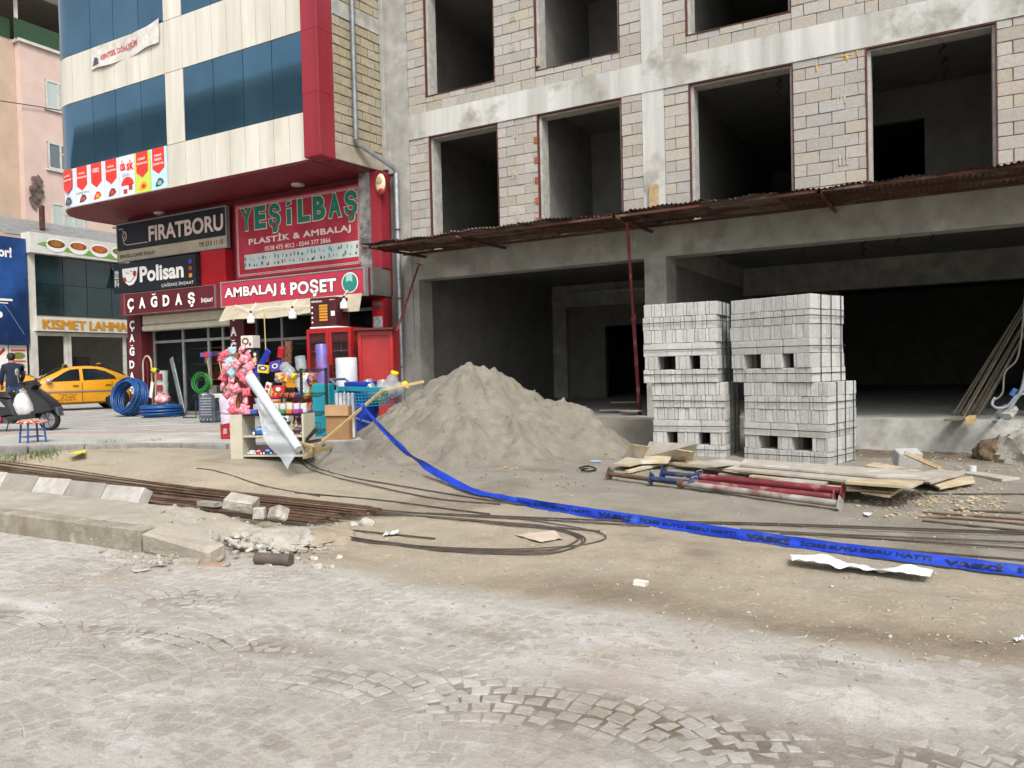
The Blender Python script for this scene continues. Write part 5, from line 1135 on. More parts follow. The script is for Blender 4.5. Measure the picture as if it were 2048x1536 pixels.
rubble('smaller white lump left of the crumbling one by the rebar ends', 702, 1052, (.05, .04, .035), 8, m_kw, boxy=False)
rubble('flat pale stone in the road before the broken kerbstone', 365, 1132, (.1, .05, .03), 9, boxy=True, rz=.2)
rubble('orange brown tile shard lying flat before the broken kerb', 412, 1132, (.1, .05, .009), 10, M('tile shard', 'a8876c', '96775e', 6, .8), rz=.5)
rubble('flat white stone flake left of the other flakes on the road', 283, 1128, (.07, .03, .008), 11, m_kw, rz=.3)
rubble('white half brick lying on the dark soil patch', 1278, 1172, (.05, .03, .022), 12, P('white stone', 'c9c4b9', .9))
p = G(512, 1116, .05); q = G(580, 1120, .045); mb = MB(); mb.tube([p, q], .048, 14); mb.tube([q-(q-p)*.16, q+(q-p)*.03], .052, 14); O('pipe_offcut', mb, M('brown pipe', '5e544b', '4c443d', 5, .7, c3='3f474f'), label='short brown pipe offcut lying in the road by the rubble', cat='pipe', smooth=40)
# earth bank and boulder at the right edge
p = onZ(2015, 925, .1); mb = MB(); mb.lump((p.x, p.y+.35, .14), (.36, .3, .24), 33); O('boulder', mb, M('brown boulder', '6b5a45', '54463a', 4, .95, bump=.6, bsc=25, c3='85745a', sc3=3, dist=.04), label='brown muddy boulder under the end of the foundation wall', cat='boulder', smooth=30)
p = onZ(2075, 930, .1); mb = MB(); mb.lump((p.x+.05, p.y+.5, .15), (.5, .6, .42), 37); O('concrete_lump', mb, m_rub, label='pale broken concrete footing cut by the right edge', cat='rubble', smooth=30)
# ---------------------------------------------------------------- blue marker tape
m_tape = M('blue tape', '1238ab', '0e2e92', 3, .5, spec=.3, c3='2b4aa0', sc3=6, bump=.25, bsc=9); m_tpr = P('tape print', '081238', .5)
A_ = Vector((0, 0, 0))
stA = G(612, 912, .02); stB = onY(765, 781, 9.55); tie = stA.lerp(stB, .71)
gpx = [(945, 981), (1000, 993), (1080, 1010), (1200, 1028), (1330, 1047), (1480, 1069), (1650, 1092), (1850, 1117), (2100, 1147), (2450, 1185)]
gp_ = [G(px, py, .045) for px, py in gpx]; e0 = gp_[0]
air = [tie.lerp(e0, t)+Vector((0, 0, -.16*math.sin(math.pi*t))) for t in (0, .2, .4, .6, .8)]
tp = spline(air+gp_, 14); cum = [0.0]
for a, b in zip(tp, tp[1:]): cum.append(cum[-1]+(b-a).length)
TL = cum[-1]; AL = cum[5*14]
def tape(s, v, d=0.0):
    s = max(0, min(TL-1e-4, s)); i = int(np.searchsorted(cum, s, 'right'))-1; f = (s-cum[i])/max(1e-6, cum[i+1]-cum[i]); p = tp[i].lerp(tp[i+1], f); t = (tp[i+1]-tp[i]).normalized()
    side = t.cross(Vector((0, 0, 1))).normalized(); tw = .95+.5*math.sin(s*1.3)*(1 if s < AL*1.2 else .35)+(.9*math.exp(-((s-AL*.55)/.25)**2)) + .7*math.exp(-((s-AL-1.1)/.3)**2)
    wv = side*-math.cos(tw)+Vector((0, 0, 1))*math.sin(tw); n = wv.cross(t); n = n if n.dot(CAM-p) > 0 else -n
    wd = .092*(.5+.5*min(1, s/1.4))*(1-.25*math.exp(-((s-AL-.4)/.5)**2)); q = p+wv*wd*(v-.5)+n*(d+.016*math.sin(v*math.pi)*math.sin(s*5)+.003*math.sin(s*17+v*4)+.0015*math.sin(s*31-v*7))
    if s > AL: q.z = max(q.z, ghit(q.x, q.y)+.006+d)
    return tuple(q)
t = thing('marker_tape', 'bright blue printed water pipe marker tape stretched from the wooden stand across the earth', 'tape', e0)
mb = MB(); SS = list(np.linspace(0, TL, 520)); mb.grid(lambda s, v: tape(s, v), SS, [0, .2, .4, .6, .8, 1.0]); O('band', mb, m_tape, t, smooth=True)
mb = MB(); mb.ell(tie+Vector((0, -.02, 0)), (.045, .045, .07), 10, 6); mb.tube([tie+Vector((0, -.02, -.03)), tie+Vector((-.03, -.03, -.15)), tie+Vector((-.02, -.03, -.22))], [.03, .025, .012], 7); O('knot', mb, m_tape, t, smooth=True)
s = AL+.75
for w_ in ('İÇME SUYU BORU HATTI', 'VASKİ', 'İÇME SUYU BORU HATTI', 'VASKİ', 'İÇME SUYU BORU HATTI', 'VASKİ', 'İÇME SUYU BORU'):
    L_ = .36 if w_ == 'VASKİ' else (.95 if w_.endswith('TI') else .7)
    if s+L_ < TL: text(w_, lambda u, v, s=s, L_=L_, w_=w_: tape(s+L_*u, 1-(.25+.5*(1-v)) if w_ != 'VASKİ' else 1-(.18+.64*(1-v)), .008), m_tpr, t, .03 if w_ != 'VASKİ' else .05)
    s += L_+.08
# ---------------------------------------------------------------- wooden stand with its battens, black bars, plastic roll
m_pine = M('fresh pine', 'b39a6c', '9f885c', 8, .7, bump=.1, rv=.1)
t = thing('wooden_stand', 'light pine batten frame with triangular foot carrying the blue tape', 'stand', stA)
f0 = [G(581, 890, .06), G(628, 925, 0), G(625, 893, .05)]; f0[0] = onY(577, 879, stA.y+.15); f0[2] = onY(626, 892, stA.y-.05)
for a, b in ((f0[0], f0[1]), (f0[1], f0[2]), (f0[2], f0[0]), (f0[0].lerp(f0[1], .0), f0[1].lerp(f0[2], .1)), (f0[0].lerp(f0[2], .5), f0[1]), (f0[0]+Vector((.06, .1, -.02)), f0[1]+Vector((-.05, .12, 0)))): mb = MB(); mb.bar(a, b, .022, .03, .002); O('foot_batten', mb, m_pine, t)
mb = MB(); mb.bar(stA-(stB-stA)*.02, stB, .025, .045, .003); O('long_batten', mb, m_pine, t); stC = onY(848, 763, 9.95); mb = MB(); mb.bar(stB+Vector((-.03, -.02, 0)), stC, .02, .045, .003); O('long_batten', mb, m_pine, t)
mb = MB(); a = G(625, 905, .03); b = G(735, 872, .06); mb.bar(a, b, .02, .05, .003); O('ground_batten', mb, m_pine, t)
for i, (a, b, lb) in enumerate(((G(566, 893, .12), onY(640, 880, stA.y-.1), 'short black steel bar end pointing left beside the pine stand'), (G(574, 924, .02), onY(634, 856, stA.y+.1), 'black steel bar rising to the right behind the pine stand'), (G(572, 926, .03), G(665, 884, .05), 'black steel bar lying low across the foot of the pine stand'))):
    mb = MB(); mb.bar(a, b, .04, .04, .004); O('steel_bar', mb, P('black steel', '2b2c2f', .5), label=lb, cat='bar')
# ---------------------------------------------------------------- leaning poles, hose and timber inside on the slab
m_pole = M('grey timber pole', '6e675a', '575145', 10, .9, rv=.15)
for i in range(9):
    px = 1908+i*7+U(-3, 3); a = onZ(px, 836-U(0, 8), .6); top_ = Vector((1.3+.07*i+U(-.05, .05), 15.45, 2.6+.07*i+U(-.1, .1))); mb = MB(); mb.tube([a, a.lerp(top_, 1.0)], [.018, .013], 7); O('leaning_pole', mb, m_pole, label='grey timber pole leaning against the dark inner column at right', cat='pole', group='leaning poles')
hp = [onZ(1985, 838, .63), onY(2000, 842, 13.6), onY(2014, 825, 13.6), onY(2030, 800, 13.6), onY(2045, 775, 13.6), onY(2056, 720, 13.7)]; hq = [onY(1990, 795, 13.65), onY(1984, 808, 13.6), onY(1995, 816, 13.58), onY(2015, 812, 13.6), onY(2035, 790, 13.6), onY(2060, 788, 13.7)]; hr = [onY(2052, 560, 13.75), onY(2046, 640, 13.75), onY(2035, 715, 13.75), onY(2010, 745, 13.7), onY(2005, 785, 13.65), onY(1990, 800, 13.6)]
m_hose = M('grey hose', '8b9299', '747b82', 6, .5)
for h, lb, r in ((hp, 'thick grey hose end hanging over the slab at the right edge', .028), (hq, 'looped grey hose lying on the slab end at right', .02), (hr, 'thin dark hose hanging down at the right edge', .013)): mb = MB(); mb.tube(spline(h, 7), r, 8); O('hose', mb, m_hose if r > .015 else m_dark, label=lb, cat='hose', smooth=True)
c = onY(2027, 784, 13.6); mb = MB(); mb.tube([c+Vector((-.03, 0, -.05)), c+Vector((.03, 0, .05))], .035, 10); O('hose_coupling', mb, P('coupling blue', '3d5f9a', .4), label='blue coupling on the grey hose at the right edge', cat='coupling')
a = onZ(1940, 838, .66); mb = MB(); mb.obox(a+Vector((.02, .3, -.03)), (.1, .6, .09), RZ(-.1), .004); O('timber_beam', mb, m_pine, label='short square timber end lying on the slab edge', cat='timber')
for i, (px, py) in enumerate(((1915, 838), (1925, 838))): a = onZ(px, py, .64); mb = MB(); mb.obox(a+Vector((0, .4, -.02)), (.09, .8, .03), RZ(-.35+.1*i), .004); O('plank', mb, m_pole, label=('left grey plank end' if i == 0 else 'right grey plank end')+' on the slab edge below the leaning poles', cat='plank')
mb = MB(); mb.rock((.88, 13.75, .68), (.18, .2, .14), 8, 12, 8); O('concrete_lump', mb, m_conc, label='grey concrete lump on the slab below the leaning poles', cat='rubble')
# old timber and sheets on the dark floor inside
for i, (px, py, w, rz, lb) in enumerate(((1225, 823, .5, .2, 'left of the heap'), (1262, 828, .4, -.3, 'right in the heap'), (1250, 812, .6, .1, 'at the back of the heap'))):
    a = onZ(px, py, .6); mb = MB(); mb.obox(a+Vector((0, 0, .03+.03*i)), (w, .25, .03), RZ(rz), .004); O('scrap_board', mb, m_plyg, label='scrap board %s on the dim floor beside the red prop' % lb, cat='board')
# ---------------------------------------------------------------- loose sheet, litter, chips and gravel
def sheet(label, pts, mat, dz=.015, wav=.02, cat='litter', name='litter_scrap', n=10):
    P_ = [G(px, py, dz) for px, py in pts]; mb = MB(); sd_ = random.random()*9
    mb.grid(lambda u, v: tuple((P_[0].lerp(P_[1], u)).lerp(P_[3].lerp(P_[2], u), v)+Vector((0, 0, wav*(float(fbm(np.array(u*5+sd_), np.array(v*2.5), 3, 5))-.3)*2))), list(np.linspace(0, 1, n*2)), list(np.linspace(0, 1, 7))); return O(name, mb, mat, label=label, cat=cat, smooth=True)
m_paper = M('white sheet', 'd3d5d6', 'c3c6c8', 5, .6)
sheet('long white plastic sheet lying crumpled below the blue tape', [(1580, 1113), (1868, 1146), (1858, 1160), (1584, 1128)], m_paper, .03, .06, 'sheet', 'plastic_sheet', 18)
sheet('small white paper scrap under the long bars near the rebar ends', [(772, 1064), (798, 1062), (795, 1070), (766, 1072)], m_paper)
sheet('pale cardboard flap lying inside the wire hoop', [(1028, 1068), (1110, 1064), (1126, 1078), (1080, 1086)], M('pale card', 'b5a898', 'a59886', 6, .8), .012, .015)
sheet('yellow plastic scrap on the ground before the scooter', [(138, 905), (172, 902), (170, 907), (140, 909)], P('yellow plastic', 'd6c22c', .5))
sheet('white paper scrap with the blue tape far behind it, right of the props', [(1727, 1026), (1745, 1025), (1742, 1032), (1728, 1032)], m_paper)
sheet('crumpled white and red wrapper in the kerb grass', [(238, 886), (258, 884), (262, 890), (240, 893)], M('wrapper', 'c9c2c0', '9a4a45', 30, .6), .03, .05)
sheet('pale scrap at the right edge of the dark soil', [(2026, 1276), (2046, 1274), (2048, 1282), (2030, 1283)], m_paper)
sheet('small white flake on the road left of the flat stone', [(262, 1140), (302, 1135), (300, 1141), (268, 1146)], m_kw, .008, .01)
mb = MB(); mb.tube(spline([G(1158, 936, .02), G(1175, 932, .03), G(1192, 938, .02), G(1180, 942, .02), G(1162, 940, .03), G(1176, 936, .04)], 6), .011, 6); O('rubber_strip', mb, m_black, label='crumpled black rubber strip on the sand right of the heap', cat='litter')
for i, (px, py, lb) in enumerate(((1000, 930, 'upper'), (1013, 937, 'lower'))): p = G(px, py); mb = MB(); mb.rock((p.x, p.y, p.z+.015), (.04, .02, .015), i+60, 7, 5); O('orange_scrap', mb, P('orange peel', 'c98a3a', .7), label='%s small orange scrap at the foot of the sand heap' % lb, cat='litter')
p = G(1190, 926); mb = MB(); mb.tube([p+Vector((-.06, 0, .02)), p+Vector((.08, .02, .02))], .02, 8); O('bottle_piece', mb, P('pale blue plastic', '8797a5', .4), label='pale bottle piece on the sand near the board heap', cat='litter')
p = G(1945, 938, .06); mb = MB(); mb.lathe([(.04, 0), (.045, .1)], 12, p-Vector((0, 0, .06))); O('paper_cup', mb, P('cup white', 'b9bdb8', .5), label='small pale cup on the soil before the foundation wall', cat='cup')
def scatter(name, n, box, mat, smin, smax, seed, flat=.6, dens=None, label=None):
    r = random.Random(seed); mb = MB(); k = 0; tries = 0
    while k < n and tries < n*30:
        tries += 1
        px, py = r.uniform(box[0], box[2]), r.uniform(box[1], box[3])
        if dens and r.random() > dens(px, py): continue
        p = gpt(px, py); z = ghit(p.x, p.y)
        if -14 < p.x < -4.7 and 4.45 < p.y < 5.45: p = onZ(px, py, ifn(p.x, p.y)[2]); z = ifn(p.x, p.y)[2]
        elif 4.25 < p.y < 4.47 and p.x < -6.5: continue
        s_ = smin*(smax/smin)**(r.random()**2.2)
        mb.rock((p.x, p.y, z+s_*.25), (s_*r.uniform(.7, 1.4), s_*r.uniform(.5, 1), s_*flat*r.uniform(.6, 1)), seed*1000+k, 5, 3, R=RZ(r.uniform(0, 6))); k += 1
    return O(name, mb, mat, kind='stuff', label=label)
m_chip = M('wood chips', 'b9a98c', '9a8b70', 30, .9); m_grav = M('gravel', 'a39c8f', '857e71', 25, .95, c3='bdb7ab', sc3=20)
scatter('wood_chips', 520, (1690, 962, 2060, 1040), m_chip, .012, .04, 1, .35, lambda x, y: math.exp(-((x-1880)/130)**2-((y-1003)/24)**2), 'scattered pale wood chips before the foundation wall')
scatter('wood_chips', 260, (1700, 900, 2060, 955), m_chip, .012, .035, 2, .4, None, 'pale chips on the soil under the foundation wall')
scatter('gravel', 2400, (0, 925, 2048, 1330), m_grav, .005, .02, 3, .6, lambda x, y: .35+.65*float(vn(np.array(x/90.), np.array(y/45.), 5))**2, 'fine gravel strewn over the earth')
scatter('gravel', 420, (200, 1075, 680, 1150), m_grav, .008, .045, 4, .6, lambda x, y: math.exp(-((y-1105-(x-430)*.02)/26)**2), 'crushed stones along the broken kerb island')
scatter('gravel', 420, (300, 1000, 680, 1090), m_rub, .01, .05, 5, .7, lambda x, y: .8, 'crushed concrete over the island rubble')
rh = random.Random(77); mb = MB()
for i in range(260):
    p = G(rh.gauss(525, 55), rh.gauss(1092, 14)); s_ = rh.uniform(.012, .055); q = MB(); q.obox((0, 0, 0), (s_*rh.uniform(1, 2), s_*rh.uniform(.7, 1.4), s_*rh.uniform(.5, 1)), RZ(rh.uniform(0, 6)) @ RX(rh.uniform(-.6, .6)) @ RY(rh.uniform(-.6, .6)), s_*.12)
    e_ = .13*math.exp(-((p.x+5.35)**2/.16+(p.y-4.72)**2/.07)); mb.add([(v[0]*(1+rh.uniform(-.1, .1))+p.x, v[1]+p.y, v[2]+p.z+e_+s_*.2) for v in q.v], q.f)
O('rubble_stones', mb, m_rub, kind='stuff', label='angular stones of the small grey rubble heap')
scatter('gravel', 260, (0, 1180, 2048, 1536), m_grav, .004, .012, 6, .6, None, 'specks of grit on the dusty paving')
def sticks(n, box, seed):
    r = random.Random(seed); mb = MB()
    for i in range(n):
        p = gpt(r.uniform(box[0], box[2]), r.uniform(box[1], box[3])); a = r.uniform(0, 6.3); L_ = r.uniform(.02, .09); z = ghit(p.x, p.y)+.006; mb.tube([(p.x, p.y, z), (p.x+math.cos(a)*L_*.5, p.y+math.sin(a)*L_*.5, z+.008), (p.x+math.cos(a)*L_, p.y+math.sin(a)*L_, z)], .0022, 4)
    return mb
O('twigs', sticks(70, (560, 1030, 2048, 1330), 3), m_chip, kind='stuff', label='small twigs and splinters on the earth')
O('twigs', sticks(14, (100, 1150, 1700, 1500), 4), m_pole, kind='stuff', label='dark twigs on the dusty paving')
# grass at the kerb
m_grass = M('kerb grass', '5b6b35', '46552a', 12, .8)
mb = MB(); rg2 = random.Random(9)
for (cx, cy, w, n) in ((80, 897, 45, 420), (215, 887, 32, 300), (312, 882, 22, 160), (20, 900, 20, 80)):
    for i in range(n):
        px = cx+rg2.gauss(0, w*.5); py = cy+rg2.gauss(0, 2.4)+5; p = gpt(px, py); h = rg2.uniform(.04, .13); a = rg2.uniform(0, 6.3); b = Vector((math.cos(a), math.sin(a), 0)); z = max(float(gz(p.x, p.y)), .3)
        q = Vector((p.x, p.y, z)); mb.add([q-b*.006, q+b*.006, q+Vector((rg2.uniform(-.05, .05), rg2.uniform(-.05, .05), h))], [(0, 1, 2)])
O('grass', mb, m_grass, kind='stuff', label='tufts of grass growing along the kerb')
# ---------------------------------------------------------------- taxi (local x runs from nose to tail, -y faces the camera)
m_taxi = M('taxi yellow', 'd39312', 'c98a10', 2, .3, coat=.5); m_tyre = P('tyre', '1b1b1c', .8); m_rim = P('alloy', '8d9092', .35, metal=.7); m_cgl = M('car glass', '14181a', '1d2326', 2, .06, spec=.9)
def ip(x, tab): return float(np.interp(x, [a for a, _ in tab], [b for _, b in tab]))
ZT = [(-2.25, .60), (-2.12, .74), (-1.7, .88), (-1.0, .98), (-.6, 1.17), (-.15, 1.39), (.2, 1.45), (.6, 1.46), (1.0, 1.41), (1.4, 1.24), (1.72, 1.10), (2.1, 1.06), (2.22, .95), (2.28, .7)]
WH = [(-2.25, .62), (-2.1, .76), (-1.6, .85), (-.5, .87), (1.2, .87), (1.9, .82), (2.2, .72), (2.28, .66)]
def greeny(z, x):
    zt = ip(x, ZT); w = ip(x, WH); zb = .93
    if z <= zb: return w*.985
    return w*.985+(w*.66-w*.985)*min(1, (z-zb)/max(.06, 1.44-zb))
def carring(x):
    zt = ip(x, ZT); w = ip(x, WH); zb = .2 if -2 < x < 2 else .3; zs = min(.93, zt-.03)
    tp = max(.35, min(1, 1-(zt-.93)/.51*.34)); wr = w*tp*.97
    h = [(0, zb), (w*.7, zb), (w*.95, zb+.08), (w, .5), (w*.985, zs), (wr if zt > 1 else w*.95, zt-.045), (wr*.82, zt-.008), (0, zt)]
    return [(-y, z) for y, z in h]+[(y, z) for y, z in reversed(h[1:-1])]
def make_taxi(label):
    t = thing('taxi', label, 'taxi'); xs_ = list(np.linspace(-2.25, 2.28, 34)); mb = MB(); rings = [carring(x) for x in xs_]; n = len(rings[0])
    mb.add([(x, y, z) for x, r in zip(xs_, rings) for y, z in r], [(i*n+j, i*n+(j+1) % n, (i+1)*n+(j+1) % n, (i+1)*n+j) for i in range(len(xs_)-1) for j in range(n)]+[tuple(range(n)), tuple(range(len(xs_)*n-1, (len(xs_)-1)*n-1, -1))])
    body = O('body', mb, m_taxi, t, smooth=50, local=True)
    for s in (-1, 1):
        for poly in ([(-.62, .955), (-.5, 1.03), (-.12, 1.27), (.02, 1.335), (.27, 1.36), (.27, .975)], [(.37, .98), (.37, 1.365), (.75, 1.35), (1.05, 1.26), (1.3, 1.1), (1.34, 1.0)]):
            g = MB(); g.add([(x, s*(greeny(z, x)+.012), z) for x, z in poly], [tuple(range(len(poly)))]); O('side_window', g, m_cgl, t, local=True)
        for x in (-.85, .32, 1.2):
            g = MB(); g.box(x-.006, x+.006, s*(.872), s*(.878), .3, .92); O('door_gap', g, m_black, t, local=True)
        g = MB(); g.box(-1.0, 1.45, s*.872, s*.892, .60, .65, .004); O('trim_strip', g, P('grey trim', '77736c', .5), t, local=True)
        for x in (.05, 1.0): g = MB(); g.box(x, x+.17, s*.875, s*.9, .80, .83, .006); O('door_handle', g, P('handle dark', '6b5a2a', .4), t, local=True)
        g = MB(); g.ell((-.62, s*.97, 1.0), (.1, .09, .075), 12, 8); O('mirror', g, P('mirror chrome', 'b9bcbe', .25, metal=.4), t, smooth=True, local=True)
        for x in (-1.45, 1.35):
            g = MB(); g.lathe([(.34, -.02), (.36, .0), (.36, .012), (.3, .014)], 24, (x, s*.84, .33), RX(s*-math.pi/2)); O('wheel_arch', g, m_black, t, local=True)
            g = MB(); g.lathe([(.2, -.1), (.30, -.09), (.315, -.02), (.30, .045), (.21, .05)], 24, (x, s*.815, .315), RX(s*-math.pi/2)); w_ = O('wheel', g, m_tyre, t, smooth=40, local=True)
            g = MB(); g.lathe([(.205, .052), (.19, .045), (.06, .05), (.05, .06), (1e-4, .06)], 20, (x, s*.815, .315), RX(s*-math.pi/2)); O('rim', g, m_rim, w_, local=True)
    g = MB(); g.add([(-.98, -.70, .995), (-.98, .70, .995), (-.2, .55, 1.385), (-.2, -.55, 1.385)], [(0, 1, 2, 3)]); g.v = [(x-.012, y, z+.014) for x, y, z in g.v]; O('windscreen', g, M('screen glass', '59646a', '3d474c', 3, .06, spec=.9), t, local=True)
    g = MB(); g.add([(1.68, -.66, 1.12), (1.68, .66, 1.12), (1.08, .54, 1.395), (1.08, -.54, 1.395)], [(0, 3, 2, 1)]); g.v = [(x+.012, y, z+.014) for x, y, z in g.v]; O('rear_window', g, m_cgl, t, local=True)
    for s in (-1, 1): g = MB(); g.ell((-2.1, s*.62, .68), (.14, .14, .08), 10, 6); O('headlight', g, P('lens', 'b5bcc0', .1), t, smooth=True, local=True)
    for x, w in ((-.05, .26), (.95, .2)):
        g = MB(); g.prism([(-.07, 0), (.07, 0), (.045, .11), (-.045, .11)], lambda u, v: (x+u, -w/1.2, ip(x, ZT)+v-.01), lambda u, v: (x+u, w/1.2, ip(x, ZT)+v-.01)); rs_ = O('roof_sign', g, P('sign black', '1c1b14', .4), t, local=True)
        g = MB(); g.box(x-.05, x+.05, -w/1.2-.005, w/1.2+.005, ip(x, ZT)+.098, ip(x, ZT)+.13, .006); O('roof_sign_top', g, m_taxi, rs_, local=True)
        vs, fs = textmesh('TAXI', .02); g = MB(); g.add([(x-.062+.02*v[1]-.004, w/1.3-2*w/1.3*v[0], ip(x, ZT)+.015+.07*v[1]) for v in vs], fs); O('lettering', g, P('sign yellow', 'c9b04a', .4), rs_, local=True)
    for i, w_ in enumerate(('TUŞBA TAKSİ', '65 T 0076', '0432 736 65 75')):
        vs, fs = textmesh(w_, .01); g = MB(); g.add([(-.35+.52*v[0]-(.04 if i == 2 else 0)+(.06 if i == 1 else 0)*(1-2*v[0]), -.884, .50-i*.085+.055*v[1]) for v in vs], fs); O('lettering', g, P('door print', '4a2c12', .5), t, local=True)
    g = MB(); g.tube([(-.62, -.884, .36), (-.58, -.884, .45), (-.55, -.884, .37), (-.51, -.884, .46), (-.5, -.884, .35)], .008, 4); O('emblem', g, MATS['door print'], t, local=True)
    return t
tx = make_taxi('yellow taxi with black windows and roof sign parked beside the restaurant'); tdir = Vector((.408, .912)); trz = math.atan2(tdir.y, tdir.x)
tx.matrix_basis = MX((-25.35, 15.2, .5), trz); WM[tx.name] = tx.matrix_basis.copy()
clone(tx, MX((-27.9, 13.6, .5), trz), 'second yellow taxi almost hidden behind the bent man and the first taxi')
# ---------------------------------------------------------------- scooter (local x forward)
fw = onZ(100, 861, .5); sc_ = thing('motor_scooter', 'black motor scooter loaded with a white sack, cut by the left edge', 'scooter', (fw.x, fw.y, .5), YAW-.05)
m_blkp = M('black plastic', '1d1e21', '26272a', 3, .35, coat=.3); m_gpl = M('grey plastic', '4b4e52', '3e4145', 4, .5)
for x in (0, -1.28):
    mb = MB(); mb.lathe([(.13, -.055), (.19, -.06), (.215, -.03), (.22, 0), (.215, .03), (.19, .06), (.13, .055)], 26, (x, 0, .22), RX(math.pi/2)); w_ = O('wheel', mb, m_tyre, sc_, smooth=50, local=True)
    mb = MB(); mb.lathe([(.155, -.062), (.15, -.064), (.125, -.058)], 22, (x, 0, .22), RX(-math.pi/2)); mb.lathe([(.155, .062), (.15, .064), (.125, .058)], 22, (x, 0, .22), RX(-math.pi/2)); O('rim', mb, m_rim, w_, local=True)
    mb = MB()
    for k in range(5): a = k*1.257; mb.bar((x+.03*math.cos(a), -.045, .22+.03*math.sin(a)), (x+.14*math.cos(a), -.055, .22+.14*math.sin(a)), .03, .02)
    mb.lathe([(.045, -.07), (.045, .07)], 14, (x, 0, .22), RX(math.pi/2)); O('spokes', mb, m_gpl, w_, local=True)
def slabp(poly, w0, w1, mat, name, bev=0):  # side outline extruded across, tapering
    mb = MB(); n = len(poly); cx = sum(p[0] for p in poly)/n; cz = sum(p[1] for p in poly)/n
    L0 = [(x, -w0, z) for x, z in poly]; L1 = [(x+(cx-x)*.1, -w1, z+(cz-z)*.1) for x, z in poly]; vs = L1+L0+[(x, -y, z) for x, y, z in L0]+[(x, -y, z) for x, y, z in L1]; fs = [tuple(range(n)), tuple(range(4*n-1, 3*n-1, -1))]
    for k in range(3):
        for i in range(n): fs.append((k*n+i, (k+1)*n+i, (k+1)*n+(i+1) % n, k*n+(i+1) % n))
    mb.add(vs, fs); return O(name, mb, mat, sc_, smooth=35, local=True)
slabp([(.2, .42), (.12, .56), (-.12, .76), (-.3, .88), (-.36, .86), (-.22, .55), (-.2, .34), (-.05, .36)], .13, .19, m_blkp, 'front_shield'); slabp([(.26, .3), (.22, .46), (.02, .52), (-.16, .44), (-.22, .32), (-.1, .47), (.08, .46), (.18, .4)], .075, .09, m_gpl, 'front_mudguard')
slabp([(-.2, .36), (-.2, .26), (-.75, .22), (-.85, .3), (-.7, .33)], .14, .17, m_blkp, 'footboard'); slabp([(-.62, .33), (-.72, .66), (-1.1, .72), (-1.7, .80), (-1.78, .70), (-1.4, .45), (-.9, .3)], .12, .17, m_blkp, 'tail_body'); slabp([(-.7, .68), (-.8, .80), (-1.2, .82), (-1.6, .84), (-1.6, .78), (-1.0, .71)], .11, .13, P('seat black', '17171a', .6), 'seat')
slabp([(-.8, .5), (-.9, .62), (-1.4, .7), (-1.45, .66), (-1.0, .52)], .172, .178, P('purple stripe', '8d8898', .3), 'side_panel')
mb = MB(); mb.lathe([(.1, -.19), (.1, -.17), (.05, -.165)], 16, (-.98, 0, .26), RX(-math.pi/2)); O('fan_cover', mb, P('red cover', 'a02a30', .4), sc_, local=True); slabp([(-.7, .16), (-.7, .3), (-1.3, .3), (-1.35, .18)], .1, .14, m_gpl, 'engine'); mb = MB(); mb.tube([(-1.0, -.2, .2), (-1.55, -.22, .28)], [.045, .06], 12); O('exhaust', mb, m_zinc, sc_, smooth=True, local=True)
mb = MB(); mb.tube([(0, -.07, .22), (-.12, -.07, .5), (-.16, 0, .6)], .022, 8); mb.tube([(0, .07, .22), (-.12, .07, .5), (-.16, 0, .6)], .022, 8); O('fork', mb, m_gpl, sc_, local=True)
slabp([(-.28, .86), (-.2, .93), (-.3, 1.03), (-.5, 1.0), (-.55, .92), (-.42, .86)], .1, .13, m_blkp, 'handlebar_cover'); mb = MB(); mb.tube([(-.45, -.36, .99), (-.4, -.15, .96), (-.38, .15, .96), (-.45, .36, .99)], .016, 8); O('handlebar', mb, m_black, sc_, local=True)
for s in (-1, 1):
    mb = MB(); mb.tube([(-.4, s*.3, .98), (-.38, s*.36, 1.1), (-.36, s*.38, 1.16)], .008, 6); mb.ell((-.36, s*.4, 1.2), (.02, .06, .075), 12, 8); O('mirror', mb, m_black if s > 0 else P('mirror glass', 'b8b7ae', .1, metal=.5), sc_, smooth=True, local=True)
mb = MB(); mb.tube([(-.75, -.13, .26), (-.8, -.17, .01)], .012, 6); O('side_stand', mb, m_black, sc_, local=True)
M_ = WM[sc_.name]; mb = MB(); rr = random.Random(4)
pr = [(.02, .0), (.14, .01), (.19, .08), (.2, .2), (.18, .32), (.12, .4), (.07, .44), (.1, .5), (.05, .52)]
mb.lathe(pr, 18); mb.v = [M_ @ Vector((v[0]*1.05-.52+.03*math.sin(v[2]*30), v[1]*.8, v[2]*1.0+.335+.0)) + Vector((rr.uniform(-.012, .012), rr.uniform(-.012, .012), rr.uniform(-.008, .008))) for v in mb.v]
O('sack', mb, M('woven white sack', 'c9c9c6', 'b1b1ae', 8, .8, bump=.5, bsc=40), label='full white woven sack standing on the scooter footboard', cat='sack', smooth=True)
# ---------------------------------------------------------------- small stool
p = onZ(66, 885, .5); st = thing('stool', 'small round stool with red patterned seat and blue legs on the pavement', 'stool', p)
mb = MB(); mb.lathe([(.19, .32), (.225, .325), (.23, .345), (.2, .37), (.1, .385), (1e-4, .388)], 24); O('seat', mb, M('red carpet seat', '8f2f28', 'c9b7a8', 32, .9, lo=.5, hi=.56), st, smooth=40, local=True)
for k in range(4):
    a = .7+k*math.pi/2; mb = MB(); mb.tube([(.17*math.cos(a), .17*math.sin(a), .33), (.2*math.cos(a), .2*math.sin(a), 0)], .016, 8); O('leg', mb, P('stool blue', '2c4a86', .4), st, local=True)
mb = MB(); mb.tube([(.19*math.cos(.7+k*math.pi/2), .19*math.sin(.7+k*math.pi/2), .1) for k in range(4)], .008, 6, closed=True); O('leg_brace', mb, P('stool blue', '2c4a86', .4), st, local=True)
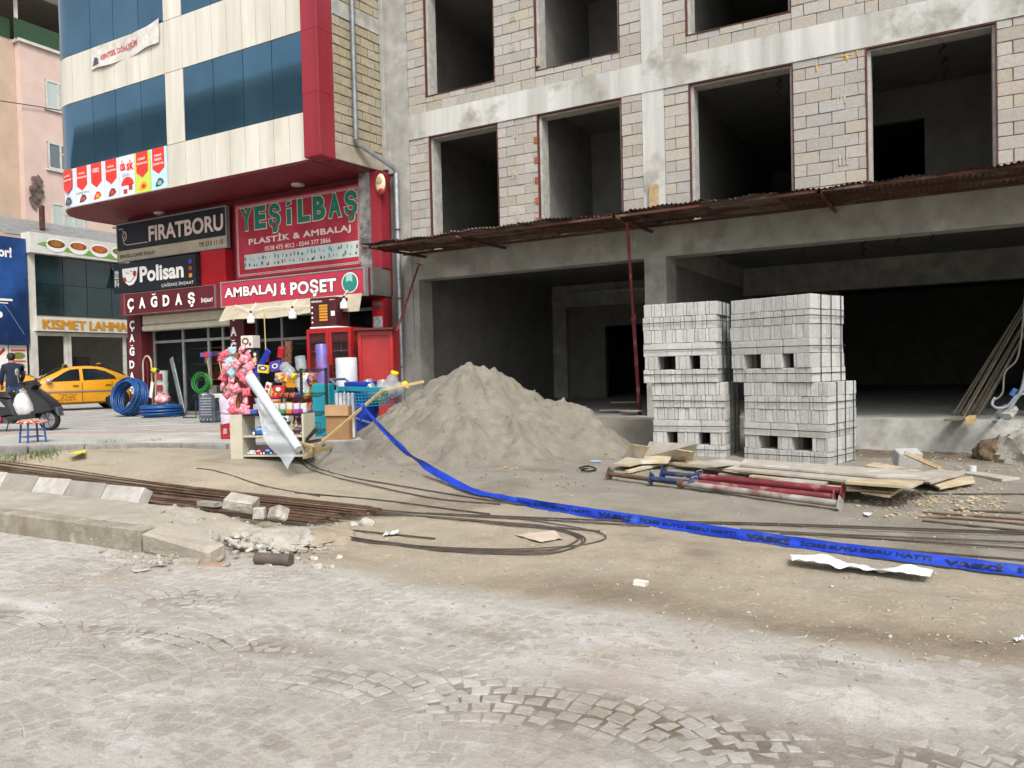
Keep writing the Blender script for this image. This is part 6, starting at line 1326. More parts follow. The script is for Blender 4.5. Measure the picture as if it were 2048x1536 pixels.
# ---------------------------------------------------------------- person: one skinned body
def skin_body(name, joints, edges, parent, mats, pick):
    me = bpy.data.meshes.new(name+'_skeleton'); me.from_pydata([j[0] for j in joints], edges, []); ob = bpy.data.objects.new('tmp', me); COL.objects.link(ob)
    ob.modifiers.new('skin', 'SKIN'); sv = me.skin_vertices[0].data
    for i, (co, r) in enumerate(joints): sv[i].radius = r if isinstance(r, tuple) else (r, r)
    sv[0].use_root = True; s = ob.modifiers.new('sub', 'SUBSURF'); s.levels = 2; s.render_levels = 2
    dg = bpy.context.evaluated_depsgraph_get(); em = bpy.data.meshes.new_from_object(ob.evaluated_get(dg)); bpy.data.objects.remove(ob); bpy.data.meshes.remove(me)
    em.materials.clear()
    for m_ in mats: em.materials.append(m_)
    for pl_ in em.polygons: pl_.material_index = pick(pl_.center); pl_.use_smooth = True
    em.name = name; return O(name, em, None, parent, local=True)
pp = onZ(30, 838, .5); pe_ = thing('person', 'stooping person in navy jacket and blue jeans behind the scooter, seen from behind', 'person', pp, math.radians(160))
m_skin = M('skin', '9a6a52', '8d5f49', 6, .6); m_navy = M('navy cloth', '151b2b', '1c2336', 10, .9, bump=.3); m_jean = M('jeans', '2f4a68', '263c57', 12, .9, bump=.3); m_hair = M('dark hair', '17130f', '231c16', 40, .6)
# local +x is where the person faces (to the left of the picture)
J = [((0, 0, .93), (.15, .13)), ((.03, 0, 1.08), (.16, .14)), ((.08, 0, 1.27), (.19, .15)), ((.13, 0, 1.42), (.17, .11)), ((.19, 0, 1.50), (.06, .06)), ((.24, 0, 1.56), (.055, .055)), ((.27, 0, 1.63), (.085, .095)), ((.28, 0, 1.70), (.075, .085)),
     ((.13, .19, 1.41), .075), ((.12, .25, 1.14), .06), ((.24, .24, .93), .045), ((.28, .23, .86), .035), ((.13, -.19, 1.41), .075), ((.14, -.25, 1.15), .06), ((.30, -.22, 1.0), .045), ((.36, -.2, .95), .035),
     ((0, .1, .86), .11), ((.03, .11, .48), .07), ((0, .11, .09), .05), ((.13, .12, .04), .045), ((0, -.1, .86), .11), ((-.02, -.11, .48), .07), ((-.06, -.11, .09), .05), ((.07, -.12, .04), .045)]
E_ = [(0, 1), (1, 2), (2, 3), (3, 4), (4, 5), (5, 6), (6, 7), (3, 8), (8, 9), (9, 10), (10, 11), (3, 12), (12, 13), (13, 14), (14, 15), (0, 16), (16, 17), (17, 18), (18, 19), (0, 20), (20, 21), (21, 22), (22, 23)]
def pick(c):
    if c.z > 1.515: return 2
    if (abs(c.y) > .14 and c.x > .2 and c.z < 1.02 and (c.y > 0 and c.z < .93 or c.y < 0 and c.x > .31)): return 2
    if c.z > .86: return 0
    return 3 if c.z < .09 else 1
skin_body('body', J, E_, pe_, [m_navy, m_jean, m_skin, m_black], pick)
mb = MB(); mb.ell((.255, 0, 1.70), (.105, .098, .085), 16, 10); mb.ell((.215, 0, 1.655), (.075, .09, .09), 14, 8); O('hair', mb, m_hair, pe_, smooth=True, local=True)
mb = MB(); mb.ell((.365, 0, 1.645), (.022, .016, .025), 8, 6); O('nose', mb, m_skin, pe_, smooth=True, local=True)
for s in (-1, 1): mb = MB(); mb.ell((.27, s*.095, 1.645), (.02, .012, .032), 8, 6); O('ear', mb, m_skin, pe_, smooth=True, local=True); mb = MB(); mb.ell((.352, s*.035, 1.665), (.008, .013, .008), 8, 6); O('eye', mb, m_black, pe_, smooth=True, local=True)
mb = MB(); mb.ell((.352, 0, 1.602), (.01, .026, .007), 8, 6); O('mouth', mb, P('lips', '7d4a40', .6), pe_, local=True)
for s, (wx_, wy, wz) in ((1, (.28, .23, .86)), (-1, (.36, -.2, .95))):
    for k in range(5):
        mb = MB(); o = (k-1.5)*.016
        if k < 4: mb.tube([(wx_, wy+o*.6, wz), (wx_+.03, wy+o, wz-.05), (wx_+.045, wy+o, wz-.085-.008*(k in (1, 2)))], [.014, .009, .007], 6)
        else: mb.tube([(wx_, wy-s*.02, wz+.01), (wx_+.035, wy-s*.045, wz-.02), (wx_+.05, wy-s*.045, wz-.045)], [.013, .01, .008], 6)
        O('finger', mb, m_skin, pe_, smooth=True, local=True)
# ---------------------------------------------------------------- goods set out before the shops
def Wp(px, py): return onZ(px, py, .5)
def coil(name, label, c, R, rmin, rmax, half, n, tr, mat, seed, cat='pipe coil'):
    r = random.Random(seed); mb = MB(); pts = []
    tot = n*26
    for i in range(tot+1):
        a = 2*math.pi*i/26; k = i/26; layer = k % 2 < 1
        rr = rmin+(rmax-rmin)*(.5+.5*math.sin(k*2.4+seed))+.006*math.sin(a*3+k); h = -half+2*half*(k/n)+.012*math.sin(k*5)
        pts.append(Vector(c)+R @ Vector((rr*math.cos(a), rr*math.sin(a), h)))
    mb.tube(pts, tr, 7); o = O(name, mb, mat, label=label, cat=cat, smooth=60); return o
m_bluep = M('blue pipe', '1d4f8c', '17406f', 3, .35, rv=.1); m_greenh = M('green hose', '1f7a33', '196428', 3, .4)
c = Wp(262, 829); Rt = RZ(math.radians(-84)) @ RY(math.radians(74)); coil('pipe_coil', 'upright coil of blue water pipe leaning on the left pillar', (onY(258, 800, 12.95).x, 12.95, 1.03), Rt, .38, .49, .2, 15, .022, m_bluep, 1)
c = Wp(323, 833); cf = Vector((onY(323, 820, 12.95).x, 12.95, .5)); coil('pipe_coil', 'coil of blue water pipe lying flat before the hardware shop door', (cf.x, cf.y, .66), RX(0), .36, .5, .13, 16, .022, m_bluep, 2)
mb = MB(); mb.ell((cf.x+.05, cf.y, .955), (.2, .19, .14), 16, 10); rr = random.Random(3); mb.v = [(x+rr.uniform(-.015, .015), y+rr.uniform(-.015, .015), z+rr.uniform(-.012, .012)) for x, y, z in mb.v]; mb.tube([(cf.x+.08, cf.y-.02, 1.06), (cf.x+.16, cf.y-.05, 1.14)], [.05, .02], 8); O('bag_of_balls', mb, M('pink plastic bag', 'c24a55', 'd99aa0', 9, .3, c3='dcd2d4', sc3=6), label='clear bag with a pink plastic ball on the flat pipe coil', cat='bag', smooth=True)
# stand with green hose, heater in wrapping, cloth bundle
b_ = Wp(388, 836); s = thing('folding_stand', 'thin black folding stand carrying the green hose', 'stand', b_)
for a, e in (((-.28, -.1, 0), (.12, .1, .8)), ((.2, -.1, .02), (-.05, .1, .8)), ((-.28, -.1, .02), (.2, -.1, .02))): mb = MB(); mb.tube([Vector(a), Vector(e)], .012, 6); O('leg', mb, m_black, s, local=True)
gc = onY(403, 766, b_.y+.02); coil('hose_coil', 'bright green garden hose coil hanging on the folding stand', gc, RZ(.25) @ RX(math.radians(80)) @ RZ(.2), .17, .25, .08, 10, .013, m_greenh, 5, 'hose')
hb = Wp(412, 846); t = thing('wrapped_heater', 'grey bar heater wrapped in clear plastic before the green hose', 'heater', hb, .3)
mb = MB(); mb.box(-.2, .2, 0, .3, .0, .66, .05); O('case', mb, M('wrapped grey', '3f444a', '575d63', 5, .2, c3='7d848a', sc3=7), t, local=True)
for k in range(7): mb = MB(); mb.box(-.12, .14, -.012, .01, .17+k*.06, .19+k*.06, .003); O('grille_bar', mb, P('grille pale', '8b9298', .3), t, local=True)
for k in range(4): mb = MB(); mb.tube([(-.17+.1*k, -.012, .05), (-.1+.08*k, -.02, .1)], .008, 5); O('plastic_fold', mb, P('shiny fold', 'aab2b8', .1), t, local=True)
cb_ = Wp(448, 850); mb = MB(); rr = random.Random(6)
mb.lathe([(.17, 0), (.185, .1), (.19, .2), (.17, .25), (.2, .32), (.21, .5), (.18, .62), (.1, .66), (1e-4, .67)], 20, (cb_.x, cb_.y+.12, .5), sx=1.0, sy=.7); mb.v = [(x+rr.uniform(-.012, .012), y+rr.uniform(-.012, .012), z) for x, y, z in mb.v]
t = thing('cloth_bundle', 'pale pink cloth bundle tied with a cord beside the candy stand', 'bundle', (cb_.x, cb_.y, .5)); O('cloth', mb, M('pale pink cloth', 'c9bcc8', 'b9abb9', 6, .9), t, smooth=50)
mb = MB(); mb.tube([(cb_.x+.19*math.cos(a), cb_.y+.12+.135*math.sin(a), .755+.015*math.sin(2*a)) for a in np.linspace(0, 6.1, 20)], .012, 6, closed=True); O('cord', mb, P('grey cord', '8a8a8a', .7), t)
for i in range(3): q = onY(430, 785-3*i, cb_.y+.6); mb = MB(); mb.obox((q.x+.02*i, q.y, 1.06+.03*i), (.62-.05*i, .3, .022), RZ(.35+.05*i), .003); O('white_board', mb, P('white board', 'c9cac2', .5), label=('lowest', 'middle', 'topmost')[i]+' of the three white boards lying above the wrapped heater', cat='board')
t = thing('goods_table', 'low table behind the heater on which the white boards lie', 'table', (q.x, q.y, .5)); mb = MB(); mb.box(q.x-.35, q.x+.35, q.y-.05, q.y+.4, .98, 1.04); O('table_top', mb, m_dark, t)
for dx in (-.3, .3):
    for dy in (0, .35): mb = MB(); mb.bar((q.x+dx, q.y+dy, .5), (q.x+dx, q.y+dy, .98), .03); O('leg', mb, m_dark, t)
# brooms
for px, top_, colr, lb in ((417, 714, ('5a4a9a', 'b5303c'), 'upturned broom with purple and red bristles behind the green hose'), (441, 712, ('2b2350', '4a2a4a'), 'upturned broom with dark purple bristles left of the candy stand')):
    y_ = b_.y+.35; h_ = onY(px-4, top_, y_); f_ = onY(px+10, 795, y_); t = thing('broom', lb, 'broom', f_); mb = MB(); mb.tube([f_, h_], .014, 7); O('handle', mb, m_pine, t)
    for k in range(6): mb = MB(); mb.box(h_.x-.19+k*.064, h_.x-.13+k*.064, y_-.04, y_+.04, h_.z, h_.z+.11, .008); O('bristles', mb, P('bristle '+colr[0 if k in (0, 1, 5) else 1], colr[0 if k in (0, 1, 5) else 1], .8), t)
# tools at the left window: arch, red rod, yellow tool, tile, buckets, zinc plank
a0, a1 = Wp(290, 826), Wp(308, 826); y_ = 13.35; zt_ = onY(295, 712, y_).z; xl, xr = onY(287, 760, y_).x, onY(304, 760, y_).x
mb = MB(); mb.tube([(xl, y_, .5)]+[(xl+(xr-xl)*(.5-.5*math.cos(a)), y_, zt_-.25+.25*math.sin(a)) for a in np.linspace(0, math.pi, 12)]+[(xr, y_, .5)], .022, 7); O('bent_tube', mb, M('pale tube', 'a9a694', 'b5ad6a', 3, .4), label='pale tube bent into an arch beside the left pillar', cat='tube', smooth=True)
mb = MB(); mb.tube([(onY(296, 790, 13.3).x, 13.3, .6), (onY(294, 722, 13.3).x, 13.3, onY(294, 722, 13.3).z)], .018, 7); O('red_rod', mb, P('dark red', '6d1f26', .4), label='dark red rod standing inside the pale arch', cat='rod')
q = onY(309, 741, 13.25); t = thing('yellow_tool', 'yellow and black tool head on a wooden handle at the shop window', 'tool', (q.x, 13.25, .5)); mb = MB(); mb.ell(q, (.14, .07, .075), 12, 8, RY(.12)); O('head', mb, P('tool yellow', 'c9a81e', .4), t, smooth=True)
for dx in (-.14, .14): mb = MB(); mb.ell(q+Vector((dx, 0, -.02*dx)), (.05, .05, .07), 10, 6); O('end_cap', mb, m_black, t, smooth=True)
mb = MB(); mb.tube([q+Vector((.05, 0, -.06)), (q.x-.03, 13.25, .5)], .018, 7); O('handle', mb, m_pine, t)
mb = MB(); q = onY(303, 780, 13.2); mb.obox(q, (.11, .02, .42), RY(.25), .003); O('white_tile', mb, m_prw, label='narrow white tile leaning below the yellow tool', cat='tile')
for i in range(4):
    q = Vector((onY(326, 800, 13.4).x, 13.4, .5+.3*i)); t = thing('paint_bucket', ('bottom', 'second', 'third', 'top')[i]+' paint bucket of the pale stack at the left shop window', 'bucket', q, group='stacked paint buckets'); mb = MB(); mb.lathe([(.13, 0), (.15, .27), (.155, .275), (.155, .295)], 18); O('pail', mb, P('pail pale', 'a9b3a9', .5), t, local=True); mb = MB(); mb.box(-.02, .14, -.156, -.1, .06, .22); O('label_print', mb, P('label maroon', '8f2f3f', .5), t, local=True)
mb = MB(); a, e = Wp(372, 818), onY(342, 716, 13.78); a = onY(368, 812, 13.45); mb.bar((a.x, 13.45, .5), (e.x, 13.79, e.z), .14, .03, .003, up=(0, 1, 0)); O('zinc_profile', mb, m_zinc, label='shiny zinc profile leaning against the hardware shop door', cat='profile')
# ---------------------------------------------------------------- cotton candy stand
cs = Wp(478, 880); cs = Vector((cs.x+.1, cs.y+.35, .5)); cy_ = cs.y; t = thing('candy_stand', 'wooden pole hung with pink and blue bags of cotton candy', 'candy stand', cs)
bt = onY(478, 870, cy_); tp_ = onY(473, 705, cy_); mb = MB(); mb.tube([(cs.x, cy_, .5), bt, tp_], .035, 9); O('pole', mb, M('orange wood', '8f5a35', '7d4c2c', 6, .7), t, smooth=True)
m_pk = [M('pink candy %d' % i, c, c2, 22, .35, bump=.4, bsc=60) for i, (c, c2) in enumerate((('d9808c', 'b51f33'), ('e3b3ba', 'c23a4c'), ('c8404f', 'e6b9bd')))]; m_bc = M('pale blue candy', 'a3c6cb', '8fb5bf', 10, .4)
spots = [(447, 702), (462, 697), (482, 692), (493, 706), (486, 712), (455, 716), (444, 712), (500, 718), (452, 730), (462, 738), (488, 734), (496, 728), (446, 748), (461, 752), (498, 744), (486, 752), (444, 765), (460, 768), (495, 762), (454, 782), (466, 788), (490, 778), (462, 800), (489, 796), (464, 815), (486, 812), (470, 828), (492, 830), (466, 842), (488, 846), (462, 856), (490, 860), (470, 722), (480, 742), (470, 772), (480, 822), (476, 850)]
blue = {(455, 716), (462, 738), (488, 734), (496, 744), (461, 697), (462, 697)}
r = random.Random(8)
for i, (px, py) in enumerate(spots):
    q = onY(px+2, py+6, cy_-.12+r.uniform(-.06, .12)); mb = MB(); w, h = r.uniform(.075, .1), r.uniform(.055, .075)
    mb.pillow(w*.9, h*1.1, .04, i)
    O('candy_bag', mb, m_bc if (px, py) in blue else m_pk[i % 3], t, mw=MX(q, r.uniform(-.5, .9), r.uniform(-.4, .4), r.uniform(-.9, .9)))
# ---------------------------------------------------------------- toy rack at the kerb
r0 = G(474, 918); tr = thing('toy_rack', 'cream two tier rack of toy cars standing at the kerb', 'rack', r0, .30)
m_rk = M('cream rack', 'b9b3a0', 'a8a28f', 3, .6); Mr = WM[tr.name]
mb = MB(); mb.box(-.09, .1, -.01, .02, 0, .62, .003); O('side_panel', mb, m_rk, tr, local=True); mb = MB(); mb.box(.07, .1, .02, .34, 0, .62, .003); O('side_panel', mb, m_rk, tr, local=True)
for z in (.03, .30, .60): mb = MB(); mb.box(.1, 1.0, .0, .34, z, z+.022, .003); O('shelf', mb, m_rk if z < .5 else m_black, tr, local=True)
mb = MB(); mb.box(1.0, 1.03, 0, .34, 0, .62); O('side_panel', mb, m_rk, tr, local=True); mb = MB(); mb.box(.1, 1.0, .33, .34, .03, .16); O('back_panel', mb, P('rack shade', '8f8b80', .7), tr, local=True)
def toycar(x, y, z, s, col, lb, rz=0):
    t = thing('toy_car', lb, 'toy', Mr @ Vector((x, y, z)), .30+rz, 'toys on the rack'); c_ = P('toy '+col, col, .3, coat=.3)
    mb = MB(); n = [(-1, .12), (-1, .38), (-.55, .5), (-.25, .85), (.35, .85), (.6, .5), (1, .42), (1.02, .12)]; mb.prism([(u*s, v*s) for u, v in n], lambda u, v: (u, -.4*s, v), lambda u, v: (u, .4*s, v)); O('body', mb, c_, t, local=True)
    mb = MB(); mb.prism([(u*s, v*s) for u, v in ((-.42, .52), (-.2, .78), (.28, .78), (.45, .52))], lambda u, v: (u, -.405*s, v), lambda u, v: (u, .405*s, v)); O('window', mb, P('toy glass', '9fb3c0', .2), t, local=True)
    for u in (-.6, .6):
        for yy in (-.42, .42): mb = MB(); mb.lathe([(.24*s, -.05*s), (.24*s, .05*s)], 14, (u*s, yy*s, .22*s), RX(math.pi/2)); w_ = O('wheel', mb, m_tyre, t, local=True); mb = MB(); mb.lathe([(.15*s, -.06*s), (.15*s, .06*s)], 12, (u*s, yy*s, .22*s), RX(math.pi/2)); O('hub', mb, m_prw, w_, local=True)
toycar(.30, .16, .322, .14, '1f66b0', 'big blue toy car with white wheels on the upper shelf of the toy rack'); toycar(.50, .24, .322, .12, 'd0b320', 'yellow toy car in the back of the upper rack shelf', .3); toycar(.56, .18, .322, .09, 'a3303a', 'dark red toy car right of the big blue one')
toycar(.78, .3, .322, .11, '8d2530', 'dark red toy truck at the right of the upper rack shelf', .5); toycar(.93, .28, .322, .1, '1b2f63', 'navy toy car at the right end of the upper rack shelf'); toycar(.17, .12, .052, .07, 'd3d3d0', 'small white toy car on the lower rack shelf'); toycar(.28, .12, .052, .08, 'b3282f', 'small red toy car on the lower rack shelf'); toycar(.42, .13, .052, .09, '1f4fa0', 'small blue toy car on the lower rack shelf'); toycar(.54, .12, .052, .05, 'a02a2c', 'tiny dark red toy car on the lower rack shelf')
for i in range(8):
    c_ = ('c98aa0', '2f57a8', 'b8402a', 'c9b52a', 'b3302c', '3a8a5a', 'c96a2c', '9a3a8a')[i]; mb = MB(); mb.obox(Mr @ Vector((.16+.105*i, .1, .655)), (.085, .14, .06), RZ(.3), .006); O('toy_box', mb, P('box '+c_, c_, .4), label='%s small coloured toy box in the row along the top of the rack' % ('first second third fourth fifth sixth seventh eighth'.split()[i]), cat='box', group='toy boxes on the rack'); 
    mb = MB(); mb.obox(Mr @ Vector((.17+.105*i, .27, .69)), (.075, .06, .13), RZ(.3), .004); O('toy_pack', mb, P('pack white', 'c3c6c8', .3), label='%s white toy pack standing behind the coloured boxes' % ('first second third fourth fifth sixth seventh eighth'.split()[i]), cat='pack', group='white packs on the rack')
mb = MB(); mb.tube([Mr @ Vector((.72, .1, .34)), Mr @ Vector((.70, .02, .36)), Mr @ Vector((.76, -.03, .33))], [.02, .035, .02], 8); O('toy_motorbike', mb, M('toy mixed', 'c3c3c6', '2a2a2e', 30, .4), label='small white and black toy motorbike on the edge of the upper shelf', cat='toy')
mb = MB(); mb.lathe([(.05, 0), (.075, .06), (.07, .15), (.045, .2), (.03, .26), (1e-4, .28)], 12, Mr @ Vector((.86, .2, .052))); O('toy_figure', mb, M('striped brown toy', '6d2f35', 'b9a9a5', 25, .6), label='striped brown plush toy on the lower rack shelf', cat='toy', smooth=True)
m_crr = M('crate red', '9a2328', '85191f', 4, .4)
def crate(label, c, rz, w, d, h, mat, emb=None):
    t = thing('bottle_crate', label, 'crate', c, rz, 'bottle crates'); mb = MB(); mb.box(-w/2, w/2, -d/2, d/2, 0, .02)
    for s in (-1, 1):
        for z0, z1 in ((.02, h*.3), (h*.72, h)): mb.box(-w/2, w/2, s*d/2-.008, s*d/2+.008, z0, z1); mb.box(s*w/2-.008, s*w/2+.008, -d/2+.008, d/2-.008, z0, z1)
        for k in (-1, -.33, .33, 1): mb.box(k*(w/2-.02)-.02, k*(w/2-.02)+.02, s*d/2-.007, s*d/2+.007, h*.3, h*.72)
    O('shell', mb, mat, t, local=True)
    if emb: mb = MB(); mb.lathe([(.055, 0), (.05, .006), (1e-4, .006)], 14, (0, -d/2-.008, h*.5), RX(math.pi/2)); O('emblem', mb, emb, t, local=True)
    return t
c = Wp(452, 878); crate('small red bottle crate standing on the kerb behind the toy rack', (c.x+.05, c.y+.15, .5), .4, .36, .28, .24, m_crr)
# wrapped plastic roll leaning over the rack
a = onY(500, 755, r0.y+.1); b = onY(598, 898, r0.y-.22); b.z = max(b.z, ghit(b.x, b.y)+.06); t = thing('plastic_roll', 'long roll of clear plastic film leaning over the toy rack', 'roll', b); mb = MB(); mb.tube([a, a.lerp(b, .5), b], [.075, .065, .055], 14); m_film = M('clear film', 'c3ccd1', 'b3bec6', 5, .25, alpha=.93); O('roll', mb, m_film, t, smooth=True)
q3 = G(575, 922, .03); mb = MB(); dn = onY(545, 860, r0.y+.15)
def film(u, v): p = a.lerp(b, .3+.68*u); e = onY(498+ (570-498)*u**.8, 830+(918-830)*u, r0.y-.02+.1*u) if False else a.lerp(b, .3+.68*u)+Vector((-.10-.03*math.sin(u*6), -.08, -.36*math.sin(min(1, u*1.15)*math.pi*.72))); w = p.lerp(e, v); w.z = max(w.z, ghit(w.x, w.y)+.01); return tuple(w+Vector((.015*math.sin(u*14+v*5), .02*math.sin(u*11+v*7), 0)))
mb.grid(film, list(np.linspace(0, 1, 26)), list(np.linspace(0, 1, 9))); O('loose_film', mb, M('thin film', 'ccd2d5', 'bac4c9', 4, .3, alpha=.5), t, smooth=True)
# ---------------------------------------------------------------- black wire display rack
wr_ = Wp(606, 876); t = thing('wire_rack', 'black wire display rack standing between the toy rack and the turquoise case', 'rack', wr_, .35); m_wire = P('wire black', '1e2023', .5)
for x in (0, .42):
    mb = MB(); mb.bar((x, 0, 0), (x, 0, 1.12), .04, .03); O('upright', mb, m_wire, t, local=True)
for z in (1.1, .72, .42, .14):
    mb = MB(); mb.tube([(0, 0, z), (.42, 0, z), (.42, -.28, z-.05), (0, -.28, z-.05)], .006, 5, closed=True)
    for k in range(1, 8): mb.tube([(.42*k/8, 0, z), (.42*k/8, -.28, z-.05)], .003, 4)
    for k in range(1, 5): mb.tube([(0, -.056*k, z-.01*k), (.42, -.056*k, z-.01*k)], .003, 4)
    if z < .2:
        for k in range(9): mb.tube([(.42*k/8, -.28, z-.05), (.42*k/8, -.28, z+.12)], .003, 4)
        mb.tube([(0, -.28, z+.12), (.42, -.28, z+.12)], .005, 4)
    O('wire_basket', mb, m_wire, t, local=True)
# ---------------------------------------------------------------- shelf of snacks and toys behind
sh_ = Vector((-13.7, 11.6, .5)); t = thing('snack_shelf', 'stepped metal shelf of bagged snacks behind the candy stand', 'shelf', sh_)
ss_ = [onY(522, 768, 11.3), onY(620, 745, 11.3)]; x0, x1 = ss_[0].x-.1, ss_[1].x
for k, z in enumerate((.75, 1.05, 1.36)): mb = MB(); mb.box(x0, x1, 11.35+k*.14, 11.75+k*.14, z-.015, z, .002); O('tier', mb, m_wire, t)
for x in (x0, x1): mb = MB(); mb.bar((x, 11.9, .5), (x, 11.9, 1.7), .03); O('upright', mb, m_wire, t); mb = MB(); mb.bar((x, 11.4, .5), (x, 11.4, .75), .03); O('upright', mb, m_wire, t)
sc2 = ['c9b02a', '3a4fa0', 'b3303a', 'c9783a', '5a3a8a', 'd0cfc6', '3f7a3f', 'b5402c', '8a6a3a']; rn = random.Random(21)
names_ = 'first second third fourth fifth sixth seventh eighth'.split()
for k, z in enumerate((.75, 1.05, 1.36)):
    for i in range(8):
        c_ = sc2[rn.randrange(9)]; c2_ = sc2[rn.randrange(9)]; w = (x1-x0)/8; q = Vector((x0+w*(i+.5), 11.5+k*.14, z+.10)); mb = MB(); mb.pillow(w*.5, .115, .04, i+k*9)
        O('snack_bag', mb, M('bag %s %s' % (c_, c2_), c_, c2_, 16, .25, lo=.47, hi=.53), label='%s snack bag from the left on the %s tier of the snack shelf' % (names_[i], ('lowest', 'middle', 'top')[k]), cat='snack bag', group='snack bags on the shelf', mw=MX(q, rn.uniform(-.2, .2), -.35, rn.uniform(-.15, .15)))
# toy digger, shovel, hung broom
q = onY(585, 770, 11.1); t = thing('toy_digger', 'yellow toy digger beside the black wire rack', 'toy', q-Vector((0, 0, .15))); m_dig = P('digger yellow', 'd0911c', .4)
for bx in ((-.12, .12, -.07, .07, -.05, .04), (-.02, .1, -.06, .06, .04, .15), (-.14, -.02, -.03, .03, .04, .09)): mb = MB(); mb.box(q.x+bx[0], q.x+bx[1], q.y+bx[2], q.y+bx[3], q.z+bx[4], q.z+bx[5], .008); O('body_block', mb, m_dig, t)
mb = MB(); mb.bar((q.x-.1, q.y, q.z+.08), (q.x-.06, q.y, q.z+.19), .03); O('boom', mb, m_dig, t); mb = MB(); mb.box(q.x-.005, q.x+.07, q.y-.066, q.y-.06, q.z-.02, q.z+.03); O('opening', mb, m_black, t)
for s in (-1, 1): mb = MB(); mb.box(q.x-.13, q.x+.13, q.y+s*.08-.025, q.y+s*.08+.025, q.z-.15, q.z-.05, .02); O('track', mb, m_black, t)
q0, q1 = onY(538, 700, 11.9), onY(508, 755, 11.9); mb = MB(); mb.bar(q0, q1, .03, .16, .01); O('blue_float', mb, M('blue plastic', '1c36a0', '172e8a', 3, .4), label='bright blue plastic float tilted between candy stand and snack shelf', cat='float')
q0, q1 = onY(528, 618, 12.6), onY(532, 712, 12.4); t = thing('hanging_brush', 'pink brush on a long pale handle hanging below the red sign', 'brush', q1); mb = MB(); mb.tube([q0, q1], .014, 6); O('handle', mb, m_pine, t); mb = MB(); mb.obox(q1+Vector((.01, 0, -.06)), (.13, .05, .12), RY(.4), .008); O('brush_head', mb, P('brush pink', 'b5304a', .5), t)
q = onY(562, 705, 11.85); mb = MB(); mb.obox(q, (.15, .08, .24), RY(.2), .02); O('red_toy', mb, M('red plastic', 'b3222a', '9a1b22', 4, .3), label='red plastic toy standing on top of the snack shelf', cat='toy')
# plastic demijohns
m_pet = M('clear plastic', 'c3cdd0', 'aab6ba', 5, .08, alpha=.38, spec=.9); m_cap = P('yellow lid', 'd8c926', .4)
def bottle(label, c, R, s=1.0, group='clear plastic bottles'):
    t = thing('plastic_bottle', label, 'bottle', c, group=group); mb = MB(); mb.lathe([(.09*s, -.18*s), (.11*s, -.16*s), (.105*s, -.1*s), (.112*s, -.06*s), (.105*s, -.02*s), (.112*s, .03*s), (.1*s, .09*s), (.06*s, .15*s), (.055*s, .17*s)], 16, c, R); O('bottle', mb, m_pet, t, smooth=True)
    mb = MB(); mb.lathe([(.066*s, .165*s), (.068*s, .2*s), (.06*s, .205*s), (1e-4, .205*s)], 16, c, R); O('lid', mb, m_cap, t, smooth=40); return t
bottle('clear bottle with yellow lid lying left on top of the wire rack', onY(578, 742, 11.0), RY(2.2), 1.0); bottle('clear bottle standing at the top right of the wire rack', onY(602, 730, 10.95), RY(3.0), .95); bottle('clear bottle with yellow lid hanging at mid height in the wire rack', onY(606, 775, 10.9), RY(2.6), 1.0)
# ---------------------------------------------------------------- drinks coolers
m_cola = M('cooler red', 'a31d20', '93181b', 3, .35, coat=.2); m_cin = P('cooler inside', '3a3d3f', .6)
def cooler(label, c, rz, w, d, h, doors, glass=True):
    t = thing('drinks_cooler', label, 'cooler', c, rz, 'red drinks coolers'); mb = MB(); th = .05
    mb.box(-w/2, w/2, d-.05, d, 0, h); mb.box(-w/2, -w/2+th, .06, d-.05, 0, h); mb.box(w/2-th, w/2, .06, d-.05, 0, h); mb.box(-w/2+th, w/2-th, .06, d-.05, 0, .22); mb.box(-w/2+th, w/2-th, .06, d-.05, h-.2, h); O('cabinet', mb, m_cola, t, local=True)
    dw = w/doors
    for k in range(doors):
        xa, xb = -w/2+k*dw+.004, -w/2+(k+1)*dw-.004; f = MB(); e = .075
        f.box(xa, xa+e, 0, .055, .12, h-.02, .006); f.box(xb-e, xb, 0, .055, .12, h-.02, .006); f.box(xa+e, xb-e, 0, .055, .12, .2); f.box(xa+e, xb-e, 0, .055, h-.1, h-.02); O('door_frame', f, m_cola, t, local=True)
        if glass:
            g = MB(); g.box(xa+e, xb-e, .02, .03, .2, h-.1); O('door_glass', g, P('cooler glass', '2a3032', .04, alpha=.2, spec=.6), t, local=True)
            hd = MB(); hd.bar((xb-.04, -.02, h*.45), (xb-.04, -.02, h*.62), .02); O('door_handle', hd, m_black, t, local=True); hb_ = MB(); hb_.box(xa+e, xb-e, .034, .05, h-.3, h-.1); O('header', hb_, P('header maroon', '5a1a1c', .4), t, local=True)
            vs, fs = textmesh('Coca-Cola', .0); g = MB(); g.add([(xa+e+.06+(xb-xa-2*e-.12)*v[0]*.7, .0325, h-.24+.07*v[1]) for v in vs], fs); O('lettering', g, m_cola, t, local=True)
    if glass:
        rr = random.Random(int(w*100))
        for z in (.45, .8, 1.15, 1.5):
            s_ = MB(); s_.box(-w/2+th, w/2-th, .1, d-.06, z-.015, z); O('cooler_shelf', s_, m_zinc, t, local=True)
            for k in range(int(w/.09)-1):
                b_ = MB(); b_.lathe([(.032, 0), (.034, .14), (.014, .2), (.014, .24)], 8, (-w/2+th+.05+k*.088, .16, z)); O('drink_bottle', b_, P('drink %d' % (k % 4), ('8f1f22', '5a1a18', '5f8a2c', 'c07a2a')[(k+int(z*3)) % 4 if z > .9 else k % 2], .25), t, local=True)
    return t
f1 = onY(655, 700, 12.35); cl = cooler('two door red drinks cooler with glass fronts', (onY(657, 700, 12.35).x, 12.35, .5), .06, 1.18, .65, 1.98, 2)
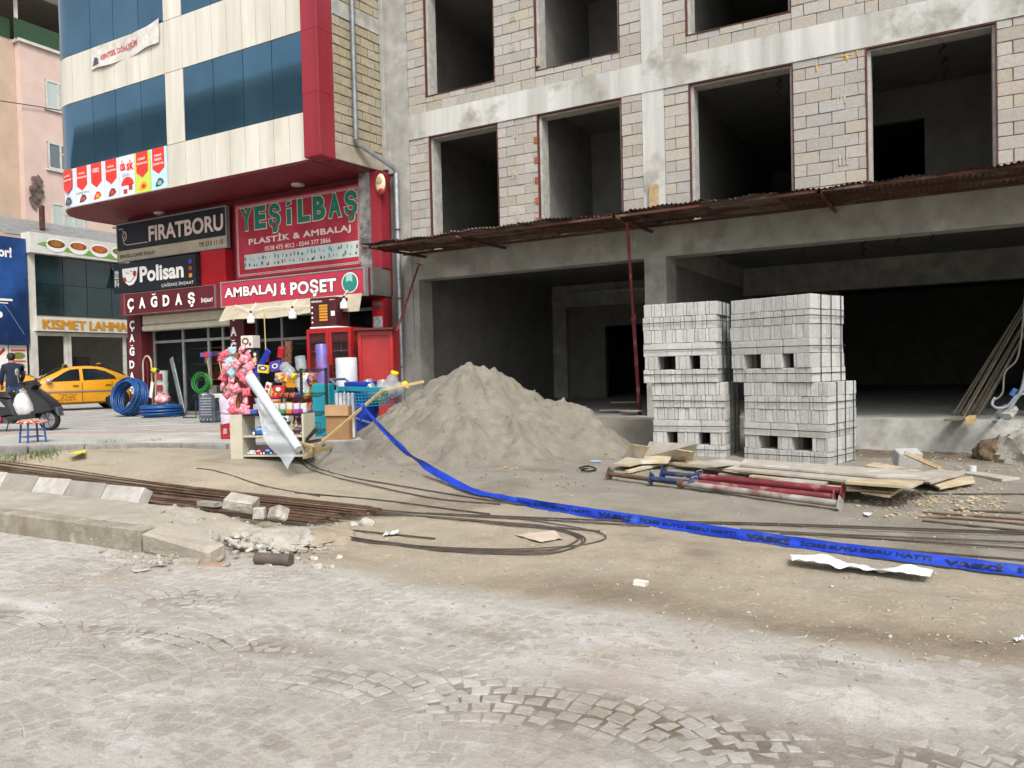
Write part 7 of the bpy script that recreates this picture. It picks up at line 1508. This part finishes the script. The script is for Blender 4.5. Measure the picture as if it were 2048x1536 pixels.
q = onY(762, 700, 12.25); c2_ = cooler('dented red cooler turned sideways next to the corner', (q.x-.02, 12.1, .5), .42, .72, .6, 1.86, 1, False); mb = MB(); mb.box(-.3, .3, .02, .04, .2, 1.76); O('door_panel', mb, M('matte red', '9a2726', '86201f', 2, .5), c2_, local=True); mb = MB(); mb.box(-.4, .4, -.12, .1, 1.86, 1.9); O('top_flap', mb, M('brown flap', '5a2624', '4a1f1e', 4, .6), c2_, local=True)
# picture strip on the cooler flank
mb = MB(); mb.box(.592, .6, .07, .6, .1, 1.9); O('side_print', mb, M('cola print', '8f2a20', '2a1412', 6, .4, c3='b5603a', sc3=5), cl, local=True)
Mc = WM[cl.name]
t = thing('heater_box', 'dark maroon MİNİSAN heater carton on top of the two door cooler', 'box', Mc @ Vector((-.14, .3, 1.98)), .06); mb = MB(); mb.box(-.38, .3, -.22, .2, .04, .66, .004); O('carton', mb, M('maroon carton', '4a171b', '401318', 3, .5), t, local=True); mb = MB(); mb.box(-.4, .32, -.24, .22, 0, .038, .01); O('foam_base', mb, m_prw, t, local=True)
for k in range(6): mb = MB(); mb.box(-.14, .08, -.226, -.222, .16+k*.06, .205+k*.06, .001); O('element_print', mb, P('amber print', 'c9892c', .4), t, local=True)
mb = MB(); mb.box(-.18, .12, -.2235, -.2205, .12, .54); O('grille_print', mb, P('grille print', '2a1a1a', .5), t, local=True)
for w_, b4 in (('MİNİSAN', (-.34, -.06, .56, .61)), ('MİNİSAN', (.14, .28, .59, .615))): vs, fs = textmesh(w_, .02); g = MB(); g.add([(b4[0]+(b4[1]-b4[0])*v[0], -.224, b4[2]+(b4[3]-b4[2])*v[1]) for v in vs], fs); O('lettering', g, m_prw, t, local=True)
for z in (.14, .24, .34, .46): g = MB(); g.lathe([(.022, 0), (1e-4, .001)], 12, (-.33, -.223, z), RX(math.pi/2)); O('icon_print', g, m_prw, t, local=True)
g = MB(); g.box(.17, .27, -.2235, -.2205, .26, .36); O('sticker', g, m_prw, t, local=True)
# cases, rolls, barrel, carton
def stand_box(name, label, cat, px, py, w, d, h, rz, mat, ch=.008):
    p = Wp(px, py); mb = MB(); mb.box(-w/2, w/2, 0, d, 0, h, ch); return O(name, mb, mat, label=label, cat=cat, mw=MX(p, rz))
stand_box('turquoise_case', 'tall turquoise case left of the cardboard box', 'case', 644, 873, .30, .2, .86, .3, M('turquoise', '1d8f9c', '18808d', 3, .5))
stand_box('turquoise_case', 'shorter turquoise case half hidden behind the cardboard box', 'case', 668, 862, .25, .2, .72, .3, MATS['turquoise'])
bx = Wp(676, 880); t = thing('cardboard_box', 'open brown cardboard box holding wrapped grey rolls', 'box', bx, .32); m_card = M('cardboard', '94714d', '866543', 4, .8); mb = MB(); w, d, h, e = .38, .28, .52, .008
for b4 in ((-w/2, w/2, 0, e), (-w/2, w/2, d-e, d), (-w/2, -w/2+e, e, d-e), (w/2-e, w/2, e, d-e)): mb.box(*b4, 0, h)
mb.box(-w/2+e, w/2-e, e, d-e, 0, .01); O('carton', mb, m_card, t, local=True); mb = MB(); mb.obox((0, -.02, h-.06), (w, .006, .17), RX(-.12)); O('flap', mb, M('flap board', 'a58460', '967552', 4, .8), t, local=True)
for k in range(5): mb = MB(); mb.lathe([(.03, 0), (.03, .68), (.02, .7)], 10, bx+Vector((-.12+.062*k, .13+.02*k, .02))); O('wrapped_roll', mb, M('wrapped grey roll', '6f7479', 'b5bbc0', 3, .25), label='%s wrapped grey roll from the left in the cardboard box' % names_[k], cat='roll', group='rolls in the cardboard box', smooth=40)
bb = Wp(706, 866); t = thing('plastic_barrel', 'bright blue plastic barrel behind the cardboard box', 'barrel', (bb.x, bb.y+.25, .5)); m_bar2 = M('barrel blue', '16389a', '122f84', 2, .4); mb = MB(); mb.lathe([(.25, 0), (.28, .04), (.29, .3), (.3, .32), (.29, .35), (.29, .62), (.27, .76), (.25, .78)], 24); O('drum', mb, m_bar2, t, smooth=50, local=True); mb = MB(); mb.lathe([(.28, .78), (.29, .80), (.29, .86), (.25, .875), (1e-4, .875)], 24); O('lid', mb, m_bar2, t, smooth=50, local=True)
a = onY(647, 772, 11.5); mb = MB(); mb.lathe([(.11, 0), (.115, .02), (.115, .93), (.1, .95), (1e-4, .95)], 18, (0, 0, 0)); O('purple_roll', mb, M('purple printed roll', '5a5290', '6d65a5', 5, .35, c3='8a3a5a', sc3=7), label='tall purple printed roll standing before the cooler', cat='roll', smooth=40, mw=MX((a.x, 11.5, a.z-.12), 0, -.02, -.05))
a = onY(694, 770, 11.75); mb = MB(); mb.lathe([(.2, 0), (.21, .02), (.21, .70), (.2, .72), (1e-4, .72)], 24, (0, 0, 0)); O('white_roll', mb, M('white foam roll', 'c9cdd2', 'b9bec5', 4, .5), label='fat white foam roll standing before the right cooler door', cat='roll', smooth=40, mw=MX((a.x, 11.75, a.z-.18)))
for k, (mt, nm) in enumerate(((MATS['crate red'], 'red'), (M('crate orange', 'b5431c', 'a33a17', 3, .4), 'orange'), (M('crate yellow', 'c99a1c', 'b98c18', 3, .4), 'yellow'))): pass
cr0 = Wp(612, 846)
for k in range(4): crate(('bottom orange', 'second orange', 'third, red', 'topmost, yellow')[k]+' bottle crate in the stack behind the wire rack', (cr0.x+.02, cr0.y+.5, .5+.265*k), .1, .42, .32, .26, [MATS['crate orange'], MATS['crate orange'], m_crr, MATS['crate yellow']][k], m_prw)
for k in range(3): crate(('bottom', 'middle', 'top')[k]+' red bottle crate in the stack left of the orange crates', (cr0.x-.47, cr0.y+.5, .5+.265*k), .05, .42, .32, .26, m_crr)
# shopping cart with bottles
cc = onY(735, 800, 10.35); t = thing('shopping_cart', 'turquoise plastic shopping cart full of clear bottles beside the sand heap', 'cart', (cc.x, cc.y, .5), .12); m_ct = M('cart teal', '1c7f94', '176f83', 3, .4); m_cg = P('cart grey', '5a6570', .5)
def cpt2(u, v, s): # basket side: u along, v height
    return (-.42+.92*u, s*(.2+.04*v+.03*u), .40+.02+(.34+.0*u)*v+.06*u*(1-v)+.04*(1-u)*v)
mb = MB()
for s in (-1, 1):
    for i in range(15): mb.tube([cpt2(i/14, 0, s), cpt2(i/14, .8, s)], .008, 4)
    for j in range(6): mb.tube([cpt2(0, j*.16, s), cpt2(1, j*.16, s)], .008, 4)
for u in (0, 1):
    for j in range(6): mb.tube([cpt2(u, j*.16, -1), cpt2(u, j*.16, 1)], .008, 4)
for i in range(15): mb.tube([cpt2(i/14, 0, -1), cpt2(i/14, 0, 1)], .007, 4)
O('basket', mb, m_ct, t, local=True); mb = MB()
for s in (-1, 1): mb.bar(cpt2(-.02, .9, s), cpt2(1.02, .9, s), .03, .08, .006)
mb.bar(cpt2(1, .9, -1), cpt2(1, .9, 1), .03, .08, .006); O('rim', mb, m_ct, t, local=True)
mb = MB()
for s in (-1, 1): mb.tube(spline([(-.6, s*.22, .92), (-.45, s*.22, .80), (-.38, s*.22, .55), (-.2, s*.22, .3), (.3, s*.2, .14)], 4), .02, 7); mb.tube(spline([(-.35, s*.22, .12), (-.3, s*.22, .25), (-.2, s*.22, .3)], 4), .025, 7)
mb.tube([(-.6, -.22, .92), (-.6, .22, .92)], .022, 8); O('frame', mb, m_cg, t, local=True)
for x in (-.35, .32):
    for s in (-1, 1): mb = MB(); mb.lathe([(.06, -.015), (.06, .015)], 14, (x, s*.21, .06), RX(math.pi/2)); O('wheel', mb, m_tyre, t, local=True)
for px, py, R, lb in ((742, 780, RY(2.5), 'leftmost clear bottle in the shopping cart'), (764, 782, RY(2.9) @ RX(.5), 'clear bottle with yellow lid down in the middle of the cart'), (778, 776, RX(1.9), 'clear bottle with its yellow lid towards the viewer in the cart'), (783, 766, RY(.4), 'topmost clear bottle in the cart'), (795, 778, RY(1.2), 'rightmost clear bottle in the cart')): bottle(lb, onY(px, py, 10.35), R, 1.0)

# ---------------------------------------------------------------- further stock around the snack shelf and door
def stock(name, label, cat, px, py, Y, w, h, d, mat, rz=0.0, tilt=0.0, deco=None):
    c = onY(px, py, Y); t = thing(name, label, cat, (c.x, Y, c.z-h/2)); R = RZ(rz) @ RY(tilt); mb = MB(); mb.obox(c, (w, d, h), R, .006); O('case', mb, mat, t)
    for k, (u, v, a, b, mt) in enumerate(deco or ()):
        g = MB(); f = [c+R @ Vector((u*w+x*a*w, -d/2-.004-.001*k, v*h+z*b*h)) for x, z in disc(12, r=1)] if False else [c+R @ Vector((u*w+(x-.5)*a*w, -d/2-.004-.001*k, v*h+(z-.5)*b*h)) for x, z in disc(12)]; g.add(f, [tuple(range(12))]); O('print', g, mt, t)
m_bw = P('stock white', 'c9c5bb', .5); m_brn = P('stock brown', '6b4a2c', .5); m_nv = P('stock navy', '1f2f66', .4); m_yl = P('stock yellow', 'd0b52a', .4); m_rd = P('stock red', 'ab2a2e', .4); m_sk = P('stock black', '202226', .5)
stock('carton', 'white carton with brown pretzel print above the candy stand', 'carton', 501, 684, 12.5, .34, .28, .25, m_bw, .1, 0, ((-.1, .05, .6, .6, m_brn), (-.1, .05, .35, .3, m_bw), (.3, -.2, .2, .3, m_brn)))
stock('carton', 'black carton below the pretzel carton', 'carton', 503, 702, 12.5, .32, .13, .25, m_sk, .1, 0, ((.2, 0, .2, .4, m_bw),))
stock('toy_pack', 'dark toy pack with white and yellow discs beside the candy stand', 'toy pack', 512, 718, 12.3, .16, .34, .06, m_sk, .1, 0, ((0, .3, .5, .25, m_bw), (0, 0, .6, .3, m_yl), (0, -.3, .5, .22, m_bw)))
stock('carton', 'dark red carton behind the candy stand under the black one', 'carton', 498, 735, 12.4, .4, .34, .25, P('stock maroon', '55202a', .5), .1)
stock('snack_pack', 'hanging dark bag of nuts at the shop window right of the brush', 'snack pack', 577, 705, 12.5, .17, .5, .06, M('nut bag', '3a241c', '8a5a44', 22, .4), .1, .05)
stock('toy_truck', 'white and blue toy police truck low behind the film roll', 'toy', 569, 832, 10.4, .24, .15, .14, m_bw, .3, .25, ((0, -.25, .9, .4, m_nv), (.1, .25, .4, .3, m_sk)))
stock('carton', 'small red carton on the crates left of the toy digger', 'carton', 562, 778, 11.0, .24, .14, .18, m_rd, .2, 0, ((0, 0, .5, .6, m_bw),))
for i in range(5): stock('slipper_pair', ('lowest', 'second', 'third', 'fourth', 'topmost')[i]+' slipper of the small stack behind the film roll', 'slipper', 549, 822-i*7, 10.6, .2, .045, .12, (m_yl, P('stock tan', 'b08a5a', .5), m_yl, P('stock pink', 'c58a86', .5), m_rd)[i], .2)
stock('toy_pack', 'blue and yellow toy pack at the left end of the snack shelf', 'toy pack', 527, 738, 11.2, .26, .16, .05, m_yl, .2, .1, ((0, .1, .8, .6, m_nv), (0, .1, .4, .3, m_bw)))
stock('toy_pack', 'purple toy pack in the middle above the snack shelf', 'toy pack', 552, 732, 11.2, .24, .2, .07, P('stock purple', '4a3490', .4), .2, -.2, ((0, 0, .6, .5, m_bw), (0, 0, .35, .3, m_nv)))
stock('toy_pack', 'red striped pack leaning behind the film roll', 'toy pack', 536, 778, 11.0, .12, .26, .05, m_bw, .2, .3, ((0, .2, .7, .3, m_rd), (0, -.2, .7, .3, m_rd)))
for i, (px, py) in enumerate(((584, 852), (592, 850), (588, 862))):
    c = onY(px, py, 10.3); mb = MB(); mb.lathe([(.03, -.1), (.032, .02), (.012, .07), (.012, .1)], 10, c); O('glass_bottle', mb, M('amber glass', '5a4a30', 'b5a88a', 12, .15), label=('left', 'right', 'front')[i]+' small glass bottle in the wire rack basket', cat='bottle', smooth=True)
bpy.context.view_layer.update()
